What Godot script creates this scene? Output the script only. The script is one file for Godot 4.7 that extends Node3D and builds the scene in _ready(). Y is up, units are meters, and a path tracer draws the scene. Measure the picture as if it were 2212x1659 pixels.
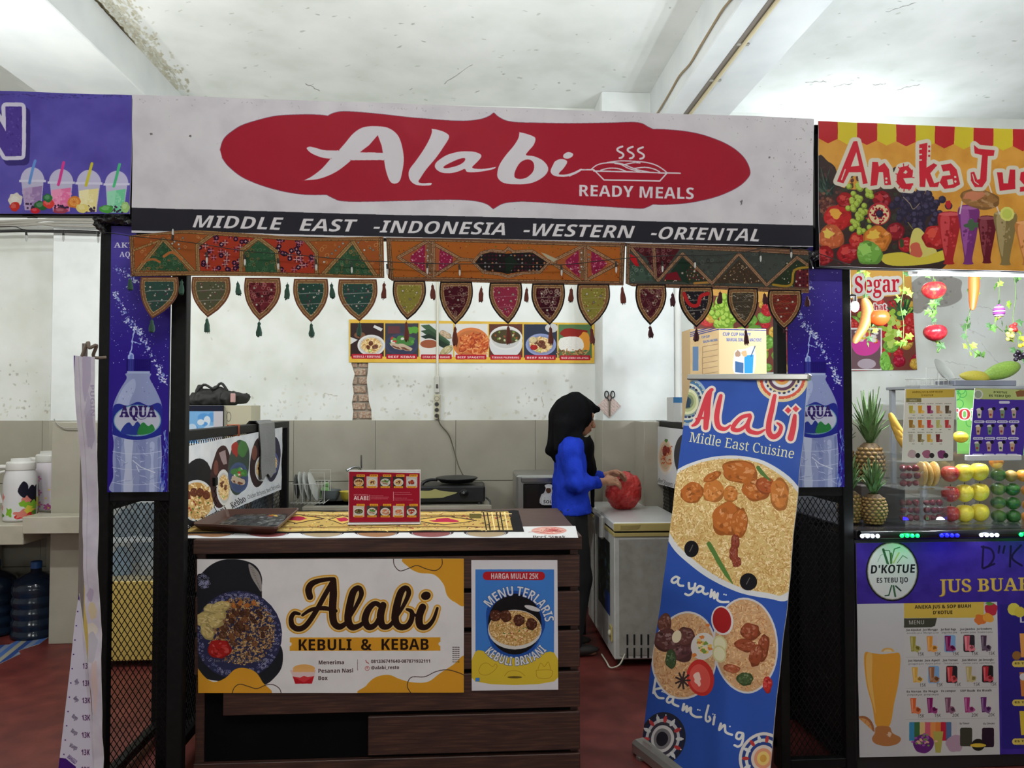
extends Node3D
# A food stall in a market hall: steel-framed booth with printed signs, a wooden counter, a kitchen wall behind it and a juice stall beside it.

const TG := 3.0
const EH := 1.3
const EO := 1.2
const EM := 1.05
const EL := 1.75
const ER := 2.8
const EW := 0.45
const FOCAL := 1600.0            # focal length in pixels of the 2212 x 1659 frame
var eye := Vector3(0,1.53,0)
var look: Basis
var mats := {}
var used := {}
var fonts := []
var glyphs := {}
var env: Environment

func _ready():
	# ---------------------------------------------------------------- camera, sky, light, exposure
	var cam := Camera3D.new()
	cam.name = "camera"
	look = Basis.from_euler(Vector3(deg_to_rad(1.6), deg_to_rad(-3.5),0))
	cam.transform = Transform3D(look, eye)
	cam.fov = rad_to_deg(2.0 * atan(829.5 / FOCAL))
	cam.near = 0.05
	cam.far = 60.0
	add_child(cam)
	cam.current = true
	env = Environment.new()
	env.background_mode = Environment.BG_COLOR
	env.background_color = Color(0.05,0.05,0.055)
	env.tonemap_mode = Environment.TONE_MAPPER_LINEAR
	env.tonemap_exposure = 1.1
	env.sdfgi_enabled = true
	env.ssao_enabled = true
	env.ssil_enabled = true
	var we := WorldEnvironment.new()
	we.name = "environment"
	we.environment = env
	add_child(we)
	lamps()
	# ---------------------------------------------------------------- the place
	setting()
	booth()
	signs()
	valances()
	counter()
	kitchen()
	partitions()
	person()
	freezer_corner()
	rollup_banner()
	left_stall()
	right_stall()
	small_things()

# ==================================================================== geometry helpers
func ray(px: float, py: float) -> Vector3:
	return look * Vector3((px - 1106.0) / FOCAL, -(py - 829.5) / FOCAL, -1.0)

func at(px: float, py: float, d: float) -> Vector3:
	var r := ray(px, py)
	return eye + r * (-d / r.z)

func on_floor(px: float, py: float, h := 0.0) -> Vector3:
	var r := ray(px, py)
	return eye + r * ((h - eye.y) / r.y)

func pts(a: Array, ox := 0.0, oy := 0.0, k := 1.0) -> PackedVector2Array:
	var o := PackedVector2Array()
	for i in range(0, a.size(),2):
		o.append(Vector2(ox + a[i] / k, oy + a[i + 1] / k))
	return o

func spl(p: PackedVector2Array, closed := false, n := 6) -> PackedVector2Array:
	var o := PackedVector2Array()
	var c := p.size()
	var last := c if closed else c - 1
	for i in last:
		var a := p[(i - 1 + c) % c] if closed or i > 0 else p[0]
		var b := p[i]
		var d := p[(i + 1) % c]
		var e := p[(i + 2) % c] if closed or i + 2 < c else p[c - 1]
		for j in n:
			o.append(b.cubic_interpolate(d, a, e, float(j) / n))
	if not closed:
		o.append(p[c - 1])
	return o

func spl3(p: Array, n := 6) -> Array:
	var o := []
	for i in p.size() - 1:
		var a: Vector3 = p[maxi(i - 1,0)]
		var e: Vector3 = p[mini(i + 2, p.size() - 1)]
		for j in n:
			o.append((p[i] as Vector3).cubic_interpolate(p[i + 1], a, e, float(j) / n))
	o.append(p[p.size() - 1])
	return o

class MB:
	# collects triangles; corners are given counter-clockwise seen from outside
	var v := PackedVector3Array()
	var n := PackedVector3Array()
	var t := PackedVector2Array()
	var xf := Transform3D()

	func tri(a: Vector3, b: Vector3, c: Vector3, ta := Vector2.ZERO, tb := Vector2.ZERO, tc := Vector2.ZERO):
		var m := (b - a).cross(c - a).normalized()
		tri_n(a, b, c, m, m, m, ta, tb, tc)

	func tri_n(a: Vector3, b: Vector3, c: Vector3, na: Vector3, nb: Vector3, nc: Vector3, ta := Vector2.ZERO, tb := Vector2.ZERO, tc := Vector2.ZERO):
		v.append(xf * a); v.append(xf * c); v.append(xf * b)
		n.append((xf.basis * na).normalized()); n.append((xf.basis * nc).normalized()); n.append((xf.basis * nb).normalized())
		t.append(ta); t.append(tc); t.append(tb)

	func quad(a: Vector3, b: Vector3, c: Vector3, d: Vector3, ta := Vector2(0,1), tb := Vector2(1,1), tc := Vector2(1,0), td := Vector2(0,0)):
		tri(a, b, c, ta, tb, tc)
		tri(a, c, d, ta, tc, td)

	func box(c: Vector3, s: Vector3, bev := 0.0, b := Basis()):
		var h := s * 0.5
		bev = minf(bev, minf(h.x, minf(h.y, h.z)) * 0.9)
		var keep := xf
		xf = xf * Transform3D(b, c)
		var ax := [Vector3.RIGHT, Vector3.UP, Vector3.BACK]
		for k in 3:
			var w: Vector3 = ax[k]
			var p: Vector3 = ax[(k + 1) % 3]
			var q: Vector3 = ax[(k + 2) % 3]
			for sg in [-1.0,1.0]:
				var o: Vector3 = w * (h[k] * sg)
				var e := p * (h[(k + 1) % 3] - bev)
				var f := q * (h[(k + 2) % 3] - bev)
				if sg > 0: quad(o - e - f, o + e - f, o + e + f, o - e + f)
				else: quad(o - e + f, o + e + f, o + e - f, o - e - f)
		if bev > 0.0:
			for k in 3:
				var w: Vector3 = ax[k]
				var i1 := (k + 1) % 3
				var i2 := (k + 2) % 3
				for s1 in [-1.0,1.0]:
					for s2 in [-1.0,1.0]:
						var l := w * (h[k] - bev)
						var a1: Vector3 = ax[i1] * (h[i1] * s1) + ax[i2] * ((h[i2] - bev) * s2)
						var a2: Vector3 = ax[i1] * ((h[i1] - bev) * s1) + ax[i2] * (h[i2] * s2)
						if s1 * s2 > 0: quad(a1 - l, a2 - l, a2 + l, a1 + l)
						else: quad(a2 - l, a1 - l, a1 + l, a2 + l)
			for sx in [-1.0,1.0]:
				for sy in [-1.0,1.0]:
					for sz in [-1.0,1.0]:
						var a := Vector3(h.x * sx, (h.y - bev) * sy, (h.z - bev) * sz)
						var d := Vector3((h.x - bev) * sx, h.y * sy, (h.z - bev) * sz)
						var e := Vector3((h.x - bev) * sx, (h.y - bev) * sy, h.z * sz)
						if sx * sy * sz > 0: tri(a, d, e)
						else: tri(a, e, d)
		xf = keep

	func span(a: Vector3, b: Vector3, bev := 0.0):
		box((a + b) * 0.5, (b - a).abs(), bev)

	func bar(a: Vector3, b: Vector3, w: float, h: float, up := Vector3.UP, bev := 0.0):
		var z := (b - a).normalized()
		var x := up.cross(z)
		if x.length() < 0.01: x = Vector3.RIGHT.cross(z)
		x = x.normalized()
		box((a + b) * 0.5, Vector3(w, h, (b - a).length()), bev, Basis(x, z.cross(x), z))

	func tube(p: Array, r, sides := 8, cap := true, close := false):
		var c := p.size()
		var rings := []
		var nors := []
		var up := Vector3(0.123,0.91,0.31).normalized()
		for i in c:
			var a: Vector3 = p[(i - 1 + c) % c] if close else p[maxi(i - 1,0)]
			var b: Vector3 = p[(i + 1) % c] if close else p[mini(i + 1, c - 1)]
			var z := (b - a).normalized()
			var x := up.cross(z)
			if x.length() < 0.05: x = Vector3.RIGHT.cross(z)
			x = x.normalized()
			var y := z.cross(x)
			up = y
			var rr: float = r[i] if r is Array else r
			var ring := []
			var nr := []
			for k in sides:
				var g := TAU * k / sides
				var m := x * cos(g) + y * sin(g)
				nr.append(m)
				ring.append((p[i] as Vector3) + m * rr)
			rings.append(ring)
			nors.append(nr)
		for i in (c if close else c - 1):
			var i2 := (i + 1) % c
			for k in sides:
				var k2 := (k + 1) % sides
				tri_n(rings[i][k], rings[i][k2], rings[i2][k2], nors[i][k], nors[i][k2], nors[i2][k2])
				tri_n(rings[i][k], rings[i2][k2], rings[i2][k], nors[i][k], nors[i2][k2], nors[i2][k])
		if cap and not close:
			for k in range(1, sides - 1):
				tri(rings[0][0], rings[0][k + 1], rings[0][k])
				tri(rings[c - 1][0], rings[c - 1][k], rings[c - 1][k + 1])

	func lathe(prof: Array, seg := 24, squash := Vector3.ONE, sharp := false):
		# prof: Vector2(radius, height) from bottom to top; u runs round, v along
		var c := prof.size()
		var nn := []
		var len := [0.0]
		for i in range(1, c): len.append(len[i - 1] + (prof[i] as Vector2).distance_to(prof[i - 1]))
		for i in c:
			var a: Vector2 = prof[maxi(i - 1,0)]
			var b: Vector2 = prof[mini(i + 1, c - 1)]
			var d := (b - a).normalized()
			nn.append(Vector2(d.y, -d.x))
		for i in c - 1:
			var p: Vector2 = prof[i]
			var q: Vector2 = prof[i + 1]
			var np: Vector2 = nn[i]
			var nq: Vector2 = nn[i + 1]
			if sharp:
				var d := (q - p).normalized()
				np = Vector2(d.y, -d.x)
				nq = np
			for k in seg:
				var g := TAU * k / seg
				var g2 := TAU * (k + 1) / seg
				var e := Vector3(cos(g),0,-sin(g))
				var f := Vector3(cos(g2),0,-sin(g2))
				var a := (e * p.x + Vector3.UP * p.y) * squash
				var b := (f * p.x + Vector3.UP * p.y) * squash
				var cc := (f * q.x + Vector3.UP * q.y) * squash
				var dd := (e * q.x + Vector3.UP * q.y) * squash
				var ta := Vector2(float(k) / seg, 1.0 - len[i] / len[c - 1])
				var tb := Vector2(float(k + 1) / seg, ta.y)
				var tc := Vector2(tb.x, 1.0 - len[i + 1] / len[c - 1])
				var td := Vector2(ta.x, tc.y)
				var n1 := (e * np.x + Vector3.UP * np.y) / squash
				var n2 := (f * np.x + Vector3.UP * np.y) / squash
				var n3 := (f * nq.x + Vector3.UP * nq.y) / squash
				var n4 := (e * nq.x + Vector3.UP * nq.y) / squash
				if p.x > 0.00001: tri_n(a, b, cc, n1, n2, n3, ta, tb, tc)
				if q.x > 0.00001: tri_n(a, cc, dd, n1, n3, n4, ta, tc, td)

	func ball(c: Vector3, r: Vector3, seg := 16, rings := 10, b := Basis()):
		var prof := []
		for i in rings + 1:
			var g := -PI / 2 + PI * i / rings
			prof.append(Vector2(cos(g), sin(g)))
		prof[0].x = 0.0
		prof[rings].x = 0.0
		var keep := xf
		xf = xf * Transform3D(b, c)
		lathe(prof, seg, r)
		xf = keep

	func prism(poly: PackedVector2Array, frame: Transform3D, depth: float):
		# poly in the frame's xy plane, pushed along its z from 0 to depth
		var p := poly
		if Geometry2D.is_polygon_clockwise(p):
			p = poly.duplicate()
			p.reverse()
		var keep := xf
		xf = xf * frame
		var ix := Geometry2D.triangulate_polygon(p)
		for i in range(0, ix.size(),3):
			var a := p[ix[i]]
			var b := p[ix[i + 1]]
			var c := p[ix[i + 2]]
			if (b - a).cross(c - a) < 0.0:
				var sw := b
				b = c
				c = sw
			tri(Vector3(a.x, a.y, depth), Vector3(b.x, b.y, depth), Vector3(c.x, c.y, depth))
			tri(Vector3(a.x, a.y, 0), Vector3(c.x, c.y, 0), Vector3(b.x, b.y, 0))
		for i in p.size():
			var a := p[i]
			var b := p[(i + 1) % p.size()]
			quad(Vector3(a.x, a.y, 0), Vector3(b.x, b.y, 0), Vector3(b.x, b.y, depth), Vector3(a.x, a.y, depth))
		xf = keep

	func mesh(into: ArrayMesh = null) -> ArrayMesh:
		var m := into if into else ArrayMesh.new()
		if v.is_empty(): return m
		var a := []
		a.resize(Mesh.ARRAY_MAX)
		a[Mesh.ARRAY_VERTEX] = v
		a[Mesh.ARRAY_NORMAL] = n
		a[Mesh.ARRAY_TEX_UV] = t
		m.add_surface_from_arrays(Mesh.PRIMITIVE_TRIANGLES, a)
		return m

func v3(x: float, y: float, z: float) -> Vector3:
	return Vector3(x, y, z)

func mb() -> MB:
	return MB.new()

func moved(by: Vector3) -> Transform3D:
	return Transform3D(Basis(), by)

func numbered(called: String) -> String:
	if not used.has(called):
		used[called] = 0
		return called
	used[called] += 1
	return "%s_%03d" % [called, used[called]]

func meta(o: Node3D, label: String, category: String, group := ""):
	o.set_meta("label", label)
	o.set_meta("category", category)
	if group: o.set_meta("group", group)

func thing(called: String, label: String, category: String, where := Vector3.ZERO, turn := 0.0, group := "") -> Node3D:
	var o := Node3D.new()
	o.name = numbered(called)
	add_child(o)
	o.position = where
	o.rotation.y = turn
	meta(o, label, category, group)
	return o

func part(called: String, m, mat, parent: Node3D) -> MeshInstance3D:
	var o := MeshInstance3D.new()
	o.name = called
	o.mesh = m.mesh() if m is MB else m
	if mat is Array:
		for i in mat.size(): if i < o.mesh.get_surface_count(): o.set_surface_override_material(i, mat[i])
	else:
		for i in o.mesh.get_surface_count(): o.set_surface_override_material(i, mat)
	parent.add_child(o, true)
	return o

func single(called: String, m, mat, label: String, category: String, group := "") -> MeshInstance3D:
	var o := part(numbered(called), m, mat, self)
	meta(o, label, category, group)
	return o

func structure(called: String, m, mat, parent: Node3D = null) -> MeshInstance3D:
	var o := part(called, m, mat, parent if parent else self)
	if parent == null: o.set_meta("kind", "structure")
	return o

# ==================================================================== materials
func col(r: int, g: int, b: int) -> Color:
	return Color8(r, g, b)

func mat(key: String, c: Color, rough := 0.7, metal := 0.0, spec := 0.5) -> StandardMaterial3D:
	if mats.has(key): return mats[key]
	var m := StandardMaterial3D.new()
	m.resource_name = key
	m.albedo_color = c
	m.roughness = rough
	m.metallic = metal
	m.metallic_specular = spec
	mats[key] = m
	return m

func noise(sd: int, freq: float, oct := 4, kind := FastNoiseLite.TYPE_SIMPLEX_SMOOTH) -> FastNoiseLite:
	var f := FastNoiseLite.new()
	f.seed = sd
	f.frequency = freq
	f.noise_type = kind
	f.fractal_octaves = oct
	return f

func ntex(sd: int, freq: float, stops: Array, size := 512, oct := 5) -> NoiseTexture2D:
	# stops: [offset, colour, offset, colour ...]
	var t := NoiseTexture2D.new()
	t.width = size
	t.height = size
	t.seamless = true
	t.noise = noise(sd, freq, oct)
	var g := Gradient.new()
	g.offsets = PackedFloat32Array()
	g.colors = PackedColorArray()
	var off := PackedFloat32Array()
	var cs := PackedColorArray()
	for i in range(0, stops.size(),2):
		off.append(stops[i])
		cs.append(stops[i + 1])
	g.offsets = off
	g.colors = cs
	t.color_ramp = g
	return t

func nbump(sd: int, freq: float, strength := 4.0, size := 512) -> NoiseTexture2D:
	var t := NoiseTexture2D.new()
	t.width = size
	t.height = size
	t.seamless = true
	t.as_normal_map = true
	t.bump_strength = strength
	t.noise = noise(sd, freq, 5)
	return t

func tri_mat(key: String, tex: Texture2D, scale: Vector3, rough := 0.8, bump: Texture2D = null, bs := 0.5) -> StandardMaterial3D:
	if mats.has(key): return mats[key]
	var m := mat(key, Color.WHITE, rough)
	m.albedo_texture = tex
	m.uv1_triplanar = true
	m.uv1_world_triplanar = true
	m.uv1_scale = scale
	if bump:
		m.normal_enabled = true
		m.normal_texture = bump
		m.normal_scale = bs
	return m

func glow(key: String, c: Color, e: float) -> StandardMaterial3D:
	if mats.has(key): return mats[key]
	var m := mat(key, c, 0.4)
	m.emission_enabled = true
	m.emission = c
	m.emission_energy_multiplier = e
	return m

func glass(key: String, c: Color, rough := 0.05) -> StandardMaterial3D:
	if mats.has(key): return mats[key]
	var m := mat(key, c, rough)
	m.transparency = BaseMaterial3D.TRANSPARENCY_ALPHA
	return m

# ==================================================================== printed sheets
class Print:
	# a flat printed picture on a plane in the place; drawn on an Image at twice its size and then reduced
	var s: Node3D
	var o: Vector3
	var u: Vector3
	var v: Vector3          # runs down the sheet
	var nrm: Vector3
	var w: float
	var h: float
	var W: int
	var H: int
	var im: Image
	var rng := RandomNumberGenerator.new()
	var flat := false       # true: drawing coordinates are 0..lw, 0..lh on the sheet itself
	var lw := 1.0
	var lh := 1.0

	func m(p: Vector2) -> Vector2:
		if flat: return Vector2(p.x / lw * W, p.y / lh * H)
		var r: Vector3 = s.ray(p.x, p.y)
		var hit: Vector3 = s.eye + r * (nrm.dot(o - s.eye) / nrm.dot(r)) - o
		return Vector2(hit.dot(u) / w * W, hit.dot(v) / h * H)

	func world(p: Vector2) -> Vector3:
		if flat: return o + u * (p.x / lw * w) + v * (p.y / lh * h)
		var r: Vector3 = s.ray(p.x, p.y)
		return s.eye + r * (nrm.dot(o - s.eye) / nrm.dot(r))

	func uv(P: Vector3) -> Vector2:
		return Vector2((P - o).dot(u) / w, (P - o).dot(v) / h)

	func ml(a: PackedVector2Array) -> PackedVector2Array:
		var r := PackedVector2Array()
		for p in a: r.append(m(p))
		return r

	func raw(contours: Array, c: Color):
		var y0 := H
		var y1 := -1
		for k in contours:
			for p in k:
				y0 = mini(y0, floori(p.y))
				y1 = maxi(y1, ceili(p.y))
		y0 = maxi(y0,0)
		y1 = mini(y1, H - 1)
		if y1 < y0: return
		var rows := []
		rows.resize(y1 - y0 + 1)
		for k: PackedVector2Array in contours:
			var c2 := k.size()
			for i in c2:
				var a := k[i]
				var b := k[(i + 1) % c2]
				if a.y == b.y: continue
				if a.y > b.y:
					var sw := a
					a = b
					b = sw
				var f := maxi(ceili(a.y - 0.5), y0)
				var t := mini(ceili(b.y - 0.5) - 1, y1)
				if f > t: continue
				var dx := (b.x - a.x) / (b.y - a.y)
				var x := a.x + dx * (f + 0.5 - a.y)
				for y in range(f, t + 1):
					if rows[y - y0] == null: rows[y - y0] = []
					rows[y - y0].append(x)
					x += dx
		for i in rows.size():
			var q = rows[i]
			if q == null: continue
			if q.size() > 2: q.sort()
			elif q[0] > q[1]: q.reverse()
			for j in range(0, q.size() - 1,2):
				var xa := ceili(q[j] - 0.5)
				var xb := ceili(q[j + 1] - 0.5)
				if xb > xa: im.fill_rect(Rect2i(xa, y0 + i, xb - xa, 1), c)

	func fill(a: PackedVector2Array, c: Color): raw([ml(a)], c)

	func fills(a: Array, c: Color):
		var k := []
		for p in a: k.append(ml(p))
		raw(k, c)

	func rect(x0: float, y0: float, x1: float, y1: float, c: Color):
		fill(PackedVector2Array([Vector2(x0, y0), Vector2(x1, y0), Vector2(x1, y1), Vector2(x0, y1)]), c)

	func round_rect(x0: float, y0: float, x1: float, y1: float, r: float, c: Color):
		var p := PackedVector2Array()
		for k in 4:
			var cx := x1 - r if k in [0,3] else x0 + r
			var cy := y1 - r if k in [0,1] else y0 + r
			for j in 7:
				var g := PI / 2 * (k + j / 6.0)
				p.append(Vector2(cx + cos(g) * r, cy + sin(g) * r))
		fill(p, c)

	func oval(x: float, y: float, rx: float, ry: float, c: Color, rot := 0.0, n := 28, from := 0.0, to := TAU):
		var p := PackedVector2Array()
		for i in n + (0 if to - from > 6.28 else 1):
			var g := from + (to - from) * i / n
			p.append(Vector2(x, y) + Vector2(cos(g) * rx, sin(g) * ry).rotated(rot))
		fill(p, c)

	func ring(x: float, y: float, rx: float, ry: float, wd: float, c: Color, rot := 0.0):
		var p := PackedVector2Array()
		for i in 41:
			p.append(Vector2(x, y) + Vector2(cos(TAU * i / 40) * rx, sin(TAU * i / 40) * ry).rotated(rot))
		line(p, wd, c)

	func dot(x: float, y: float, r: float, c: Color): oval(x, y, r, r, c, 0.0,10)

	func line(p: PackedVector2Array, wd, c: Color, joints := true):
		for i in p.size():
			var r0: float = (wd[i] if wd is Array else wd) * 0.5
			if i + 1 < p.size():
				var r1: float = (wd[i + 1] if wd is Array else wd) * 0.5
				var d := (p[i + 1] - p[i]).normalized().orthogonal()
				if d != Vector2.ZERO: fill(PackedVector2Array([p[i] + d * r0, p[i + 1] + d * r1, p[i + 1] - d * r1, p[i] - d * r0]), c)
			if joints: oval(p[i].x, p[i].y, r0, r0, c, 0.0,12)

	func seg(x0: float, y0: float, x1: float, y1: float, wd: float, c: Color):
		line(PackedVector2Array([Vector2(x0, y0), Vector2(x1, y1)]), wd, c, false)

	func text(str: String, x0: float, y0: float, x1: float, y1: float, cap: float, c: Color, font := 0, shear := 0.0, outline := 0.0, oc := Color.WHITE):
		# fits the words on the base line from (x0,y0) to (x1,y1) with capitals of the height cap
		var a := Vector2(x0, y0)
		var b := Vector2(x1, y1)
		var run: Dictionary = s.glyph_run(str, font)
		var ex := (b - a) / maxf(run.width, 0.001)
		var up := (b - a).normalized().orthogonal() * (cap / 0.714)
		if up.y > 0: up = -up
		for pass_ in ([0,1] if outline > 0.0 else [1]):
			for g in run.glyphs:
				var cs := []
				for k: PackedVector2Array in g.contours:
					var q := PackedVector2Array()
					for p in k: q.append(a + ex * (g.x + p.x) + up * p.y + (b - a).normalized() * (p.y * shear * cap / 0.714))
					cs.append(q)
				if pass_ == 0:
					for q in cs:
						q.append(q[0])
						line(q, outline * 2.0, oc)
				else: fills(cs, c)

	func arc_text(str: String, cx: float, cy: float, rx: float, ry: float, g0: float, g1: float, cap: float, c: Color, font := 0, inward := false, outline := 0.0, oc := Color.WHITE):
		var run: Dictionary = s.glyph_run(str, font)
		var k := cap / 0.714
		for pass_ in ([0,1] if outline > 0.0 else [1]):
			for g in run.glyphs:
				var cs := []
				for kk: PackedVector2Array in g.contours:
					var q := PackedVector2Array()
					for p in kk:
						var ang: float = lerpf(g0, g1, (g.x + p.x) / run.width)
						var e := Vector2(cos(ang), sin(ang))
						var rad: float = (-p.y if inward else p.y) * k
						q.append(Vector2(cx + e.x * (rx + rad), cy + e.y * (ry + rad)))
					cs.append(q)
				if pass_ == 0:
					for q in cs:
						q.append(q[0])
						line(q, outline * 2.0, oc)
				else: fills(cs, c)

	func scribble(x0: float, x1: float, y: float, hgt: float, c: Color):
		# a line of print too small to read
		var x := x0
		while x < x1:
			var l := rng.randf_range(1.0,3.2) * hgt
			rect(x, y - hgt * 0.5, minf(x + l, x1), y + hgt * 0.5, c)
			x += l + hgt * 0.55

	func grains(x: float, y: float, rx: float, ry: float, count: int, len: float, wd: float, cs: Array, rot := 0.0):
		for i in count:
			var q := Vector2(sqrt(rng.randf()),0).rotated(rng.randf() * TAU) * Vector2(rx, ry)
			q = q.rotated(rot) + Vector2(x, y)
			var d := Vector2(len * rng.randf_range(0.25,0.6),0).rotated(rng.randf() * TAU)
			var e := d.orthogonal().normalized() * wd * 0.5
			fill(PackedVector2Array([q - d, q - d * 0.6 + e, q + d * 0.6 + e, q + d, q + d * 0.6 - e, q - d * 0.6 - e]), cs[rng.randi() % cs.size()])

	func blob(x: float, y: float, rx: float, ry: float, c: Color, rough := 0.18, rot := 0.0, n := 14):
		var p := PackedVector2Array()
		for i in n:
			var k := 1.0 + rng.randf_range(-rough, rough)
			p.append(Vector2(x, y) + Vector2(cos(TAU * i / n) * rx * k, sin(TAU * i / n) * ry * k).rotated(rot))
		fill(s.spl(p, true, 4), c)

	func lump(x: float, y: float, rx: float, ry: float, c: Color, rot := 0.0):
		# a printed piece of food with its own mottled colours
		blob(x, y, rx, ry, c.darkened(0.22),0.1, rot)
		blob(x - rx * 0.06, y - ry * 0.07, rx * 0.9, ry * 0.88, c.darkened(0.06),0.12, rot)
		for i in (22 if rx > 9.0 else 9):
			var q := Vector2(sqrt(rng.randf()) * 0.78,0).rotated(rng.randf() * TAU) * Vector2(rx, ry)
			var k := (0.5 - q.y / ry * 0.5) * 0.22
			blob(x + q.rotated(rot).x, y + q.rotated(rot).y, rx * rng.randf_range(0.06,0.24), ry * rng.randf_range(0.05,0.18), c.lightened(k + rng.randf_range(-0.05,0.12)) if i % 3 else c.darkened(rng.randf_range(0.05,0.3)),0.35, rot + rng.randf_range(-0.5,0.5))

	func specks(x0: float, y0: float, x1: float, y1: float, count: int, r0: float, r1: float, cs: Array):
		for i in count:
			var r := rng.randf_range(r0, r1)
			oval(rng.randf_range(x0, x1), rng.randf_range(y0, y1), r, r * rng.randf_range(0.5,1.0), cs[rng.randi() % cs.size()], rng.randf() * PI, 7)

	func done(key: String, rough := 0.55, bump := true) -> StandardMaterial3D:
		im.resize(W / 2, H / 2, Image.INTERPOLATE_BILINEAR)
		var mt: StandardMaterial3D = s.mat(key, Color.WHITE, rough)
		mt.albedo_texture = ImageTexture.create_from_image(im)
		mt.texture_repeat = false
		mt.metallic_specular = 0.22
		return mt

func glyph_run(str: String, font: int) -> Dictionary:
	if fonts.is_empty():
		for f in [["Droid Sans", 700],["Droid Sans", 400],["Droid Serif", 700],["Droid Serif", 400],["Droid Sans Mono", 400]]:
			var sf := SystemFont.new()
			sf.font_names = [f[0]]
			sf.font_weight = f[1]
			fonts.append(sf)
	var ts := TextServerManager.get_primary_interface()
	var rid: RID = fonts[font].get_rids()[0]
	var out := []
	var x := 0.0
	for i in str.length():
		var ch := str.unicode_at(i)
		var key := Vector2i(font, ch)
		if not glyphs.has(key):
			var gi := ts.font_get_glyph_index(rid, 256, ch, 0)
			var raw := ts.font_get_glyph_contours(rid, 256, gi)
			var adv := ts.font_get_glyph_advance(rid, 256, gi).x / 256.0
			var cs := []
			var begin := 0
			if raw.has("contours"):
				for e in raw.contours:
					var p := []
					for j in range(begin, e + 1): p.append(raw.points[j])
					begin = e + 1
					cs.append(flatten(p))
			glyphs[key] = {"adv": adv, "contours": cs}
		out.append({"x": x, "contours": glyphs[key].contours})
		x += glyphs[key].adv
	return {"width": x, "glyphs": out}

func flatten(p: Array) -> PackedVector2Array:
	# TrueType points, y down in pixels at 256, to a polyline in em units with y up
	var q := []
	for i in p.size():
		var a: Vector3 = p[i]
		var b: Vector3 = p[(i + 1) % p.size()]
		q.append(a)
		if a.z < 0.5 and b.z < 0.5: q.append(Vector3((a.x + b.x) / 2, (a.y + b.y) / 2,1))
	var st := 0
	while st < q.size() and q[st].z < 0.5: st += 1
	var o := PackedVector2Array()
	var i := 0
	while i < q.size():
		var a: Vector3 = q[(st + i) % q.size()]
		var b: Vector3 = q[(st + i + 1) % q.size()]
		o.append(Vector2(a.x, -a.y) / 256.0)
		if b.z < 0.5:
			var c: Vector3 = q[(st + i + 2) % q.size()]
			for j in [0.25,0.5,0.75]:
				var t: float = j
				o.append(Vector2(a.x * (1 - t) * (1 - t) + 2 * b.x * t * (1 - t) + c.x * t * t, -(a.y * (1 - t) * (1 - t) + 2 * b.y * t * (1 - t) + c.y * t * t)) / 256.0)
			i += 2
		else: i += 1
	return o

func new_print(o: Vector3, u: Vector3, v: Vector3, w: float, h: float, per_m: float, base: Color, sd := 1) -> Print:
	var p := Print.new()
	p.s = self
	p.o = o
	p.u = u.normalized()
	p.v = v.normalized()
	p.nrm = p.u.cross(p.v).normalized()
	p.w = w
	p.h = h
	p.W = mini(int(w * per_m) * 2,4096)
	p.H = mini(int(h * per_m) * 2,4096)
	p.im = Image.create(p.W, p.H, false, Image.FORMAT_RGBA8)
	p.im.fill(base)
	p.rng.seed = sd
	return p

func facing(quad: Array, d: float, per_m: float, base: Color, sd := 1) -> Print:
	# a print on the plane z = -d that covers the four given corners
	var lo := Vector3(INF, INF, 0)
	var hi := Vector3(-INF, -INF, 0)
	for q in quad:
		var P := at(q[0], q[1], d)
		lo = lo.min(P)
		hi = hi.max(P)
	return new_print(Vector3(lo.x, hi.y, -d), Vector3.RIGHT, Vector3.DOWN, hi.x - lo.x, hi.y - lo.y, per_m, base, sd)

func local_print(w: float, h: float, per_m: float, base: Color, lw: float, lh: float, sd := 1) -> Print:
	var p := new_print(Vector3.ZERO, Vector3.RIGHT, Vector3.DOWN, w, h, per_m, base, sd)
	p.flat = true
	p.lw = lw
	p.lh = lh
	return p

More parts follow.
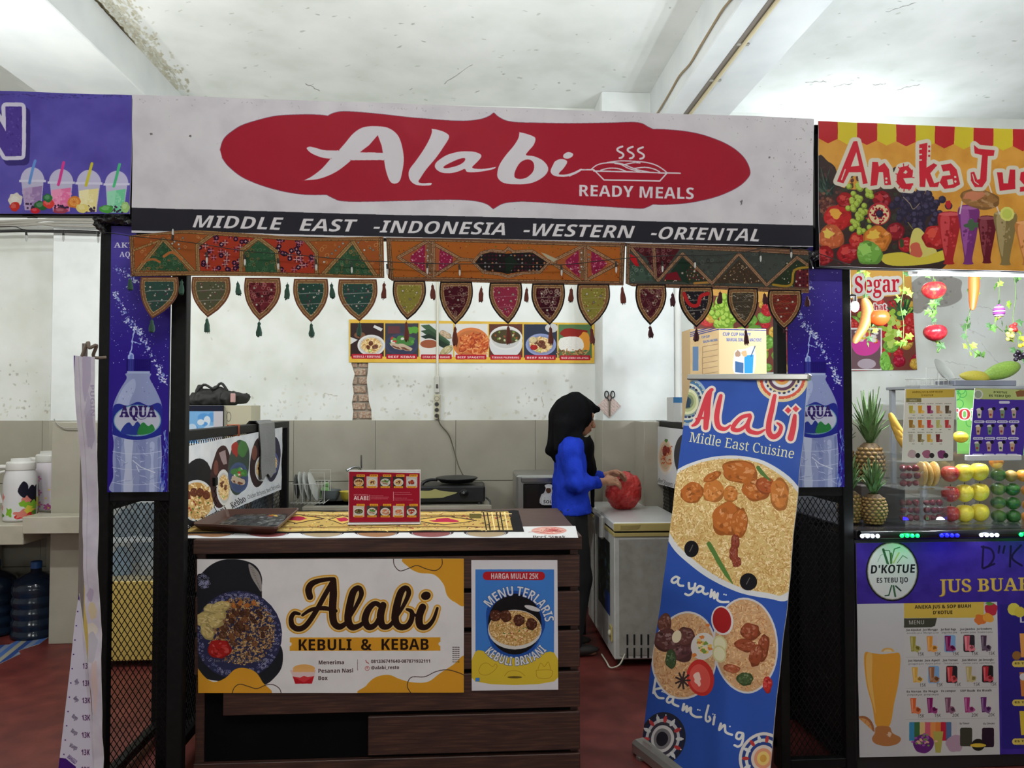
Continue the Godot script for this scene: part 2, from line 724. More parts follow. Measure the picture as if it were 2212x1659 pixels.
func sheet(p: Print, quad: Array, nx := 1, ny := 1, thick := 0.004, ripple := 0.0, sd := 3, freq := 3.0, origin := Vector3.ZERO) -> ArrayMesh:
	# a sheet between four corners (top left, top right, bottom right, bottom left) with its print in front; the second surface is its back and rim
	var c := []
	for q in quad: c.append(p.world(Vector2(q[0], q[1])))
	var f := noise(sd, freq, 3)
	var front := MB.new()
	var back := MB.new()
	var g := []
	for j in ny + 1:
		var row := []
		for i in nx + 1:
			var a: Vector3 = c[0].lerp(c[1], float(i) / nx)
			var b: Vector3 = c[3].lerp(c[2], float(i) / nx)
			var q: Vector3 = a.lerp(b, float(j) / ny)
			row.append([q, f.get_noise_3dv(q) * ripple])
		g.append(row)
	var nz := -p.nrm
	if nz.dot(eye - c[0]) < 0: nz = -nz
	var nor := func(i: int, j: int) -> Vector3:
		if ripple == 0.0: return nz
		var i0 := maxi(i - 1,0)
		var i1 := mini(i + 1, nx)
		var j0 := maxi(j - 1,0)
		var j1 := mini(j + 1, ny)
		var dx: Vector3 = (g[j][i1][0] + nz * g[j][i1][1]) - (g[j][i0][0] + nz * g[j][i0][1])
		var dy: Vector3 = (g[j1][i][0] + nz * g[j1][i][1]) - (g[j0][i][0] + nz * g[j0][i][1])
		var r := dy.cross(dx).normalized()
		return r if r.dot(nz) > 0 else -r
	for j in ny:
		for i in nx:
			var P := []
			var N := []
			var T := []
			for k in [[0,1],[1,1],[1,0],[0,0]]:
				var e = g[j + k[1]][i + k[0]]
				P.append(e[0] + nz * e[1] - origin)
				N.append(nor.call(i + k[0], j + k[1]))
				T.append(p.uv(e[0]))
			front.tri_n(P[0], P[1], P[2], N[0], N[1], N[2], T[0], T[1], T[2])
			front.tri_n(P[0], P[2], P[3], N[0], N[2], N[3], T[0], T[2], T[3])
			back.quad(P[3] - nz * thick, P[2] - nz * thick, P[1] - nz * thick, P[0] - nz * thick)
	for e in [[0,0,1,0, nx],[0, ny, 1,0, nx],[0,0,0,1, ny],[nx, 0,0,1, ny]]:
		for k in e[4]:
			var a = g[e[1] + e[3] * k][e[0] + e[2] * k]
			var b = g[e[1] + e[3] * (k + 1)][e[0] + e[2] * (k + 1)]
			var A: Vector3 = a[0] + nz * a[1] - origin
			var B: Vector3 = b[0] + nz * b[1] - origin
			back.quad(A, B, B - nz * thick, A - nz * thick)
	return back.mesh(front.mesh())

func cut(p: Print, poly: PackedVector2Array, thick: float, origin := Vector3.ZERO, push := 0.0) -> ArrayMesh:
	# a flat piece of any outline (drawing coordinates of its print) with the print in front; second surface: back and rim
	var front := mb()
	var rim := mb()
	var P := []
	var flatp := PackedVector2Array()
	for q in poly:
		var w := p.world(q)
		P.append(w)
		flatp.append(Vector2((w - p.o).dot(p.u), (w - p.o).dot(p.v)))
	var nz := p.nrm
	if nz.dot(eye - P[0]) < 0: nz = -nz
	var lift := nz * push - origin
	var ix := Geometry2D.triangulate_polygon(flatp)
	for i in range(0, ix.size(),3):
		var a: Vector3 = P[ix[i]]
		var b: Vector3 = P[ix[i + 1]]
		var c: Vector3 = P[ix[i + 2]]
		if (b - a).cross(c - a).dot(nz) < 0:
			var sw := b
			b = c
			c = sw
		front.tri_n(a + lift, b + lift, c + lift, nz, nz, nz, p.uv(a), p.uv(b), p.uv(c))
		rim.tri(a + lift - nz * thick, c + lift - nz * thick, b + lift - nz * thick)
	for i in P.size():
		var a: Vector3 = P[i] + lift
		var b: Vector3 = P[(i + 1) % P.size()] + lift
		rim.quad(a, b, b - nz * thick, a - nz * thick)
	return rim.mesh(front.mesh())

func mottle(p: Print, cs: Array, freq: float, sd: int, step := 4):
	# uneven paint: noise between colours over the whole print
	var f := noise(sd, freq * step, 4)
	var a := p.W / step
	var b := p.H / step
	var small := Image.create(a, b, false, Image.FORMAT_RGBA8)
	for y in b:
		for x in a:
			var k := clampf(f.get_noise_2d(x, y) * 0.9 + 0.5,0.0,0.999) * (cs.size() - 1)
			small.set_pixel(x, y, (cs[int(k)] as Color).lerp(cs[int(k) + 1], k - int(k)))
	small.resize(p.W, p.H, Image.INTERPOLATE_BILINEAR)
	p.im.blit_rect(small, Rect2i(0,0, p.W, p.H), Vector2i.ZERO)

# ==================================================================== lamps
func tube_lamp(called: String, label: String, a: Vector3, b: Vector3, energy: float, c: Color, off: Vector3, batten := true, group := "", brackets := []):
	# a fluorescent tube on its batten, with lights of its own size just in front of the glowing glass
	var t := thing(called, label, "lamp", (a + b) / 2,0, group)
	var o := (a + b) / 2
	var m := mb()
	m.tube([a - o, b - o],0.015,12)
	part("tube", m, glow("tube_glow", Color(1,1,1), TG), t)
	var dir := (b - a).normalized()
	for e in [a, b]:
		m = mb()
		m.tube([e - o - dir * 0.012, e - o + dir * 0.012],0.017,12)
		part("end_cap", m, mat("lamp_cap", col(190,190,190),0.4), t)
	if batten:
		m = mb()
		m.bar(a - o - off.normalized() * 0.04, b - o - off.normalized() * 0.04,0.045,0.035, off.normalized(),0.004)
		part("batten", m, mat("lamp_batten", col(215,215,215),0.5), t)
	for x in brackets:
		m = mb()
		m.span(v3(x - 0.012, a.y + 0.03, a.z - 0.01) - o, v3(x + 0.012, a.y + 0.046,-2.99) - o)
		part("bracket", m, mat("lamp_cap", col(190,190,190),0.4), t)
	for k in 3:
		var l := OmniLight3D.new()
		l.name = "tube_light"
		l.light_color = c
		l.light_energy = energy / 3.0
		l.light_size = 0.03
		l.omni_range = 25.0
		l.omni_attenuation = 2.0
		l.shadow_enabled = true
		t.add_child(l, true)
		l.position = (b - a) * (k - 1) * 0.36 + off
	return t

func lamps():
	var white := Color(0.985,1.0,0.985)
	var cool := Color(0.94,0.98,1.0)
	# hall lamps under the ceiling, in front of the booths
	for x in [-3.3,-0.4,2.6]:
		tube_lamp("ceiling_tube_lamp", "white fluorescent batten lamp under the hall ceiling in front of the booths", v3(x - 0.6,3.745,-1.1), v3(x + 0.6,3.745,-1.1), EH, white, v3(0,-0.05,0), true, "hall ceiling lamps")
	# unseen tube lamps added behind the camera as frontal fill for the booths
	for x in [-2.6,0.2,3.0]:
		tube_lamp("added_fill_lamp", "added unseen batten lamp behind the camera that fills the booth fronts with light", v3(x - 0.6,2.3,3.13), v3(x + 0.6,2.3,3.13), EO, white, v3(0,0,-0.06), true, "added fill lamps behind the camera")
	# lamps of the booths, hung behind their signs
	tube_lamp("booth_tube_lamp", "fluorescent tube hung behind the white and red sign", v3(-0.55,2.66,-3.35), v3(0.65,2.66,-3.35), EM, white, v3(0,-0.05,-0.02), true, "", [-0.39,0.5])
	tube_lamp("booth_tube_lamp", "fluorescent tube hung behind the purple drinks sign", v3(-3.0,2.62,-3.5), v3(-1.9,2.62,-3.5), EL, white, v3(0,-0.05,-0.02), true, "", [-2.0,-2.55])
	tube_lamp("booth_tube_lamp", "glowing fluorescent tube under the fruit juice sign", at(1972,588,3.12), at(2330,592,3.12), ER, cool, v3(0,-0.04,-0.03), false, "", [2.05,2.3])
	tube_lamp("wall_tube_lamp", "fluorescent tube on the upper wall behind the fruit juice sign", v3(2.3,3.28,-5.53), v3(3.5,3.28,-5.53), EW, cool, v3(0,0.0,0.06))

# ==================================================================== floor, ceiling, walls
func setting():
	var X0 := -5.5
	var X1 := 6.5
	var Z0 := -5.6
	var Z1 := 3.2
	var CH := 3.81
	# floor
	var m := mb()
	m.span(v3(X0,-0.12, Z0 - 0.15), v3(X1,0, Z1))
	var ft := ntex(11,0.012,[0.0, col(78,28,26),0.4, col(95,37,33),0.6, col(102,42,37),1.0, col(118,55,48)])
	structure("floor", m, tri_mat("red_floor", ft, v3(0.7,0.7,0.7),0.5, nbump(12,0.02,2.0),0.15))
	# ceiling: the part over the booths carries its stains and cracks
	var p := new_print(v3(-3.2, CH, -5.6), Vector3.RIGHT, Vector3.BACK, 8.6,4.0,236, Color.WHITE, 5)
	mottle(p, [col(216,219,215), col(223,226,223), col(228,230,228), col(232,234,232)],0.004,41)
	ceiling_marks(p)
	var plain := mat("ceiling_paint", col(219,222,219),0.9)
	var cm := mb()
	var pm: StandardMaterial3D = p.done("ceiling_stained", 0.9)
	var A := [v3(-3.2, CH, -5.6), v3(5.4, CH, -5.6), v3(5.4, CH, -1.6), v3(-3.2, CH, -1.6)]
	cm.quad(A[3], A[0], A[1], A[2], p.uv(A[3]), p.uv(A[0]), p.uv(A[1]), p.uv(A[2]))
	var rest := mb()
	rest.span(v3(X0, CH, Z0 - 0.15), v3(-3.2, CH + 0.12, Z1))
	rest.span(v3(5.4, CH, Z0 - 0.15), v3(X1, CH + 0.12, Z1))
	rest.span(v3(-3.2, CH, -1.6), v3(5.4, CH + 0.12, Z1))
	rest.span(v3(-3.2, CH + 0.004, Z0 - 0.15), v3(5.4, CH + 0.12,-1.6))
	structure("ceiling", rest.mesh(cm.mesh()),[pm, plain])
	# beams
	m = mb()
	m.span(v3(1.335,3.50, Z0), v3(1.785, CH + 0.01, Z1),0.006)
	var paint := tri_mat("beam_paint", ntex(21,0.01,[0.0, col(206,210,212),0.5, col(216,219,220),1.0, col(224,226,226)]), v3(0.4,0.4,0.4),0.85)
	structure("trim_1", m, paint)
	m = mb()
	m.span(v3(-2.78,3.55, Z0), v3(-2.1, CH + 0.01, Z1),0.006)
	structure("trim_2", m, paint)
	# back wall: brick core, plaster with a broken channel, tiles below
	var wm := mat("mortar_core", col(160,152,140),0.95)
	m = mb()
	m.span(v3(X0,0, Z0 - 0.2), v3(X1, CH, Z0 - 0.03))
	var wall := structure("wall_back", m, wm)
	p = new_print(v3(-4.2, CH, -5.6), Vector3.RIGHT, Vector3.DOWN, 9.2, CH - 1.40,222, Color.WHITE, 8)
	mottle(p, [col(217,219,211), col(224,226,220), col(229,231,227), col(232,234,231)],0.005,77)
	wall_marks(p)
	var lo := 906.0
	var ragged := pts([759,786,761,770,757,740,784,742,796,770,795,800,792,822,795,845,797,868,802,885,800, lo + 6,761, lo + 6,763,890,760,870,764,850,761,830,766,808])
	var o2 := PackedVector2Array()
	# outline of the plaster with the channel let in from below
	var left_low := Vector2(-260, lo)
	for q in [Vector2(-330,-60), Vector2(2330,-60)]: o2.append(q)
	o2.append(Vector2(2330,913))
	o2.append(Vector2(803, lo))
	for i in range(9,-1,-1): o2.append(ragged[i])
	o2.append(ragged[16])
	o2.append(ragged[15])
	o2.append(ragged[14])
	o2.append(ragged[13])
	o2.append(ragged[12])
	o2.append(Vector2(761, lo))
	o2.append(Vector2(-330, lo - 2))
	# (the outline is taken on the wall plane; its far corners are squared to the room)
	var poly := PackedVector2Array()
	for q in o2:
		poly.append(q)
	var pl := plaster(p, poly, X0, X1, CH)
	structure("plaster", pl, [p.done("plaster_wall", 0.88), mat("plaster_edge", col(196,190,176),0.95)], wall)
	bricks(wall)
	tiles(wall, X0, X1)
	# pilasters on the back wall
	pilaster("trim_3", -2.94,-2.60,-5.43, wall)
	pilaster("trim_4", 0.977,1.50,-5.28, wall)
	var tile := mats["wall_tile"] as StandardMaterial3D
	m = mb()
	m.span(v3(1.205,0,-5.278), v3(1.5,1.415,-4.98),0.003)
	structure("trim_5", m, tile)
	m = mb()
	m.tube([v3(1.535,0.9,-5.3), v3(1.535, CH, -5.3)],0.028,14)
	structure("trim_6", m, mat("pipe_white", col(226,226,222),0.5))
	# walls beside and behind the camera
	var wp := mat("hall_paint", col(168,168,160),0.9)
	m = mb()
	m.span(v3(X0 - 0.15,0, Z0 - 0.2), v3(X0, CH, Z1))
	structure("wall_left", m, wp)
	m = mb()
	m.span(v3(X1,0, Z0 - 0.2), v3(X1 + 0.15, CH, Z1))
	structure("wall_right", m, wp)
	m = mb()
	m.span(v3(X0,0, Z1), v3(X1, CH, Z1 + 0.15))
	structure("wall_front", m, wp)
	# things run along the beams
	m = mb()
	m.tube([v3(1.50,3.487,-5.5), v3(1.50,3.487,0.5)],0.011,8)
	var cd := thing("cable_conduit", "thin yellowed conduit clipped along the underside of the concrete beam", "conduit")
	part("pipe", m, mat("conduit_yellow", col(196,184,150),0.6), cd)
	m = mb()
	m.box(v3(1.478,3.4975,-2.9), v3(0.03,0.004,5.2))
	part("cable", m, mat("old_cable", col(120,112,104),0.7), cd)
	for z in [-4.35,-3.9,-3.1,-2.2]:
		m = mb()
		m.box(v3(1.5,3.494, z), v3(0.07,0.012,0.02),0.003)
		part("clip", m, mat("conduit_clip", col(150,146,138),0.5), cd)
	m = mb()
	var wire := []
	for i in 24:
		wire.append(v3(1.328 - 0.004 * (i % 2),3.575 + 0.012 * sin(i * 1.7) + 0.006 * sin(i * 3.1),-5.5 + i * 0.2))
	m.tube(spl3(wire, 3),0.007,6)
	single("beam_cable", m, mat("cable_brown", col(150,132,104),0.7), "brown cable running along the side face of the concrete beam", "cable")

func plaster(p: Print, outline: PackedVector2Array, X0: float, X1: float, CH: float) -> ArrayMesh:
	# outline given on the wall plane; the first, second and last corners go out to the room's corners
	var q := PackedVector2Array()
	for i in outline.size():
		var w := p.world(outline[i])
		var v := Vector2(w.x, w.y)
		if i == 0: v = Vector2(X0, CH)
		elif i == 1: v = Vector2(X1, CH)
		elif i == 2: v = Vector2(X1,1.414)
		elif i == outline.size() - 1: v = Vector2(X0,1.414)
		elif outline[i].y >= 905.0: v.y = 1.414
		q.append(v)
	var front := mb()
	var rim := mb()
	var ix := Geometry2D.triangulate_polygon(q)
	for i in range(0, ix.size(),3):
		var t := [q[ix[i]], q[ix[i + 1]], q[ix[i + 2]]]
		if (t[1] - t[0]).cross(t[2] - t[0]) < 0: t.reverse()
		var P := []
		for e in t: P.append(v3(e.x, e.y, -5.6))
		front.tri(P[0], P[1], P[2], p.uv(P[0]), p.uv(P[1]), p.uv(P[2]))
	for i in q.size():
		var a := q[i]
		var b := q[(i + 1) % q.size()]
		rim.quad(v3(a.x, a.y, -5.6), v3(b.x, b.y, -5.6), v3(b.x, b.y, -5.63), v3(a.x, a.y, -5.63))
	return rim.mesh(front.mesh())

func bricks(wall: Node3D):
	var bm := tri_mat("old_brick", ntex(31,0.03,[0.0, col(136,104,84),0.35, col(170,138,116),0.6, col(184,164,146),1.0, col(196,188,174)]), v3(3,3,3),0.95, nbump(33,0.05,6.0),0.9)
	var rng := RandomNumberGenerator.new()
	rng.seed = 4
	var y := 1.42
	var k := 0
	while y < 2.02:
		var h := 0.058 + rng.randf() * 0.008
		var x := -0.905 + (0.03 if k % 2 else 0.0)
		for j in 2:
			var w := 0.125 if (j + k) % 2 else 0.09
			var m := mb()
			m.box(v3(x + w / 2, y + h / 2,-5.632), v3(w - 0.012, h - 0.012,0.03 + rng.randf() * 0.012),0.006, Basis(v3(0,0,1), rng.randf_range(-0.03,0.03)))
			structure("brick", m, bm, wall)
			x += w
		y += h
		k += 1

func tiles(wall: Node3D, X0: float, X1: float):
	# beige wall tiles up to 1.41 m, laid with narrow joints
	var tm := tri_mat("wall_tile", ntex(51,0.008,[0.0, col(158,153,139),0.5, col(167,162,148),1.0, col(175,170,156)]), v3(0.5,0.5,0.5),0.32)
	var x := X0 + 0.02
	while x < X1 - 0.05:
		for r in 3:
			var y0 := [0.0,0.36,0.96][r] as float
			var y1 := [0.357,0.957,1.414][r] as float
			if x + 0.6 > -4.0 and x < 4.3:
				var m := mb()
				m.span(v3(x, y0 + 0.001,-5.63), v3(minf(x + 0.598, X1), y1,-5.594),0.0015)
				structure("tile", m, tm, wall)
		x += 0.6

func pilaster(called: String, xa: float, xb: float, z: float, wall: Node3D):
	var m := mb()
	m.span(v3(xa, 1.414,-5.6), v3(xb, 3.81, z),0.004)
	var o := structure(called, m, tri_mat("pilaster_paint", ntex(61,0.01,[0.0, col(214,218,216),0.5, col(224,227,226),1.0, col(230,232,231)]), v3(0.6,0.6,0.6),0.85))
	m = mb()
	for y in [[0.0,0.357],[0.36,0.957],[0.96,1.4135]]:
		m = mb()
		m.span(v3(xa - 0.006, y[0],-5.594), v3(xb + 0.006, y[1], z + 0.006),0.002)
		structure("tile", m, mats["wall_tile"], o)

func wander(p: Print, x: float, y: float, dx: float, dy: float, n: int, jitter: float, wd: float, c: Color):
	var q := PackedVector2Array()
	var ws := []
	var a := Vector2(x, y)
	for i in n + 1:
		q.append(a + Vector2(p.rng.randf_range(-jitter, jitter), p.rng.randf_range(-jitter, jitter)))
		ws.append(wd * p.rng.randf_range(0.3,1.2))
		a += Vector2(dx, dy) / n
	p.line(q, ws, c)

func ceiling_marks(p: Print):
	# brown damp stain and crack beside the left beam, hairline cracks and flakes elsewhere
	for i in 620:
		var t := p.rng.randf()
		var c := Vector2(215,0).lerp(Vector2(372,196), t) + Vector2(absf(p.rng.randfn(0,26)) * (1.2 - t * 0.6), p.rng.randf_range(-14,14))
		var k: Color = [col(196,193,177), col(203,201,187), col(184,179,158), col(200,196,178), col(209,208,197)][p.rng.randi() % 5]
		p.blob(c.x, c.y, p.rng.randf_range(1,7), p.rng.randf_range(0.8,3.6), k, 0.4,0.9)
	wander(p, 204,-4,88,102,26,1.6,9.0, col(110,102,80))
	wander(p, 206,-2,80,94,18,2.0,6.0, col(74,66,50))
	for i in 240:
		var x := p.rng.randf_range(300,2200)
		var y := p.rng.randf_range(-60,245)
		var k: Color = [col(203,206,201), col(194,197,190), col(178,180,173), col(212,214,209)][p.rng.randi() % 4]
		p.blob(x, y, p.rng.randf_range(0.8,6), p.rng.randf_range(0.5,1.8), k, 0.4, p.rng.randf_range(-0.5,0.3))
	for q in [[1915,26,62,-20],[1740,178,44,-2],[1803,186,38,-6],[1884,183,30,-2],[1938,194,48,-12],[960,180,60,-40],[690,195,-30,-14]]:
		wander(p, q[0], q[1], q[2], q[3],9,1.5,1.6, col(150,151,146))

func wall_marks(p: Print):
	# damp flaking just above the tiles, scuffs and dirt on the plaster
	for i in 330:
		var x := p.rng.randf_range(-40,1500)
		var y := 905.0 - absf(p.rng.randfn(0,46))
		var k: Color = [col(216,216,205), col(208,207,196), col(220,219,208), col(198,196,186), col(221,219,206)][p.rng.randi() % 5]
		p.blob(x, y, p.rng.randf_range(0.7,4.2), p.rng.randf_range(0.6,4.0), k, 0.4, p.rng.randf() * 3.0)
	for i in 260:
		var x := p.rng.randf_range(-40,2200)
		var y := p.rng.randf_range(300,905)
		var k: Color = [col(214,213,204), col(208,207,199), col(219,217,209), col(202,199,190)][p.rng.randi() % 4]
		p.blob(x, y, p.rng.randf_range(0.6,3.4), p.rng.randf_range(0.5,2.4), k, 0.4, p.rng.randf() * 3.0)
	for q in [[920,862,24,12],[1150,868,10,20],[880,830,30,6],[40,810,20,14],[30,872,30,12],[110,885,14,6]]:
		for i in 12: p.blob(q[0] + p.rng.randfn(0, q[2]), q[1] + p.rng.randfn(0, q[3]), p.rng.randf_range(0.6,3.0), p.rng.randf_range(0.6,3.4),[col(190,187,178), col(176,172,162), col(198,193,182)][p.rng.randi() % 3],0.4)
	for q in [[1170,855,4,26],[1010,700,2,60],[700,850,30,6]]: wander(p, q[0], q[1], q[2], q[3],8,1.5,1.2, col(170,160,140))
	# bare cement patch in the juice stall, where the plaster fell away
	p.blob(2020,625,58,40, col(170,166,160),0.16)
	p.blob(1985,655,24,20, col(163,158,150),0.2)
	for i in 70: p.blob(2015 + p.rng.randfn(0,28),625 + p.rng.randfn(0,18), p.rng.randf_range(1,5), p.rng.randf_range(1,4),[col(158,153,146), col(178,174,168), col(150,146,140)][p.rng.randi() % 3],0.4)
	for q in [[2070,700,60,30],[2120,740,40,50],[2040,780,70,14],[2100,660,50,8]]: wander(p, q[0], q[1], q[2], q[3],12,2.0,1.0, col(190,188,186))

# ==================================================================== booth frame
func lattice(x0: float, y0: float, x1: float, y1: float, cw := 0.023, ch := 0.037, wire := 0.0028) -> MB:
	# expanded metal between two corners of the xy plane: every strand is a thin bar
	var m := mb()
	var nx := int(ceil((x1 - x0) / cw))
	var ny := int(ceil((y1 - y0) / ch))
	for j in ny * 2:
		for i in nx + 1:
			var ya := y0 + j * ch / 2
			var xa := x0 + (i + (0.5 if j % 2 else 0.0)) * cw
			for sgn in [-1.0,1.0]:
				var a := Vector2(xa, ya)
				var b := Vector2(xa + sgn * cw / 2, ya + ch / 2)
				if minf(a.x, b.x) < x0 - 0.001 or maxf(a.x, b.x) > x1 + 0.001 or b.y > y1 + 0.01: continue
				var d := (b - a).normalized()
				var e := v3(-d.y, d.x, 0) * wire / 2
				var A := v3(a.x, a.y, 0)
				var B := v3(b.x, b.y, 0)
				var t := v3(0,0, wire * 0.35)
				m.quad(A - e + t, B - e + t, B + e + t, A + e + t)
				m.quad(A + e - t, B + e - t, B - e - t, A - e - t)
				m.quad(A + e + t, B + e + t, B + e - t, A + e - t)
				m.quad(A - e - t, B - e - t, B - e + t, A - e + t)
	return m

func placed(m: MB, xf: Transform3D) -> MB:
	for i in m.v.size():
		m.v[i] = xf * m.v[i]
		m.n[i] = xf.basis * m.n[i]
	return m

func booth():
	var black := tri_mat("black_steel", ntex(71,0.03,[0.0, col(13,13,14),0.6, col(17,17,18),1.0, col(26,25,26)]), v3(1.5,1.5,1.5),0.5)
	black.metallic_specular = 0.3
	var wire := mat("mesh_steel", col(14,14,15),0.55,0.0,0.3)
	var pm := bottle_print()
	for side in [0,1]:
		var xo: Array = [[-1.450,-1.402],[1.568,1.612]][side]      # outer post
		var xi: Array = [[-1.172,-1.112],[1.293,1.333]][side]      # inner post
		var t := thing("booth_stand", ["black steel booth stand carrying the water poster left of the wooden counter", "black steel booth stand carrying the water poster behind the blue roll-up banner"][side], "frame")
		for q in [xo, xi]:
			for z in [-3.01,-3.55]:
				if z < -3.2 and q == xi: continue
				var m := mb()
				m.span(v3(q[0],0, z - 0.045), v3(q[1],2.62 if z > -3.2 else 1.15, z),0.003)
				part("post", m, black, t)
		var a: float = minf(xo[1], xi[1])
		var b: float = maxf(xo[0], xi[0])
		for y in [1.150,2.24,2.58,0.03]:
			for z in [-3.014,-3.554]:
				if z < -3.2 and y > 2.0: continue
				var m := mb()
				m.span(v3(a, y, z - 0.036), v3(b, y + 0.038, z),0.002)
				part("rail", m, black, t)
		for y in [0.60,0.93]:
			var m := mb()
			m.span(v3(a, y, -3.59), v3(b, y + 0.04,-3.554),0.002)
			part("rail", m, black, t)
		for y in [0.03,1.112]:
			var m := mb()
			m.span(v3(xo[0] + 0.004, y, -3.55), v3(xo[1] - 0.004, y + 0.038,-3.055),0.002)
			part("rail", m, black, t)
		part("mesh_panel", placed(lattice(a, 0.07, b, 1.15), moved(v3(0,0,-3.032))), wire, t)
		part("mesh_panel", placed(lattice(a, 0.07, b, 1.15), moved(v3(0,0,-3.572))), wire, t)
		if side == 0:
			var bm := mb()
			bm.span(v3(-1.335,0.05,-3.60), v3(-1.12,0.93,-3.592))
			part("board", bm, black, t)
		# the poster of a water bottle that is screwed between the posts
		var m := mb()
		var w := b - a
		m.quad(v3(a, 1.188,-2.998), v3(b, 1.188,-2.998), v3(b, 2.236,-2.998), v3(a, 2.236,-2.998))
		var r := mb()
		r.span(v3(a, 1.188,-3.006), v3(b, 2.236,-2.9985))
		single("water_poster", r.mesh(m.mesh()),[pm, mat("board_back", col(60,58,80),0.7)],["purple poster of a water bottle on the frame left of the counter", "purple poster of a water bottle half hidden by the blue roll-up banner"][side], "poster")

func bottle_print() -> StandardMaterial3D:
	var p := local_print(0.24,1.048,760, col(52,40,142),127,573,21)
	for i in 40:
		var k := i / 39.0
		p.rect(0, i * 14.4,127, i * 14.4 + 15, col(88,78,166).lerp(col(46,30,138), clampf(k * 2.2,0,1)))
	var pale := [col(170,190,236), col(206,222,248), col(120,140,212), col(230,240,255)]
	var deep := col(34,22,116)
	p.text("AKTIVITAS", 6,47,118,47,11, col(226,226,240),2)
	p.text("AQUA DULU,", 18,67,116,67,11, col(226,226,240),2)
	# water thrown about
	for q in [[6,140,40,205],[40,205,72,238],[62,230,100,300],[100,300,118,340],[10,90,60,120]]:
		for i in 60:
			var t := p.rng.randf()
			var c := Vector2(lerpf(q[0], q[2], t) + p.rng.randfn(0,4), lerpf(q[1], q[3], t) + p.rng.randfn(0,4))
			p.blob(c.x, c.y, p.rng.randf_range(0.5,3.2), p.rng.randf_range(0.4,2.0), pale[p.rng.randi() % 4],0.4, p.rng.randf() * 3)
	p.specks(2,80,125,300,170,0.3,1.3, pale)
	for q in [[52,225,48,250],[48,250,44,280],[48,250,66,256]]: wander(p, q[0], q[1], q[2] - q[0], q[3] - q[1],5,1.2,3.0, pale[0])
	p.blob(46,284,6,9, pale[0],0.2)
	p.blob(46,284,3.4,6, col(110,128,206),0.2)
	# bottle
	var body := spl(pts([37,330,37,318,86,318,86,330,100,356,112,386,113,420,111,448,112,470,114,500,112,540,113,573,10,573,12,540,10,500,12,470,9,448,8,420,10,386,22,356]), true, 5)
	p.fill(body, col(150,162,208))
	p.fill(spl(pts([30,350,52,330,56,350,44,380,42,400,14,400,16,384]), true, 5), col(176,188,226))
	for q in [[14,460,28,572, col(122,134,188)],[34,458,52,572, col(196,206,236)],[66,460,80,572, col(136,148,200)],[88,470,98,572, col(182,194,230)],[104,462,110,572, col(120,134,190)]]:
		p.fill(spl(pts([q[0], q[1], q[2], q[1], q[2] - 2,510, q[2] + 1, q[3], q[0], q[3], q[0] + 3,510]), true, 4), q[4])
	for y in [452,486,520,552]: p.line(spl(pts([10, y, 40, y + 5,80, y + 5,112, y])),1.2, col(210,218,242))
	for i in 46: wander(p, p.rng.randf_range(14,106), p.rng.randf_range(460,560), p.rng.randf_range(-10,16), p.rng.randf_range(-8,14),4,1.0,1.0,[col(220,228,248), col(108,120,180)][i % 2])
	for q in [[52,505,70,520],[70,520,100,532],[60,516,66,530]]: p.seg(q[0], q[1], q[2], q[3],2.0, col(228,234,250))
	p.specks(20,335,106,385,24,0.5,1.4,[col(206,216,244), col(118,130,186)])
	p.rect(36,288,88,314, deep)
	p.rect(40,288,52,314, col(60,64,160))
	for i in 12: p.seg(38 + i * 4.2,289,38 + i * 4.2,312,0.6, col(22,14,84))
	p.rect(38,314,86,319, col(176,190,228))
	# label
	p.fill(spl(pts([9,394,20,384,40,388,62,380,84,388,104,382,113,394,112,440,108,452,60,462,14,452,9,440]), true, 5), col(38,46,146))
	p.oval(61,420,49,33, col(196,200,222))
	p.ring(61,420,49,33,2.2, col(120,170,190))
	p.fill(spl(pts([26,446,34,430,44,424,52,432,62,422,74,446,62,451,40,450]), true, 4), col(44,60,150))
	p.fill(spl(pts([62,450,66,432,74,424,84,432,92,428,98,440,86,448]), true, 4), col(50,132,70))
	p.text("AQUA", 24,412,100,412,23, col(52,34,104),2,0.0,0.9, col(52,34,104))
	p.rect(24,399,100,400.4, col(196,200,222))
	p.line(spl(pts([58,410,66,417,76,416,82,410])),[1.5,4.0,3.0,1.0,1,1,1,1,1,1,1,1,1,1,1,1,1,1,1,1], col(52,34,104))
	# ice blue splash along the right edge
	for i in 26: wander(p, p.rng.randf_range(112,127), p.rng.randf_range(440,573), p.rng.randf_range(-6,6), p.rng.randf_range(10,40),5,1.0, p.rng.randf_range(0.8,3.0),[col(90,120,210), col(60,80,190), col(140,170,230)][i % 3])
	return p.done("water_poster_print", 0.35)

# ==================================================================== the three signs over the booths
func signs():
	var backing := mat("sign_back", col(150,148,152),0.8)
	var dark := mats["black_steel"] as StandardMaterial3D
	main_sign(backing, dark)
	purple_sign(backing, dark)
	fruit_sign(backing, dark)

func sign_frame(t: Node3D, quad: Array, d: float, mt: Material):
	# a box frame of square tube behind a stretched banner
	var c := []
	for q in quad: c.append(at(q[0], q[1], d) + v3(0,0,-0.055))
	for k in 4:
		var m := mb()
		var a: Vector3 = c[k]
		var b: Vector3 = c[(k + 1) % 4]
		var mid: Vector3 = (c[0] + c[1] + c[2] + c[3]) / 4.0
		var inw := (mid - (a + b) / 2.0)
		inw = v3(0, sign(inw.y) * 0.022,0) if absf(b.x - a.x) > absf(b.y - a.y) else v3(sign(inw.x) * 0.022,0,0)
		m.bar(a + inw, b + inw, 0.04,0.04, Vector3.BACK, 0.002)
		part("frame_bar", m, mt, t)
	var m2 := mb()
	for k in [0.33,0.66]:
		m2 = mb()
		m2.bar((c[0] as Vector3).lerp(c[1], k), (c[3] as Vector3).lerp(c[2], k),0.04,0.04, Vector3.BACK, 0.002)
		part("frame_bar", m2, mt, t)

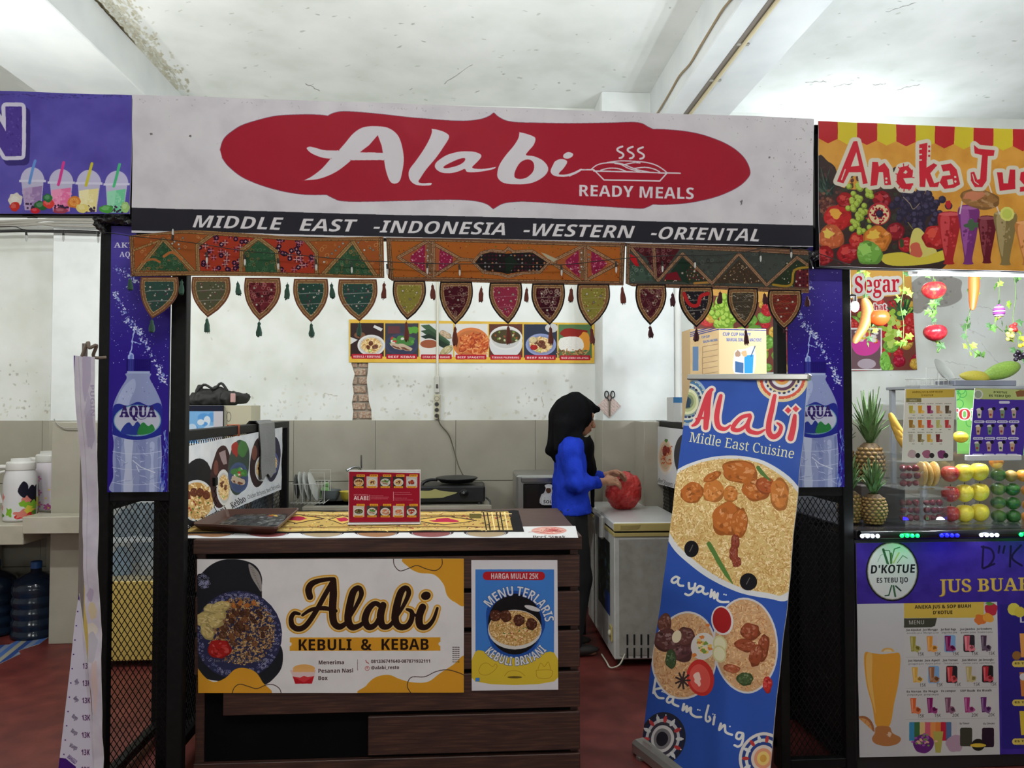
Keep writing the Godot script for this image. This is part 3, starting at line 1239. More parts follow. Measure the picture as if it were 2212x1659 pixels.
func main_sign(backing: Material, dark: Material):
	var D := 2.93
	var quad := [[286,204],[1759,256],[1756,533],[285,503]]
	var p := facing(quad, D, 690, col(206,202,209),31)
	mottle(p, [col(198,194,202), col(206,202,209), col(210,207,213)],0.004,12)
	# dust and scuffs that lie on the cloth
	for i in 260:
		var x := p.rng.randf_range(290,1755)
		var y := p.rng.randf_range(206,480)
		if i % 3 == 0: y = 210 + (x - 286) * 0.0353 + absf(p.rng.randfn(0,6))
		if i % 3 == 1: x = 1755 - absf(p.rng.randfn(0,60))
		p.blob(x, y, p.rng.randf_range(0.5,2.4), p.rng.randf_range(0.4,1.0),[col(168,164,168), col(140,136,138), col(184,180,186)][i % 3],0.4, p.rng.randf() * 3)
	for q in [[966 / 2.962,289],[411,294],[1601,436],[1662,340]]: p.blob(q[0], q[1],2.6,2.2, col(104,102,104),0.4)
	p.blob(1602,437,1.6,6.0, col(96,96,96),0.3,0.2)
	p.fill(pts([284,449,1762,487,1760,532,284,498]), col(36,34,42))
	p.fill(pts([284,499,1762,533,1762,540,284,506]), col(206,204,208))
	var red := col(152,27,45)
	var shape := [476,325,483,302,500,285,530,268,590,252,650,248,690,249,707,251]
	var o := spl(pts(shape), false, 5)
	o.append_array(spl(pts([708,251.5,722,245,745,242,800,246,900,256,990,262,1032,259,1055,252,1066.5,244]), false, 5))
	o.append_array(spl(pts([1067,244,1078,254,1100,263,1150,266.5,1300,266,1360,264.5,1385,266.5,1400,274,1411,279]), false, 5))
	o.append_array(spl(pts([1411,279,1440,279.5,1500,287,1560,307,1602,336,1619.5,369,1612,388,1588,407,1545,425,1490,437,1440,441,1411,440.5]), false, 5))
	o.append_array(spl(pts([1410.5,440.5,1397,447,1380,450,1300,446,1150,436,1110,436,1085,440,1066,451]), false, 5))
	o.append_array(spl(pts([1065,451,1050,440,1020,433,960,430.5,800,434,740,433,722,428,705,419.5]), false, 5))
	o.append_array(spl(pts([704,419.5,650,419,590,408,530,386,495,360,480,340]), false, 5))
	p.line(o, 2.2, col(120,90,110), false)
	p.fill(o, red)
	var w := col(207,203,210)
	var A := spl(pts([205,405,240,412,300,428,390,430,390,430,430,385,480,325,530,290,580,277,640,276,700,285,745,310,775,345,795,400,806,470,804,520,795,570,785,610,770,632,745,640,722,630,705,600,690,550,680,492,680,492,640,490,470,492,470,492,430,525,380,560,320,590,250,612,165,620,165,620,215,595,280,545,337,482,337,482,280,474,220,450,190,425,186,412],600,180,2.962), true, 4)
	p.fills([A, pts([640,332,585,395,525,441,600,441,672,444,665,400],600,180,2.962)], w)
	p.fill(spl(pts([985,293,985,293,1020,298,1070,315,1097,345,1060,410,1010,480,950,550,915,600,900,628,930,637,980,635,984,645,965,652,905,651,870,640,845,615,836,580,845,545,880,500,930,430,965,370,985,320],600,180,2.962), true, 4), w)
	p.fills([spl(pts([1005,530,1020,500,1080,460,1150,440,1210,436,1262,440,1298,455,1300,475,1270,510,1245,535,1260,546,1320,548,1398,536,1398,536,1380,550,1320,563,1250,570,1210,566,1196,548,1160,562,1110,574,1055,572,1020,555],600,180,2.962), true, 4), spl(pts([1195,478,1150,488,1090,515,1060,535,1075,543,1120,535,1165,520,1195,498],600,180,2.962), true, 4)], w)
	p.fills([spl(pts([1545,314,1545,314,1590,325,1640,345,1648,365,1635,400,1600,440,1590,462,1640,470,1700,500,1730,545,1715,585,1670,620,1610,642,1530,648,1450,640,1410,610,1405,570,1420,520,1460,460,1510,400,1540,350],600,180,2.962), true, 4), spl(pts([1590,490,1550,510,1520,560,1515,600,1545,613,1590,605,1630,570,1640,530,1625,498],600,180,2.962), true, 4)], w)
	p.fill(spl(pts([1775,500,1815,485,1852,500,1832,540,1800,575,1805,585,1850,582,1900,565,1940,545,1945,555,1900,582,1850,597,1790,598,1755,585,1745,560,1760,525],600,180,2.962), true, 4), w)
	p.fill(spl(pts([1828,458,1855,440,1888,448,1886,466,1860,482,1830,478],600,180,2.962), true, 4), w)
	# the pan with its steam
	var k := 2.962
	for q in [[90,593,160,552,245,552],[245,552,310,618,668,624,715,572,800,574],[245,560,715,573]]:
		p.line(pts(q, 1200,180, k),3.0, w)
	for q in [[226,552,262,524,310,510,385,508,440,520,520,552,600,568],[330,506,400,497,470,497,570,505,640,522,690,550,716,572],[290,555,340,543,400,545,450,562],[440,520,500,508,540,510],[500,545,570,538,630,548,668,566],[380,512,420,520,470,545,540,566]]:
		p.line(spl(pts(q, 1200,180, k), false, 5),2.6, w)
	for dx in [0,66,132]:
		p.line(spl(pts([428 + dx, 404,400 + dx, 415,398 + dx, 430,428 + dx, 448,434 + dx, 462,425 + dx, 474,410 + dx, 478],1200,180 + dx * 0.012, k), false, 5),4.4, w)
	p.text("READY MEALS", 1247.5,423.6,1500.5,429.8,24.5, w, 0)
	for q in [["MIDDLE", 412,491.5,606,496.5],["EAST", 641,498,764,500],["-INDONESIA", 802,501.5,1091,508],["-WESTERN", 1126,509,1367,514.5],["-ORIENTAL", 1402,515,1640,521.5]]:
		p.text(q[0], q[1], q[2], q[3], q[4],26.5, col(214,210,214),0,0.34)
	var t := thing("booth_sign", "white booth sign with a red oval, white lettering and black stripe", "sign")
	var pm: StandardMaterial3D = p.done("main_sign_print", 0.5)
	part("banner", sheet(p, quad, 90,18,0.004,0.010,5,2.2),[pm, backing], t)
	sign_frame(t, quad, D, dark)

func purple_sign(backing: Material, dark: Material):
	var D := 2.94
	var quad := [[-420,186],[284,205],[281,463],[-420,458]]
	var p := facing(quad, D, 600, col(84,74,160),33)
	mottle(p, [col(76,66,152), col(86,77,164), col(94,86,172)],0.004,15)
	for i in 60: p.blob(p.rng.randf_range(0,284),204 + absf(p.rng.randfn(0,4)), p.rng.randf_range(1,5),0.7, col(58,50,112),0.4)
	# letter with its shadow, a white rim and a mottled purple face
	var N := pts([-60,232,-18,232,14,290,14,232,46,232,46,336,12,336,-28,268,-28,336,-60,336])
	var sh := PackedVector2Array()
	for q in N: sh.append(q + Vector2(8,11))
	sh.append(sh[0])
	p.line(sh, 22, col(52,40,110))
	p.fill(sh, col(52,40,110))
	var rim := N.duplicate()
	rim.append(N[0])
	p.line(rim, 20, col(206,202,222))
	p.fill(N, col(206,202,222))
	p.line(rim, 3, col(70,50,130))
	p.fill(N, col(72,54,140))
	p.specks(15,234,45,334,60,0.6,3.0,[col(88,70,156), col(60,42,124)])
	# four cups with domed lids and straws
	var cups := [[71,362, col(150,120,170), col(96,140,205),50],[132,365, col(222,110,160), col(206,60,140),50],[191,366, col(226,214,150), col(196,186,60),50],[251,368, col(110,196,150), col(70,176,120),50]]
	for c in cups:
		var x: float = c[0]
		var y: float = c[1]
		p.oval(x, y + 30,26,30, col(188,184,214),0,24, PI, TAU)
		p.fill(pts([x - 24, y + 30, x + 24, y + 30, x + 18, y + 92, x - 18, y + 92]), col(184,180,208))
		p.fill(pts([x - 21, y + 46, x + 21, y + 40, x + 17, y + 92, x - 17, y + 92]), c[2])
		p.fill(pts([x - 21, y + 46, x, y + 42, x - 4, y + 92, x - 17, y + 92]), (c[2] as Color).lightened(0.25))
		for i in 30: p.blob(x + p.rng.randfn(0,9), y + p.rng.randf_range(48,84), p.rng.randf_range(1,4), p.rng.randf_range(1,4), (c[2] as Color).lightened(p.rng.randf_range(0.05,0.35)),0.3)
		p.rect(x - 29, y + 27, x + 29, y + 32, col(206,204,226))
		p.line(pts([x + 6, y - 14, x - 6, y + 34]),6, c[3])
		for i in 16: p.dot(x + p.rng.randf_range(-15,15), y + p.rng.randf_range(78,92),2.4, col(52,36,62))
	for q in [[33,432,16,15, col(214,208,200)],[31,446,11,10, col(196,50,40)],[88,444,14,10, col(40,96,50)],[105,440,12,10, col(206,60,56)],[104,428,10,9, col(44,110,60)],[160,436,14,13, col(206,120,50)],[178,450,14,10, col(222,206,120)],[230,452,16,9, col(70,150,60)],[272,448,9,12, col(150,190,110)],[76,455,10,6, col(190,30,46)],[130,455,16,6, col(150,60,80)]]:
		p.blob(q[0], q[1], q[2], q[3], q[4],0.12)
		p.blob(q[0] - 2, q[1] - 2, q[2] * 0.55, q[3] * 0.5, (q[4] as Color).lightened(0.22),0.2)
	p.oval(160,436,10,9, col(226,160,84))
	for i in 10: p.seg(160,436,160 + 9 * cos(i * 0.63),436 + 8 * sin(i * 0.63),0.8, col(190,100,40))
	var t := thing("drinks_sign", "purple booth sign printed with bubble drinks and a large letter", "sign")
	part("banner", sheet(p, quad, 40,14,0.004,0.012,9,2.4),[p.done("purple_sign_print", 0.5), backing], t)
	sign_frame(t, quad, D, dark)

func fruit_sign(backing: Material, dark: Material):
	var D := 2.94
	var quad := [[1767,262],[2560,293],[2560,594],[1770,575]]
	var p := facing(quad, D, 620, col(206,146,60),35)
	mottle(p, [col(196,136,54), col(208,150,64), col(214,156,72)],0.006,18)
	# awning stripes with pointed ends
	for i in 18:
		var x := 1767 + i * 42.2 - 0.6 * (i > 9 as int)
		var dy := (x - 1767) * 0.039
		var c: Color = col(176,40,46) if i % 2 == 0 else col(204,186,50)
		p.fill(pts([x, 258 + dy, x + 42.4,260 + dy, x + 42.4,300 + dy, x + 21,310 + dy, x, 299 + dy]), c)
	# dark heap of fruit behind
	p.fill(spl(pts([1764,352,1790,350,1806,366,1812,400,1850,410,1900,404,1960,414,2000,430,2030,470,2036,580,1764,580]), true, 5), col(58,46,44))
	p.specks(1768,360,1990,570,260,2,8,[col(70,50,46), col(48,40,42), col(84,52,50), col(56,62,50)])
	# pineapple leaves in the corner
	for i in 26: p.line(pts([1788 + p.rng.randfn(0,6),420,1780 + p.rng.randfn(0,20),360 + p.rng.randf() * 46]),[5.0,1.0],[col(46,62,56), col(66,84,74), col(34,46,44)][i % 3], false)
	for i in 60: p.blob(1786 + p.rng.randfn(0,12),442 + p.rng.randfn(0,12),3.2,3.0,[col(104,64,56), col(86,46,44), col(126,84,66)][i % 3],0.2)
	var apple := func(x, y, r, c, hi):
		p.lump(x, y, r, r * 0.96, c)
		p.blob(x - r * 0.25, y - r * 0.3, r * 0.42, r * 0.36, hi, 0.3)
	apple.call(1811,470,30, col(186,40,40), col(216,160,66))
	apple.call(1795,513,28, col(196,100,60), col(216,186,90))
	apple.call(1825,432,17, col(158,32,38), col(190,66,60))
	apple.call(1905,432,20, col(136,26,36), col(176,50,56))
	apple.call(1936,500,20, col(140,34,44), col(176,66,70))
	apple.call(1780,552,22, col(150,30,36), col(190,60,60))
	apple.call(1830,548,22, col(166,34,40), col(196,70,66))
	apple.call(1852,520,18, col(186,46,44), col(206,90,70))
	# green grapes
	for i in 44:
		var gx := 1856 + p.rng.randfn(0,13)
		var gy := 390 + i * 2.6
		p.dot(gx, gy, 6.6, col(126,146,50))
		p.dot(gx - 1.2, gy - 1.6,4.6, col(168,190,84))
	# cut pomegranate
	p.oval(1899,462,25,24, col(176,50,60))
	p.oval(1899,463,22,21, col(214,196,150))
	for i in 60: p.dot(1899 + p.rng.randfn(0,9),464 + p.rng.randfn(0,8.5),2.2,[col(150,20,40), col(186,40,56), col(120,14,30)][i % 3])
	# dark grapes
	for i in 120:
		var gx := 1980 + p.rng.randfn(0,24)
		var gy := 452 + p.rng.randfn(0,20)
		p.dot(gx, gy, 8.4, col(44,38,58))
		p.dot(gx - 2, gy - 2.4,5.0,[col(70,64,88), col(58,52,76)][i % 2])
	p.line(spl(pts([1950,426,1964,440,1972,452,1985,440])),1.6, col(150,136,110))
	# orange, lime, pear, banana, strawberry
	apple.call(1896,517,30, col(216,130,54), col(224,186,80))
	p.lump(1959,528,17,17, col(176,36,44))
	p.blob(1950,524,5,9, col(60,76,44),0.3)
	p.fill(spl(pts([1972,500,1985,492,2000,506,2018,530,2026,552,2016,566,1978,564,1966,540]), true, 5), col(206,196,110))
	p.blob(1980,540,14,18, col(196,96,76),0.25)
	p.line(pts([1962,480,1973,494]),2, col(120,110,60))
	p.fill(spl(pts([1905,552,1950,544,1990,556,2040,540,2044,560,1990,572,1920,572]), true, 5), col(206,190,70))
	p.lump(1877,547,29,27, col(120,176,76))
	p.blob(1868,538,14,12, col(150,200,100),0.25)
	apple.call(2020,512,26, col(186,46,46), col(206,80,66))
	# tall glasses of juice
	var glassy := [[2050,462,34,108, col(186,46,52)],[2092,448,32,122, col(134,60,136)],[2132,470,28,98, col(110,34,46)],[2172,460,34,112, col(150,130,84)],[2222,480,40,92, col(216,140,76)],[2290,470,40,100, col(190,60,60)],[2370,470,40,100, col(206,170,60)]]
	for g in glassy:
		var x: float = g[0]
		var y: float = g[1]
		var r: float = g[2] * 0.68
		p.fill(spl(pts([x - r, y, x + r, y, x + r * 0.86, y + g[3] * 0.4, x + r * 0.4, y + g[3] * 0.9, x + r * 0.5, y + g[3], x - r * 0.5, y + g[3], x - r * 0.4, y + g[3] * 0.9, x - r * 0.86, y + g[3] * 0.4]), true, 4), (g[4] as Color).darkened(0.15))
		p.fill(spl(pts([x - r * 0.8, y + 6, x, y + 8, x - r * 0.1, y + g[3] * 0.5, x - r * 0.3, y + g[3] * 0.85, x - r * 0.75, y + g[3] * 0.4]), true, 4), (g[4] as Color).lightened(0.12))
		p.specks(x - r * 0.5, y + 10, x + r * 0.5, y + g[3] * 0.7,26,1,4,[(g[4] as Color).lightened(0.1), (g[4] as Color).darkened(0.2)])
		p.oval(x, y + 1, r, 4, (g[4] as Color).lightened(0.2))
	p.line(pts([2072,462,2080,424,2100,408]),3, col(206,196,196))
	p.line(pts([2160,462,2140,410,2136,396]),3, col(206,196,196))
	p.lump(2118,430,42,22, col(156,112,66),0.1)
	p.blob(2106,424,22,10, col(190,120,90),0.3)
	p.dot(2176,462,16, col(206,206,110))
	p.dot(2176,462,11, col(186,196,90))
	p.blob(2048,442,6,9, col(170,36,46),0.2)
	p.blob(2098,486,14,10, col(70,96,70),0.3)
	# lettering cut out in cream with red faces
	var red := col(190,36,52)
	var cream := col(206,200,184)
	var letters := [
		[[1852,305,1844,305,1808,392,1822,396,1834,372,1860,372,1864,398,1874,396],[1838,360,1850,328,1856,358]],
		[[1884,350,1896,350,1898,360,1910,352,1920,366,1924,400,1910,400,1907,372,1898,372,1894,400,1880,402]],
		[[1936,380,1944,362,1960,358,1972,370,1970,384,1950,386,1956,398,1972,396,1966,410,1946,408,1936,396],[1950,374,1956,367,1960,372,1956,376]],
		[[1986,312,2004,308,2002,362,2018,352,2026,356,2010,374,2018,396,2030,392,2026,404,2008,404,2000,384,1998,404,1986,404]],
		[[2034,356,2056,352,2068,366,2074,398,2060,406,2040,408,2030,394,2036,380,2054,378,2052,368,2038,370],[2046,388,2058,386,2060,398,2048,400]],
		[[2106,312,2116,320,2150,324,2148,336,2136,336,2132,390,2122,404,2106,404,2098,390,2098,372,2106,370,2112,388,2118,386,2124,334,2108,330]],
		[[2154,372,2166,372,2168,396,2178,396,2182,366,2194,366,2194,408,2160,412]],
		[[2206,372,2230,366,2236,376,2218,380,2232,396,2224,412,2204,414,2204,404,2216,402,2204,388]],
	]
	for l in letters:
		var q := pts(l[0])
		q.append(q[0])
		p.line(q, 17, cream)
		p.fill(q, cream)
	for l in letters:
		var cs := []
		for c in l: cs.append(pts(c))
		p.fills(cs, red)
	for q in [[2008,316],[2008,326],[2008,336],[1914,386],[1914,394],[2064,382],[2064,392]]: p.dot(q[0], q[1],2.6, cream if q[0] != 2008 else red)
	for i in 11: p.seg(1954 + 16 * cos(i * 0.57),384 + 24 * sin(i * 0.57),1954 + 21 * cos(i * 0.57),384 + 31 * sin(i * 0.57),2.2, red)
	for q in [[1986,322],[1986,334],[1986,346]]: p.seg(q[0] - 1, q[1], q[0] + 6, q[1] - 1,3, cream)
	p.line(pts([1818,388,1826,366]),2.6, cream)
	p.line(pts([2102,376,2106,392,2114,398]),2.2, cream)
	var t := thing("juice_sign", "fruit juice booth sign with red and yellow awning stripes", "sign")
	part("banner", sheet(p, quad, 40,14,0.004,0.010,13,2.4),[p.done("fruit_sign_print", 0.45), backing], t)
	sign_frame(t, quad, D, dark)
	# rail at the back that the ivy hangs from
	t = thing("hanging_rail", "thin black rail behind the fruit juice sign that carries the ivy", "rail")
	var m := mb()
	m.span(v3(1.63,2.26,-3.788), v3(3.3,2.272,-3.772))
	part("rail", m, dark, t)
	for x in [1.75,2.45,3.1]:
		m = mb()
		m.span(v3(x, 2.264,-3.775), v3(x + 0.015,2.278,-3.02))
		part("arm", m, dark, t)

# ==================================================================== embroidered valances under the sign
func stitch(p: Print, q: PackedVector2Array, wd: float, c: Color, hi: Color):
	# a couched cord: a band with short slanting stitches
	p.line(q, wd, c)
	for i in q.size() - 1:
		var a := q[i]
		var b := q[i + 1]
		var n := maxi(1, int(a.distance_to(b) / 2.2))
		var d := (b - a).normalized()
		for k in n:
			var e := a.lerp(b, (k + 0.5) / n) + d.orthogonal() * p.rng.randf_range(-0.25,0.25) * wd
			p.line(PackedVector2Array([e - d * 0.9 - d.orthogonal() * wd * 0.18, e + d * 0.9 + d.orthogonal() * wd * 0.18]),1.0, hi if p.rng.randf() < 0.75 else c.darkened(0.3), false)

func cord(p: Print, a: Array, c := Color8(150,116,76), hi := Color8(206,176,118), wd := 7.0):
	var q := pts(a)
	p.line(q, wd + 2.0, c.darkened(0.45))
	p.line(q, wd, c)
	for s in [-0.38,0.38]:
		var r := PackedVector2Array()
		for i in q.size():
			var d := (q[mini(i + 1, q.size() - 1)] - q[maxi(i - 1,0)]).normalized().orthogonal()
			r.append(q[i] + d * wd * s)
		stitch(p, r, 1.4, hi.darkened(0.2), hi)

func quilt(p: Print, a: Array, base: Color, kind: String, acc: Array, count := 60):
	# one patch of cloth with its own embroidery
	var q := pts(a)
	p.fill(q, base)
	var lo := q[0]
	var hi := q[0]
	for e in q:
		lo = lo.min(e)
		hi = hi.max(e)
	var i := 0
	var tries := 0
	while i < count and tries < count * 12:
		tries += 1
		var e := Vector2(p.rng.randf_range(lo.x, hi.x), p.rng.randf_range(lo.y, hi.y))
		if not Geometry2D.is_point_in_polygon(e, q): continue
		i += 1
		var c: Color = acc[p.rng.randi() % acc.size()]
		match kind:
			"curl":
				var r := p.rng.randf_range(1.5,4.5)
				p.ring(e.x, e.y, r, r * 0.8,0.8, c, p.rng.randf() * 3)
			"flower":
				if i % 2:
					p.dot(e.x, e.y, 5.4, col(46,18,50))
					p.line(pts([e.x - 2, e.y, e.x + 2, e.y]),1.4, c)
					p.line(pts([e.x, e.y - 2, e.x, e.y + 2]),1.4, c)
				else:
					for k in 8: p.seg(e.x, e.y, e.x + 7 * cos(k * 0.785), e.y + 7 * sin(k * 0.785),1.5, col(70,22,56) if k % 2 else c)
					p.dot(e.x, e.y, 1.2, col(206,200,200))
			"wave":
				var x0 := e.x - 6
				var w := PackedVector2Array()
				for k in 7: w.append(Vector2(x0 + k * 2, e.y + 1.6 * sin(k * 1.3)))
				p.line(w, 0.8, c)
			"ring":
				p.ring(e.x, e.y, 3.0,3.0,1.5, c)
				p.dot(e.x, e.y, 1.0, c.darkened(0.5))
			"check":
				var g := Vector2(roundf(e.x / 8) * 8, roundf(e.y / 8) * 8)
				p.fill(pts([g.x - 2.6, g.y, g.x, g.y - 2.6, g.x + 2.6, g.y, g.x, g.y + 2.6]), c)
			_:
				p.dot(e.x, e.y, p.rng.randf_range(0.7,1.7), c)

func mirrors(p: Print, xs: Array):
	for q in xs:
		p.dot(q[0], q[1],2.9, col(110,84,60))
		p.dot(q[0], q[1],2.1,[col(214,216,214), col(176,178,176), col(140,138,136)][p.rng.randi() % 3])

func flap_outline(x0: float, x1: float, y: float, tx: float, ty: float) -> PackedVector2Array:
	var h := ty - y
	var a := pts([x0 + 2, y, x0, y + h * 0.2, x0 + 1, y + h * 0.38, x0 + (tx - x0) * 0.2, y + h * 0.6, x0 + (tx - x0) * 0.55, y + h * 0.82])
	var o := PackedVector2Array()
	o.append_array(spl(a, false, 4))
	o.append(Vector2(tx, ty))
	var b := pts([x1 - (x1 - tx) * 0.55, y + h * 0.82, x1 - (x1 - tx) * 0.2, y + h * 0.6, x1 - 1, y + h * 0.38, x1, y + h * 0.2, x1 - 2, y])
	o.append_array(spl(b, false, 4))
	return o

func shrink(o: PackedVector2Array, by: float) -> PackedVector2Array:
	var r := Geometry2D.offset_polygon(o, -by)
	if r.is_empty(): return o
	return r[0]

func tassel(px: float, y0: float, y1: float, mt: Material, parent: Node3D, D: float, sd: int):
	var rng := RandomNumberGenerator.new()
	rng.seed = sd
	var a := at(px, y0, D)
	var b := at(px + rng.randf_range(-2,3), y1, D)
	var l := (a - b).length()
	var m := mb()
	var dir := (b - a) / l
	m.tube([a, a + dir * l * 0.12],0.0012,5)
	var prof := [0.1,0.2,0.32,0.5,0.75,0.96]
	var rad := [0.003,0.0065,0.0058,0.009,0.011,0.010]
	var p := []
	var r := []
	for i in 6:
		p.append(a + dir * l * prof[i] + v3(rng.randf_range(-0.001,0.001),0,0))
		r.append(rad[i] * rng.randf_range(0.85,1.15))
	m.tube(p, r, 8)
	for k in 7:
		var e: Vector3 = p[5] + v3(rng.randf_range(-0.008,0.008),0, rng.randf_range(-0.006,0.006))
		m.tube([p[4].lerp(e, 0.5), e + dir * l * rng.randf_range(0.02,0.12)],0.0014,4)
	part("tassel", m, mt, parent)

func valances():
	var D := 2.895
	var green := mat("tassel_green", col(44,74,62),0.9)
	var brown := mat("tassel_brown", col(96,42,30),0.9)
	var wine := mat("tassel_wine", col(58,16,26),0.9)
	var lining := mat("valance_lining", col(96,66,50),0.95)
	var lining_dark := mat("valance_lining_dark", col(34,28,30),0.95)
	# ---- the first: orange and green
	var p := facing([[274,488],[836,720]], D, 900, col(132,96,62),51)
	var gold := [col(196,150,92), col(170,100,50), col(214,176,120)]
	quilt(p, [282,506,395,500,500,505,660,515,830,514,828,592,283,590], col(166,92,44), "curl", gold, 150)
	var g2 := [col(110,140,104), col(30,70,44), col(170,110,60), col(90,120,90)]
	quilt(p, [352,518,408,586,300,584], col(48,88,62), "curl", g2,70)
	quilt(p, [762,527,808,596,705,592], col(52,92,66), "curl", g2,60)
	quilt(p, [430,532,460,506,540,510,558,514,524,540,522,588,432,585], col(176,62,40), "flower", [col(196,120,150), col(220,190,190)],40)
	quilt(p, [600,540,562,514,640,514,660,520,682,545,682,592,604,590], col(176,62,40), "flower", [col(196,120,150), col(220,190,190)],36)
	quilt(p, [527,545,558,520,594,545,602,590,530,588], col(50,92,64), "curl", g2,50)
	for q in [[352,516,296,586],[352,516,420,588],[520,588,522,540,558,514,597,543,603,590],[428,586,426,530,460,506],[684,592,683,545,658,516],[762,522,698,592],[762,522,812,596]]: cord(p, q)
	for q in [[282,506,400,499,500,506,660,516,828,515],[284,592,420,590,560,592,700,596,830,600]]: cord(p, q, col(140,100,66), col(196,160,100),8.0)
	for q in [[284,506,288,592],[822,516,824,598]]: cord(p, q, col(124,84,60), col(206,176,118),6.0)
	cord(p, [288,541,345,520], col(160,96,50), col(206,176,118),3.0)
	p.line(spl(pts([306,566,330,560,345,566]), false, 5),5, col(176,110,60))
	p.line(spl(pts([354,554,372,545,392,560]), false, 5),6, col(186,116,62))
	mirrors(p, [[377,522],[386,528],[387,537],[395,514],[700,566],[708,556],[717,548],[725,541],[733,533],[741,526],[774,524],[787,540],[800,536],[806,540],[822,552],[372,526]])
	var f1 := [[302,385,598,328,688, col(52,84,76), "dots", [col(196,200,200), col(120,40,76), col(90,116,106)]],[413,497,598,448,685, col(92,96,72), "dots", [col(196,196,190), col(70,80,60), col(140,60,90)]],[527,606,600,560,692, col(118,42,50), "ring", [col(176,110,110), col(70,24,32)]],[633,709,602,671.6,695.5, col(46,82,72), "dots", [col(200,204,204), col(110,40,70), col(90,120,110)]],[730,815,603,776,694, col(48,84,76), "dots", [col(206,208,208), col(130,36,80), col(90,120,112)]]]
	var t := thing("valance", "orange and green embroidered valance with green tassels under the sign", "valance")
	valance_parts(t, p, f1, spl(pts([279,509,300,507,340,503,396,497,450,499,560,506,660,513,760,512,828,511]), false, 3), pts([830,600,784,601,700,599,560,596,420,595,283,597]), D, lining, col(120,76,58), "orange_valance", 61)
	for q in [[281,600,627],[393,603,636],[513,607,637],[621,610,646],[716,610,644],[328,688,718],[447,685,718],[560,692,727],[672,696,728],[777,695,727]]: tassel(q[0], q[1], q[2], green, t, D + 0.004, int(q[0]))
	# ---- the second: pink diamonds on orange
	p = facing([[828,500],[1356,720]], D, 900, col(128,92,64),52)
	quilt(p, [838,516,1090,520,1348,530,1346,610,846,600], col(180,104,42), "dots", [col(120,50,30), col(104,110,50), col(196,130,60), col(150,70,36)],240)
	for q in [[860,556,925,522,990,560,930,598],[1190,566,1262,532,1332,570,1258,608]]: quilt(p, q, col(170,96,56), "curl", [col(206,150,100)],20)
	for q in [[888,552,918,528,918,588,886,564],[950,532,978,552,978,572,948,592],[1222,562,1250,540,1252,600,1222,574],[1278,538,1312,570,1280,598,1276,570]]: quilt(p, q, col(150,34,76), "dots", [col(214,196,196), col(196,110,140)],34)
	for q in [[921,526,923,592],[1252,538,1254,602]]: quilt(p, [q[0], q[1], q[0] + 11, q[1], q[2] + 11, q[3], q[2], q[3]], col(130,96,66), "dots", [col(150,140,130), col(176,170,160)],18)
	for q in [[860,556,925,520,996,560,930,600,860,556],[1190,566,1262,530,1334,570,1258,610,1190,566],[936,522,938,598],[1264,534,1266,606],[990,560,1020,562],[1184,567,1200,566]]: cord(p, q, col(146,108,78), col(206,168,130),5.5)
	quilt(p, [1026,568,1040,550,1060,545,1094,548,1140,545,1160,548,1182,567,1166,584,1130,586,1096,592,1080,588,1046,584], col(34,30,32), "check", [col(96,26,50), col(196,130,90), col(70,20,40), col(150,150,150)],130)
	p.fill(pts([1090,558,1104,552,1118,566,1100,590,1094,592]), col(28,44,34))
	cord(p, [1022,566,1040,546,1062,541,1090,544,1098,536,1108,544,1150,542,1186,566,1166,588,1130,590,1098,598,1078,592,1044,588,1022,566], col(140,104,80), col(206,170,136),4.5)
	p.fill(pts([1168,545,1178,548,1204,560,1196,566,1182,558]), col(186,184,160))
	for q in [[838,516,960,517,1090,521,1220,525,1348,529],[846,603,960,604,1090,608,1220,610,1346,613]]: cord(p, q, col(120,86,66), col(196,160,116),8.0)
	for q in [[840,517,846,602],[1344,530,1342,610]]: cord(p, q, col(110,80,60), col(196,160,116),6.0)
	mirrors(p, [[924,553],[924,563],[924,576],[923,540],[1256,546],[1256,560],[1256,576],[1272,550],[1272,560],[1253,588]])
	var f2 := [[848,920,606,879.6,691, col(150,146,66), "dots", [col(196,190,110), col(120,110,50), col(206,200,150)]],[949,1021.6,608,983.6,701, col(74,20,34), "ring", [col(150,120,110), col(96,40,50)]],[1056,1128.5,610,1097.8,700, col(156,50,80), "dots", [col(206,130,150), col(190,110,90), col(214,196,196)]],[1148,1220.7,612,1188,702, col(66,18,32), "ring", [col(170,150,140), col(96,40,50)]],[1246,1318,613,1276.8,705, col(150,146,66), "dots", [col(206,200,140), col(120,110,50), col(150,70,70)]]]
	t = thing("valance", "orange embroidered valance with pink diamonds and brown tassels under the sign", "valance")
	valance_parts(t, p, f2, spl(pts([834,513,960,515,1090,517,1220,521,1351,524]), false, 3), pts([1347,616,1300,616,1160,613,1000,609,846,606,838,600]), D, lining_dark, col(44,36,38), "pink_valance", 62)
	for q in [[830,608,645],[934,612,646],[1040,618,652],[1138,620,652],[1234,620,652],[1344,616,656],[878,692,736],[983,702,746],[1098,701,743],[1189,703,743],[1277,706,743]]: tassel(q[0], q[1], q[2], brown, t, D + 0.004, int(q[0]))
	# ---- the third: dark red and grey zigzag
	p = facing([[1348,512],[1752,726]], D, 900, col(120,88,66),53)
	quilt(p, [1356,528,1550,534,1746,545,1744,622,1354,612], col(72,80,76), "curl", [col(44,46,48), col(110,116,110), col(60,62,62)],190)
	quilt(p, [1366,535,1412,532,1470,536,1424,600,1416,600,1400,560], col(84,28,36), "ring", [col(130,80,84), col(60,22,30)],60)
	quilt(p, [1358,572,1388,574,1418,606,1358,608], col(70,92,80), "ring", [col(110,130,116), col(50,70,60)],18)
	quilt(p, [1474,556,1500,580,1536,612,1432,608], col(52,60,46), "dots", [col(150,30,44), col(206,150,100), col(196,196,190), col(110,24,40)],80)
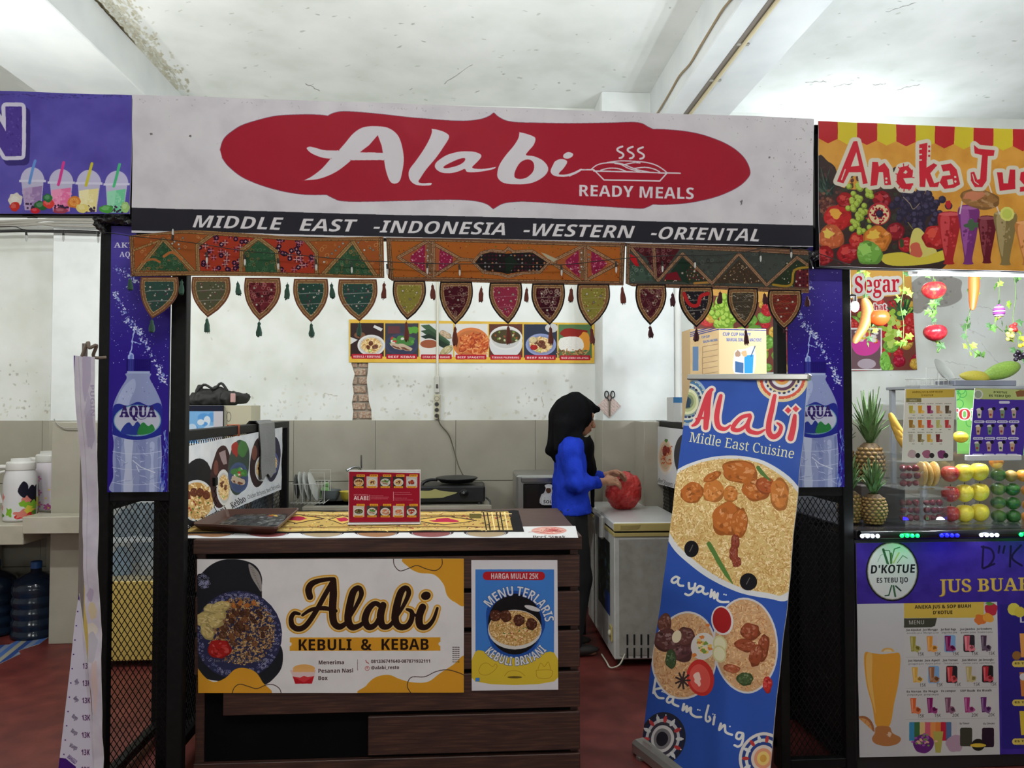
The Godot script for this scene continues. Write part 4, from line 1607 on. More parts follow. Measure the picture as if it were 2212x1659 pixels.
	p.fill(pts([1474,556,1492,572,1480,590,1490,614,1470,606,1450,585]), col(34,56,44))
	p.fill(pts([1440,592,1462,586,1472,606,1434,604]), col(122,28,40))
	p.line(pts([1500,612,1532,610]),5, col(186,140,70))
	quilt(p, [1597,560,1650,612,1544,612], col(70,58,46), "dots", [col(150,120,80), col(100,70,50), col(196,180,150), col(50,44,40)],90)
	quilt(p, [1700,566,1746,560,1746,622,1662,614], col(44,58,42), "dots", [col(196,196,180), col(90,110,80)],24)
	quilt(p, [1720,584,1746,582,1746,622,1716,620], col(96,30,42), "check", [col(206,130,90), col(196,196,190), col(60,20,30)],40)
	p.line(spl(pts([1670,615,1708,616,1716,584,1746,577]), false, 4),5, col(176,146,50))
	p.fill(pts([1359,546,1374,556,1381,576,1372,574,1360,558]), col(196,36,44))
	for q in [[1362,534,1422,606,1474,548,1538,612,1596,548,1656,616,1722,556,1744,572],[1412,534,1416,600]]: cord(p, q, col(140,104,82), col(196,160,124),6.0)
	for q in [[1356,530,1412,531,1550,537,1650,541,1746,547],[1354,617,1480,619,1600,623,1746,629]]: cord(p, q, col(120,88,70), col(186,150,116),8.0)
	cord(p, [1358,530,1356,616], col(104,78,62), col(186,150,116),5.0)
	mirrors(p, [[1474,590],[1500,586]])
	var f3 := [[1373,1440,614,1405,702, col(78,24,36), "ring", [col(120,70,76), col(150,130,110)]],[1467,1541,619,1505,707, col(36,34,42), "dots", [col(186,186,180), col(110,110,106)]],[1571.7,1638.6,622,1609.6,709, col(76,70,58), "wave", [col(130,120,100), col(50,48,46), col(196,190,180)]],[1659,1732.6,626,1693.7,712, col(122,44,38), "wave", [col(160,110,80), col(80,60,40), col(186,60,50)]]]
	t = thing("valance", "dark red and grey zigzag embroidered valance with wine tassels under the sign", "valance")
	valance_parts(t, p, f3, spl(pts([1354,525,1412,527,1550,531,1650,535,1746,540]), false, 3), pts([1748,633,1700,632,1560,625,1440,621,1366,618,1352,612]), D, lining_dark, col(34,26,28), "zigzag_valance", 63)
	for q in [[1453,631,661],[1556,628,656],[1651,632,657],[1743,638,662],[1404,702,730],[1505,708,737],[1611,710,744],[1694,712,716]]: tassel(q[0], q[1], q[2], wine, t, D + 0.004, int(q[0]))
	string_light()

func valance_parts(t: Node3D, p: Print, flaps: Array, top: PackedVector2Array, low: PackedVector2Array, D: float, lining: Material, rim: Color, key: String, sd: int):
	p.rng.seed = sd
	var outs := []
	for f in flaps:
		var o := flap_outline(f[0], f[1], f[2], f[3], f[4])
		outs.append(o)
		p.fill(o, rim)
		var r := shrink(o, 4.0)
		var closed := r.duplicate()
		closed.append(r[0])
		p.fill(r, col(140,104,72))
		stitch(p, closed, 1.6, col(176,140,90), col(206,176,126))
		var inn := shrink(o, 9.5)
		var a := []
		for q in inn: a.append_array([q.x, q.y])
		quilt(p, a, f[5], f[6], f[7],46)
		var c2 := inn.duplicate()
		c2.append(inn[0])
		stitch(p, c2,1.4, col(190,156,104), col(220,196,150))
		for k in 2:
			var y: float = lerpf(f[2], f[4],0.33 + k * 0.25)
			p.line(pts([f[0] + 12, y + 2, f[3], y, f[1] - 12, y - 1]),1.4, (f[7][0] as Color).darkened(0.2), false)
		mirrors(p, [[f[0] + 22, f[2] + 22],[f[3] + 6, f[2] + 40],[f[3] - 6, f[2] + 58],[f[1] - 20, f[2] + 26]])
		if f[5] == col(36,34,42):
			p.line(spl(pts([1478,634,1486,652,1496,660,1508,658,1514,640,1530,634]), false, 5),8, col(196,44,48))
	var mt: StandardMaterial3D = p.done(key + "_cloth", 0.92)
	mt.albedo_color = Color(0.86,0.84,0.83)
	mt.rim_enabled = true
	mt.rim = 0.3
	var band := top.duplicate()
	band.append_array(low)
	part("band", cut(p, band, 0.006),[mt, lining], t)
	for o in outs: part("flap", cut(p, o, 0.005, Vector3.ZERO, -0.0015),[mt, lining], t)

func string_light():
	var wire := mat("lamp_wire", col(22,24,24),0.6)
	var socket := mat("lamp_socket", col(20,24,22),0.5)
	var bulb := glass("lamp_bulb", Color(0.86,0.87,0.86,0.75),0.15)
	var D := 2.868
	var t := thing("string_light", "thin dark string of unlit clear mini bulbs strung across the embroidered valances", "string light")
	var line := [[-120,492],[20,489],[56,497],[136,497],[210,500],[283,510],[300,512],[372,519],[440,528],[520,541],[600,548],[676,554],[760,562],[850,566],[960,570],[1100,570],[1212,572],[1290,564],[1350,558],[1400,554],[1470,552],[1540,552],[1600,546],[1650,536],[1705,533],[1760,545],[1808,562],[1838,572]]
	var P := []
	for q in line: P.append(at(q[0], q[1], D))
	var m := mb()
	m.tube(spl3(P, 4),0.0016,5)
	part("wire", m, wire, t)
	for q in [[56,497,1],[136,497,1],[211,500,1],[372,519,-1],[446,545,1],[528,549,1],[600,558,1],[682,560,1],[759,566,1],[836,570,1],[922,568,1],[992,572,1],[1212,572,1],[1330,566,1],[1430,564,1],[1500,556,1],[1642,542,1],[1708,534,1]]:
		var a := at(q[0], q[1], D)
		var b := a + v3(0.002,-0.02 * q[2],0)
		m = mb()
		m.tube([a, b],[0.0035,0.0042],7)
		var s := part("socket", m, socket, t)
		m = mb()
		m.tube([b, b + v3(0,-0.008 * q[2],0), b + v3(0,-0.018 * q[2],0), b + v3(0,-0.024 * q[2],0)],[0.0034,0.0044,0.0036,0.0008],8)
		part("bulb", m, bulb, s)

# ==================================================================== printed dishes
const RICE := [Color8(206,170,110), Color8(224,194,140), Color8(180,136,76), Color8(196,150,90), Color8(236,214,170)]
const MEAT := Color8(104,54,34)

func dish(p: Print, x: float, y: float, rx: float, ry: float, kind: String, plate := Color8(214,212,210), rot := 0.0):
	# a plate seen from above at a slant, with its food
	var k := minf(rx, ry)
	p.oval(x, y, rx, ry, plate, rot)
	p.oval(x, y + ry * 0.02, rx * 0.86, ry * 0.84, plate.darkened(0.1), rot)
	var e := func(a: float, b: float) -> Vector2: return Vector2(x, y) + Vector2(a * rx, b * ry).rotated(rot)
	var g := clampf(k * 0.16,1.2,7.0)
	match kind:
		"rice", "rice_dates":
			p.oval(x, y, rx * 0.9, ry * 0.88, RICE[2], rot)
			p.grains(x, y, rx * 0.9, ry * 0.88, int(clampf(rx * ry / (g * g) * 5.0,30,900)), g * 1.8, g * 0.5, RICE, rot)
			p.grains(x, y, rx * 0.7, ry * 0.7,14, g, g * 0.6,[col(90,110,50), col(150,60,40)], rot)
			for i in 4:
				var q: Vector2 = e.call(-0.55 + i * 0.36,-0.45 + 0.12 * absf(i - 1.5))
				p.lump(q.x, q.y, k * 0.2, k * 0.24, MEAT, rot)
		"rice_meat":
			p.oval(x, y, rx * 0.72, ry * 0.7, RICE[1], rot)
			p.grains(x, y, rx * 0.74, ry * 0.7, int(clampf(rx * ry / (g * g) * 3.0,24,600)), g * 1.8, g * 0.5, RICE, rot)
			for i in 6:
				var q: Vector2 = e.call(p.rng.randf_range(-0.35,0.35), p.rng.randf_range(-0.3,0.2))
				p.lump(q.x, q.y, k * 0.22, k * 0.18, MEAT.lightened(p.rng.randf() * 0.1), p.rng.randf() * 3)
			var q2: Vector2 = e.call(-0.1,0.5)
			p.oval(q2.x, q2.y, k * 0.18, k * 0.13, col(150,170,70), rot)
			p.oval(q2.x, q2.y, k * 0.12, k * 0.08, col(206,214,150), rot)
		"wrap":
			p.blob(x, y - ry * 0.3, rx * 0.7, ry * 0.4, col(70,120,60),0.3, rot)
			for i in 8:
				var q: Vector2 = e.call(p.rng.randf_range(-0.7,0.7), p.rng.randf_range(-0.6,-0.1))
				p.blob(q.x, q.y, k * 0.16, k * 0.13,[col(206,206,196), col(90,150,70), col(186,60,50)][i % 3],0.3)
			for i in 2:
				var q: Vector2 = e.call(-0.3 + i * 0.5,0.15 + i * 0.1)
				p.blob(q.x, q.y, rx * 0.46, ry * 0.24, col(186,166,144),0.12, rot + 0.35)
				p.blob(q.x, q.y + ry * 0.12, rx * 0.3, ry * 0.08, col(110,66,48),0.3, rot + 0.35)
		"noodle":
			for i in int(clampf(rx * ry * 0.12,40,200)):
				var q: Vector2 = e.call(p.rng.randf_range(-0.65,0.65), p.rng.randf_range(-0.55,0.55))
				p.line(spl(PackedVector2Array([q, q + Vector2(rx * 0.16,-ry * 0.12).rotated(p.rng.randf() * 3), q + Vector2(rx * 0.3,0).rotated(p.rng.randf_range(-0.6,0.6))]), false, 3), g * 0.55,[col(206,112,60), col(186,84,44), col(220,150,96), col(160,64,36)][i % 4], false)
		"soup":
			p.oval(x, y - ry * 0.1, rx * 0.88, ry * 0.6, col(72,62,40), rot)
			for i in 26:
				var q: Vector2 = e.call(p.rng.randf_range(-0.65,0.65), p.rng.randf_range(-0.5,0.25))
				p.blob(q.x, q.y, k * 0.1, k * 0.08,[col(110,140,60), col(186,190,150), col(150,80,50), col(60,80,40)][i % 4],0.3, p.rng.randf() * 3)
		"red":
			for i in 16:
				var q: Vector2 = e.call(p.rng.randf_range(-0.55,0.55), p.rng.randf_range(-0.5,0.4))
				p.lump(q.x, q.y, k * 0.24, k * 0.18,[col(170,46,32), col(190,80,40), col(130,30,26)][i % 3], p.rng.randf() * 3)

# ==================================================================== wooden counter
func counter():
	var wood := tri_mat("dark_wood", ntex(81,0.02,[0.0, col(36,20,17),0.35, col(56,33,27),0.6, col(66,40,32),0.8, col(82,52,40),1.0, col(50,30,25)]), v3(0.5,9.0,9.0),0.5)
	var black := mat("counter_back", col(12,11,12),0.8,0.0,0.15)
	var t := thing("serving_counter", "dark wood slatted serving counter with a printed banner hung on it", "counter")
	var H := 0.985
	var m := mb()
	m.span(v3(-1.10, H - 0.058,-3.90), v3(0.480, H, -3.075),0.003)
	part("top", m, wood, t)
	m = mb()
	m.span(v3(-1.095,0.02,-3.86), v3(-1.06, H - 0.058,-3.11),0.002)
	part("side_panel", m, wood, t)
	m = mb()
	m.span(v3(0.435,0.02,-3.86), v3(0.468, H - 0.058,-3.115),0.002)
	part("side_panel", m, wood, t)
	m = mb()
	m.span(v3(-1.06,0.02,-3.13), v3(0.435, H - 0.058,-3.118))
	part("back_board", m, black, t)
	var ys := [[1199,1268,390],[1278,1352,390],[1363,1441,390],[1451,1528,482],[1538,1620,795],[1628,1698,390]]
	var first: MeshInstance3D
	for q in ys:
		var a := v3(at(q[2], q[0],3.09).x, at(1230, q[0],3.09).y, 0)
		var b := at(1230, q[1],3.09)
		m = mb()
		m.span(v3(maxf(a.x, -1.095), b.y, -3.1145), v3(0.472, a.y, -3.09),0.0025)
		part("slat", m, wood, t)
	counter_banner()
	bestseller_poster()
	counter_top_things(H)

func counter_banner():
	var D := 3.082
	var quad := [[426,1208],[1002,1207],[1002,1496],[428,1497]]
	var p := facing(quad, D, 860, col(228,226,228),71)
	mottle(p, [col(224,222,225), col(229,227,229), col(232,230,232)],0.004,19)
	var k := 2.4578
	var ox := 380.0
	var oy := 1160.0
	var gold := col(214,154,46)
	# corner shapes and pen lines
	p.fill(spl(pts([1220,110,1235,160,1290,190,1370,200,1420,250,1440,310,1480,345,1540,352,1545,105], ox, oy, k), true, 5), gold)
	p.fill(spl(pts([1000,835,1010,790,1060,745,1130,732,1190,755,1260,772,1340,768,1400,725,1470,680,1540,635,1545,840], ox, oy, k), true, 5), gold)
	p.line(spl(pts([1155,112,1160,150,1190,180,1240,165,1280,152,1330,170,1380,178,1412,150,1412,112], ox, oy, k), false, 6),1.6, col(60,44,44))
	p.line(spl(pts([1250,832,1228,790,1250,745,1320,742,1380,715,1440,705,1500,720,1535,735], ox, oy, k), false, 6),1.6, col(60,44,44))
	# plate of rice on a black board, in a wavy cut-out
	var blobs := spl(pts([108,250,140,190,200,140,270,118,350,122,420,150,455,210,456,290,462,380,490,470,530,540,566,600,562,690,520,750,470,785,380,800,240,770,112,690], ox, oy, k), true, 6)
	p.fill(blobs, col(33,34,40))
	p.oval(ox + 330 / k, oy + 520 / k, 95,96, col(44,46,78),0.4)
	for i in 260:
		var g := p.rng.randf() * TAU
		var r := p.rng.randf_range(0.82,0.97)
		var c := Vector2(ox + 330 / k, oy + 520 / k) + Vector2(cos(g) * 95 * r, sin(g) * 96 * r).rotated(0.4)
		p.ring(c.x, c.y, p.rng.randf_range(1,3), p.rng.randf_range(1,2.4),0.7,[col(150,152,190), col(110,114,160), col(190,190,214)][i % 3])
	for i in 40: p.ring(430 + p.rng.randf() * 24,1240 + p.rng.randf() * 30,2.5,2,0.7, col(150,152,190))
	p.grains(ox + 345 / k, oy + 500 / k, 74,72,1100,8,2.2,[col(150,116,74), col(176,140,92), col(120,84,50), col(196,164,112)],0.6)
	for i in 34: p.lump(ox + (345 + p.rng.randfn(0,60)) / k, oy + (470 + p.rng.randfn(0,55)) / k, p.rng.randf_range(5,11), p.rng.randf_range(4,8),[col(92,56,38), col(120,76,46), col(70,42,32)][i % 3], p.rng.randf() * 3)
	for i in 5: p.lump(ox + (270 + i * 36) / k, oy + (350 + (i % 2) * 14) / k, 7,5, col(180,110,50), i)
	for q in [[210,400,26,15,0.5],[180,440,30,17,0.3],[140,450,16,10,0.2],[165,500,20,13,1.1],[240,370,22,12,-0.2]]:
		p.lump(ox + q[0] / k, oy + q[1] / k, q[2], q[3], col(206,184,120), q[4])
	p.lump(ox + 232 / k, oy + 595 / k, 25,21, col(168,34,30))
	p.fill(spl(pts([385,150,400,148,440,190,456,250,452,290,430,260,400,210], ox, oy, k), true, 4), col(150,144,142))
	for i in 14: p.seg(ox + (392 + i * 4) / k, oy + (165 + i * 8) / k, ox + (410 + i * 3) / k, oy + (160 + i * 9) / k, 0.8, col(96,92,92))
	p.text("be.minifrozen.depot", ox + 200 / k, oy + 664 / k, ox + 480 / k, oy + 664 / k, 6, col(120,116,116),1)
	p.fill(spl(pts([112,690,150,740,200,770,260,750,310,705,360,695,420,715,460,770,490,840,105,845,108,700], ox, oy, k), true, 5), gold)
	p.line(spl(pts([298,832,310,800,340,782,390,795,430,805,480,785,520,785,550,805,560,832], ox, oy, k), false, 6),1.6, col(60,44,44))
	# script word
	var strokes := [
		[[655,408,628,405,612,432,618,470,650,488,690,470,740,400,790,310,838,228],[16,22,26,30,30,28,26,26,26]],
		[[838,226,836,300,832,380,838,450,866,476,900,460,925,425],[26,40,40,38,34,24,18]],
		[[712,318,704,280,722,248,770,230,838,222],[34,36,32,24,18]],
		[[672,415,720,385,790,378,850,392],[14,20,24,18]],
		[[915,440,955,370,985,305,972,270,942,292,922,370,914,440,935,478,975,470,1010,440],[14,20,26,26,36,40,40,36,26,16]],
		[[1092,372,1058,352,1022,384,1004,440,1024,478,1062,462,1096,392],[26,26,34,38,34,26,24]],
		[[1100,362,1086,420,1096,470,1130,474,1160,440],[36,40,36,26,16]],
		[[1155,450,1205,370,1236,300,1222,270,1194,294,1172,370,1164,440,1186,476,1226,474,1250,440,1252,398,1226,384],[14,20,26,26,36,40,40,36,30,28,24,14]],
		[[1250,400,1280,418,1306,392],[14,16,18]],
		[[1310,372,1292,420,1296,470,1330,478,1366,440,1388,378],[38,40,38,28,20,14]],
	]
	for q in [[gold, 26.0],[col(226,196,130),13.0],[col(38,20,16),0.0]]:
		for s in strokes:
			var path := spl(pts(s[0], ox, oy, k), false, 6)
			var ws := []
			for i in path.size():
				var f := float(i) / 6.0
				var a := int(f)
				ws.append((lerpf(s[1][a], s[1][mini(a + 1, s[1].size() - 1)], f - a) + q[1]) / k)
			p.line(path, ws, q[0])
		p.oval(ox + 1327 / k, oy + 312 / k, (26 + q[1] / 2) / k, (22 + q[1] / 2) / k, q[0],-0.3)
	# ticket strip
	p.rect(ox + 605 / k, oy + 533 / k, ox + 1404 / k, oy + 604 / k, gold)
	for q in [[605,560,1],[1404,560,1],[605,580,1]]: p.dot(ox + q[0] / k, oy + 568 / k, 4.4, col(228,226,228))
	p.text("KEBULI  &  KEBAB", ox + 645 / k, oy + 601 / k, ox + 1346 / k, oy + 598 / k, 23.5, col(38,22,18),0)
	for j in 8: for i in 4: p.dot(ox + (1472 + i * 10) / k, oy + (586 + j * 11) / k, 1.3, col(50,40,40))
	# rice box and words
	p.fill(pts([620,738,735,736,722,778,634,778], ox, oy, k), col(186,30,40))
	p.fill(pts([620,738,680,770,735,736,745,705,606,706], ox, oy, k), col(224,196,196))
	p.oval(ox + 680 / k, oy + 700 / k, 24,10, col(226,170,100),0,24, PI, TAU)
	p.rect(ox + 622 / k, oy + 698 / k, ox + 736 / k, oy + 716 / k, col(230,176,110))
	p.fill(pts([622,740,680,772,734,738,700,744,680,736,660,746], ox, oy, k), col(206,60,66))
	var ink := col(62,40,38)
	p.text("Menerima", ox + 756 / k, oy + 676 / k, ox + 894 / k, oy + 675 / k, 8.4, ink, 0)
	p.text("Pesanan Nasi", ox + 754 / k, oy + 721 / k, ox + 943 / k, oy + 718 / k, 8.4, ink, 0)
	p.text("Box", ox + 754 / k, oy + 759 / k, ox + 806 / k, oy + 758 / k, 8.4, ink, 0)
	p.seg(ox + 964 / k, oy + 650 / k, ox + 965 / k, oy + 708 / k, 1.0, col(120,100,100))
	p.text("081336741640-087871932111", ox + 1036 / k, oy + 668 / k, ox + 1352 / k, oy + 667 / k, 6.8, ink, 0)
	p.text("@alabi_resto", ox + 1036 / k, oy + 702 / k, ox + 1186 / k, oy + 700 / k, 6.8, ink, 0)
	p.line(pts([1008,654,1012,664,1024,670], ox, oy, k),1.6, col(170,60,60))
	p.ring(ox + 1016 / k, oy + 697 / k, 4.6,4.6,1.0, col(190,80,80))
	p.dot(ox + 1016 / k, oy + 694 / k, 1.7, col(190,80,80))
	var o := single("counter_banner", sheet(p, quad, 40,20,0.003,0.004,25,3.0),[p.done("counter_banner_print", 0.5), mat("paper_back", col(190,188,188),0.8)], "white and gold banner with a plate of rice hung on the counter slats", "banner")
	o.set_meta("label", "white and gold banner with a plate of rice hung on the counter slats")

func bestseller_poster():
	var D := 3.084
	var quad := [[1018,1210],[1204,1210],[1206,1490],[1019,1492]]
	var p := facing(quad, D, 900, col(224,222,230),73)
	p.rect(1027,1230,1197,1472, col(66,126,206))
	p.fill(spl(pts([1027,1408,1060,1412,1100,1420,1150,1418,1197,1410,1197,1472,1027,1472]), true, 4), col(214,186,58))
	p.rect(1027,1430,1197,1472, col(214,186,58))
	p.rect(1027,1464,1036,1472, col(66,126,206))
	p.blob(1112,1348,64,74, col(34,76,156),0.05)
	for i in 40: p.seg(1050 + p.rng.randf() * 124,1300 + p.rng.randf() * 100,1050 + p.rng.randf() * 124,1300 + p.rng.randf() * 100,0.5, col(34,76,156))
	p.blob(1112,1348,60,68, col(34,76,156),0.02)
	p.oval(1112,1348,58,66, col(26,24,27))
	p.oval(1150,1314,18,5, col(206,204,206),0.3)
	p.oval(1112,1360,58,43, col(210,208,206))
	p.oval(1112,1357,56,38, RICE[2])
	p.grains(1112,1357,55,37,900,7,2.0, RICE)
	p.grains(1112,1360,40,24,26,5,2.0,[col(90,120,60), col(160,60,40)])
	for q in [[1070,1330],[1093,1331],[1121,1340],[1148,1348]]: p.lump(q[0], q[1],12,12.5, col(86,46,32))
	p.round_rect(1043,1235,1177,1253,8.5, col(178,34,44))
	p.text("HARGA MULAI 25K", 1060,1250.5,1163,1250.5,12, col(226,222,222),0)
	var w := col(226,226,230)
	p.arc_text("MENU TERLARIS", 1112,1352,66,66, PI + 0.62, TAU - 0.12,20, w, 0, false, 1.0, col(40,80,150))
	p.arc_text("KEBULI BRIYANI", 1112,1350,88,88, PI - 0.72,0.66,19, w, 0, true, 1.0, col(70,90,140))
	var ink := col(176,140,40)
	for q in [[1034,1448,1040,1436,1052,1432,1064,1440,1070,1434,1074,1440,1066,1450,1052,1458,1038,1456,1034,1448],[1158,1448,1192,1448,1188,1464,1162,1464,1158,1448],[1162,1446,1168,1432,1176,1440,1184,1430,1190,1446],[1090,1460,1100,1450,1120,1450,1134,1460]]: p.line(spl(pts(q), false, 4),1.2, ink)
	p.oval(1112,1463,16,2.4, col(110,92,40))
	single("menu_poster", sheet(p, quad, 6,8,0.003,0.002,26,4.0),[p.done("bestseller_print", 0.45), mats["paper_back"]], "blue and yellow best-seller poster with a plate of rice on the counter", "poster")

func counter_top_things(H: float):
	# printed paper strip along the front edge
	var o := v3(-1.12, H + 0.0012,-3.95)
	var p := new_print(o, Vector3.RIGHT, Vector3.BACK, 1.62,0.9,620, col(214,214,216),81)
	for i in 6:
		var x := 460.0 + i * 118
		p.oval(x, 1150,48,10, col(60,46,48))
		p.oval(x, 1152,40,8,[col(150,110,80), col(130,70,70), col(160,140,110)][i % 3])
		p.ring(x, 1152,42,8.5,1.4, col(190,190,200))
	p.oval(1186,1146,38,8.5, col(206,150,140))
	for i in 60: p.seg(1186 + p.rng.randfn(0,16),1146 + p.rng.randfn(0,3),1186 + p.rng.randfn(0,16),1146 + p.rng.randfn(0,3),0.9,[col(196,90,90), col(226,190,170), col(150,60,60)][i % 3])
	p.text("Beef Steak", 1150,1161,1222,1161,4, col(60,50,50),2)
	var quad := [[398,1147],[1243,1136],[1249,1161.5],[397,1162.5]]
	single("counter_print", sheet(p, quad, 1,1,0.001),[p.done("counter_print_paper", 0.5), mats["paper_back"]], "white printed paper with dishes laid along the counter's front edge", "paper")
	# embroidered runner
	p = new_print(v3(-1.12, H + 0.005,-3.95), Vector3.RIGHT, Vector3.BACK, 1.62,0.9,900, col(30,28,30),82)
	var rq := [[470,1102.5],[1120,1102.5],[1132,1147],[396,1151]]
	p.fill(pts([440,1105,1098,1105,1108,1145,396,1149]), col(186,156,90))
	for i in 900:
		var x := p.rng.randf_range(400,1100)
		var y := p.rng.randf_range(1106,1146)
		p.line(pts([x, y, x + p.rng.randf_range(-7,7), y + p.rng.randf_range(-2,2)]), p.rng.randf_range(0.6,1.8),[col(120,70,40), col(214,190,120), col(150,40,60), col(60,54,40), col(196,150,60), col(110,116,60)][p.rng.randi() % 6], false)
	for y in [1109,1114,1138,1143]: p.seg(396, y + 1,1106, y, 1.4,[col(90,56,36), col(214,190,130)][y % 2])
	for q in [[640,1120,60],[740,1122,30],[850,1124,70],[960,1124,70],[560,1126,44]]:
		p.fill(pts([q[0] - q[2], q[1], q[0], q[1] - 9, q[0] + q[2], q[1], q[0], q[1] + 10]), col(206,170,90))
		p.line(pts([q[0] - q[2], q[1], q[0], q[1] - 9, q[0] + q[2], q[1], q[0], q[1] + 10, q[0] - q[2], q[1]]),1.6, col(70,50,40))
		p.blob(q[0], q[1], q[2] * 0.4,4,[col(170,40,70), col(120,130,60)][int(q[0]) % 2],0.3)
	for x in [1044,1052,1062,1072,1080,1090]: p.seg(x, 1106, x + 7,1145,2.6,[col(40,36,36), col(226,206,150)][x % 4 / 2])
	p.rect(1014,1110,1040,1120, col(90,80,40))
	single("table_runner", sheet(p, rq, 60,10,0.003,0.004,27,9.0),[p.done("runner_cloth", 0.95), mat("runner_back", col(36,33,33),0.95)], "yellow patterned black-edged embroidered runner lying across the counter", "cloth")
	# brown tray with a bagged pack
	var c := []
	for q in [[414,1133],[600,1141],[648,1098.5],[484,1101.5]]: c.append(on_floor(q[0], q[1], H + 0.035))
	var mid: Vector3 = (c[0] + c[1] + c[2] + c[3]) / 4
	var tr_ := thing("serving_tray", "brown plastic serving tray lying on the counter's runner", "tray")
	var rim := []
	var floor_ := []
	for k in 4:
		var a: Vector3 = c[k]
		var b: Vector3 = c[(k + 1) % 4]
		var z: Vector3 = c[(k + 3) % 4]
		for j in 4:
			var f := j / 3.0
			var q := a.lerp(z, 0.14 * (1 - f) * (1 - f)).lerp(a.lerp(b, 0.10 * f * f), f)
			rim.append(q)
			floor_.append(mid + (q - mid) * 0.86 + v3(0,-0.027,0))
	var m := mb()
	var n := rim.size()
	for k in n:
		var k2 := (k + 1) % n
		var up := v3(0,0.004,0)
		var ra: Vector3 = rim[k]
		var rb: Vector3 = rim[k2]
		var ia: Vector3 = mid + (ra - mid) * 0.965
		var ib: Vector3 = mid + (rb - mid) * 0.965
		m.quad(ra + up, rb + up, ib + up, ia + up)
		m.quad(ra - up, rb - up, rb + up, ra + up)
		m.quad(ia + up, ib + up, floor_[k2], floor_[k])
		m.quad(rb - up, ra - up, floor_[k] - up, floor_[k2] - up)
		m.tri(floor_[k], floor_[k2], mid - v3(0,0.027,0))
		m.tri(floor_[k2] - up, floor_[k] - up, mid - v3(0,0.031,0))
	part("tray", m, mat("tray_brown", col(74,46,38),0.35), tr_)
	# flat bag
	var bq := []
	for q in [[470,1134],[606,1137],[621,1110],[512,1109]]: bq.append(on_floor(q[0], q[1], H + 0.016))
	var bp := local_print(0.28,0.16,900, col(44,45,48),100,60,84)
	for i in 40: bp.blob(bp.rng.randf() * 100, bp.rng.randf() * 60,4,1.2,[col(70,72,76), col(34,35,38), col(110,112,116)][i % 3],0.4, bp.rng.randf_range(-0.4,0.4))
	bp.text("MIDDLE EAST", 20,18,62,18,5, col(150,140,110),0,0.3)
	bp.blob(76,14,9,6, col(190,150,40),0.3)
	bp.blob(72,20,5,3, col(170,50,40),0.3)
	m = mb()
	var f2 := noise(7,9.0,3)
	var pt := func(i: int, j: int) -> Vector3:
		var u := i / 14.0
		var v := j / 8.0
		var a: Vector3 = (bq[0] as Vector3).lerp(bq[1], u)
		var b: Vector3 = (bq[3] as Vector3).lerp(bq[2], u)
		var q := a.lerp(b, v)
		q.y += 0.012 * sin(PI * u) * sin(PI * v) + 0.005 * f2.get_noise_2d(u * 3, v * 3)
		return q
	for j in 8:
		for i in 14:
			m.quad(pt.call(i, j), pt.call(i + 1, j), pt.call(i + 1, j + 1), pt.call(i, j + 1), Vector2(i / 14.0,1 - j / 8.0), Vector2((i + 1) / 14.0,1 - j / 8.0), Vector2((i + 1) / 14.0,1 - (j + 1) / 8.0), Vector2(i / 14.0,1 - (j + 1) / 8.0))
	var bag: StandardMaterial3D = bp.done("flat_bag_print", 0.2)
	single("plastic_pouch", m, bag, "flat dark printed plastic pouch lying in the brown tray", "pouch")
	# red menu card in an upright holder
	var D := 3.39
	var mq := [[754,1019],[906.5,1022],[906.5,1127],[754,1128]]
	p = facing(mq, D, 1100, col(150,26,46),85)
	p.rect(750,1015,910,1135, col(150,26,46))
	for r in 2:
		for i in 5:
			var x := 763.0 + i * 28.6
			var y := 1029.0 + r * 63.5
			p.rect(x, y, x + 24, y + 24,[col(60,46,44), col(190,186,182), col(70,64,60)][(i + r) % 3])
			dish(p, x + 12, y + 13,10.5,8.5,["rice", "rice_meat", "wrap", "rice_meat", "red", "soup", "wrap", "noodle", "noodle", "red"][i + r * 5])
			p.rect(x + 7, y - 4, x + 25, y + 1, col(222,160,50))
			p.scribble(x + 9, x + 23, y - 1.5,1.5, col(120,70,30))
			p.rect(x + 2, y + 21, x + 22, y + 25, col(222,160,50))
			p.scribble(x + 4, x + 20, y + 23,1.4, col(140,80,30))
	p.text("DAFTAR MENU", 764,1070,796,1070.5,2.6, col(226,200,206),1)
	p.text("ALABI", 764,1080,796.5,1080.5,8.5, col(232,226,228),0)
	p.seg(798.5,1069,798.5,1081,0.9, col(226,200,206))
	for q in [[801,828,1071],[801,840,1074],[801,838,1077.5],[852,886,1064],[852,890,1068],[852,880,1076],[852,892,1080]]: p.scribble(q[0], q[1], q[2],0.9, col(206,130,146))
	p.seg(850,1062,850,1082,0.9, col(226,200,206))
	var st := thing("menu_stand", "red upright menu card with small dish pictures standing on the runner", "menu")
	part("card", sheet(p, mq, 1,1,0.003),[p.done("red_menu_print", 0.25), mat("acrylic_white", col(206,202,202),0.3)], st)
	var a0 := at(752,1129, D)
	var a1 := at(908,1129, D)
	m = mb()
	m.span(v3(a0.x, H + 0.008,-D - 0.045), v3(a1.x, H + 0.012,-D + 0.03),0.001)
	part("foot", m, mats["acrylic_white"], st)
	m = mb()
	m.span(v3(a0.x, H + 0.012,-D - 0.009), v3(a1.x, at(752,1016, D).y, -D - 0.005),0.001)
	part("holder", m, mats["acrylic_white"], st)

# ==================================================================== kitchen along the back wall
func kitchen():
	dish_strip()
	sockets()
	sink_counter()
	griddle()
	oven()

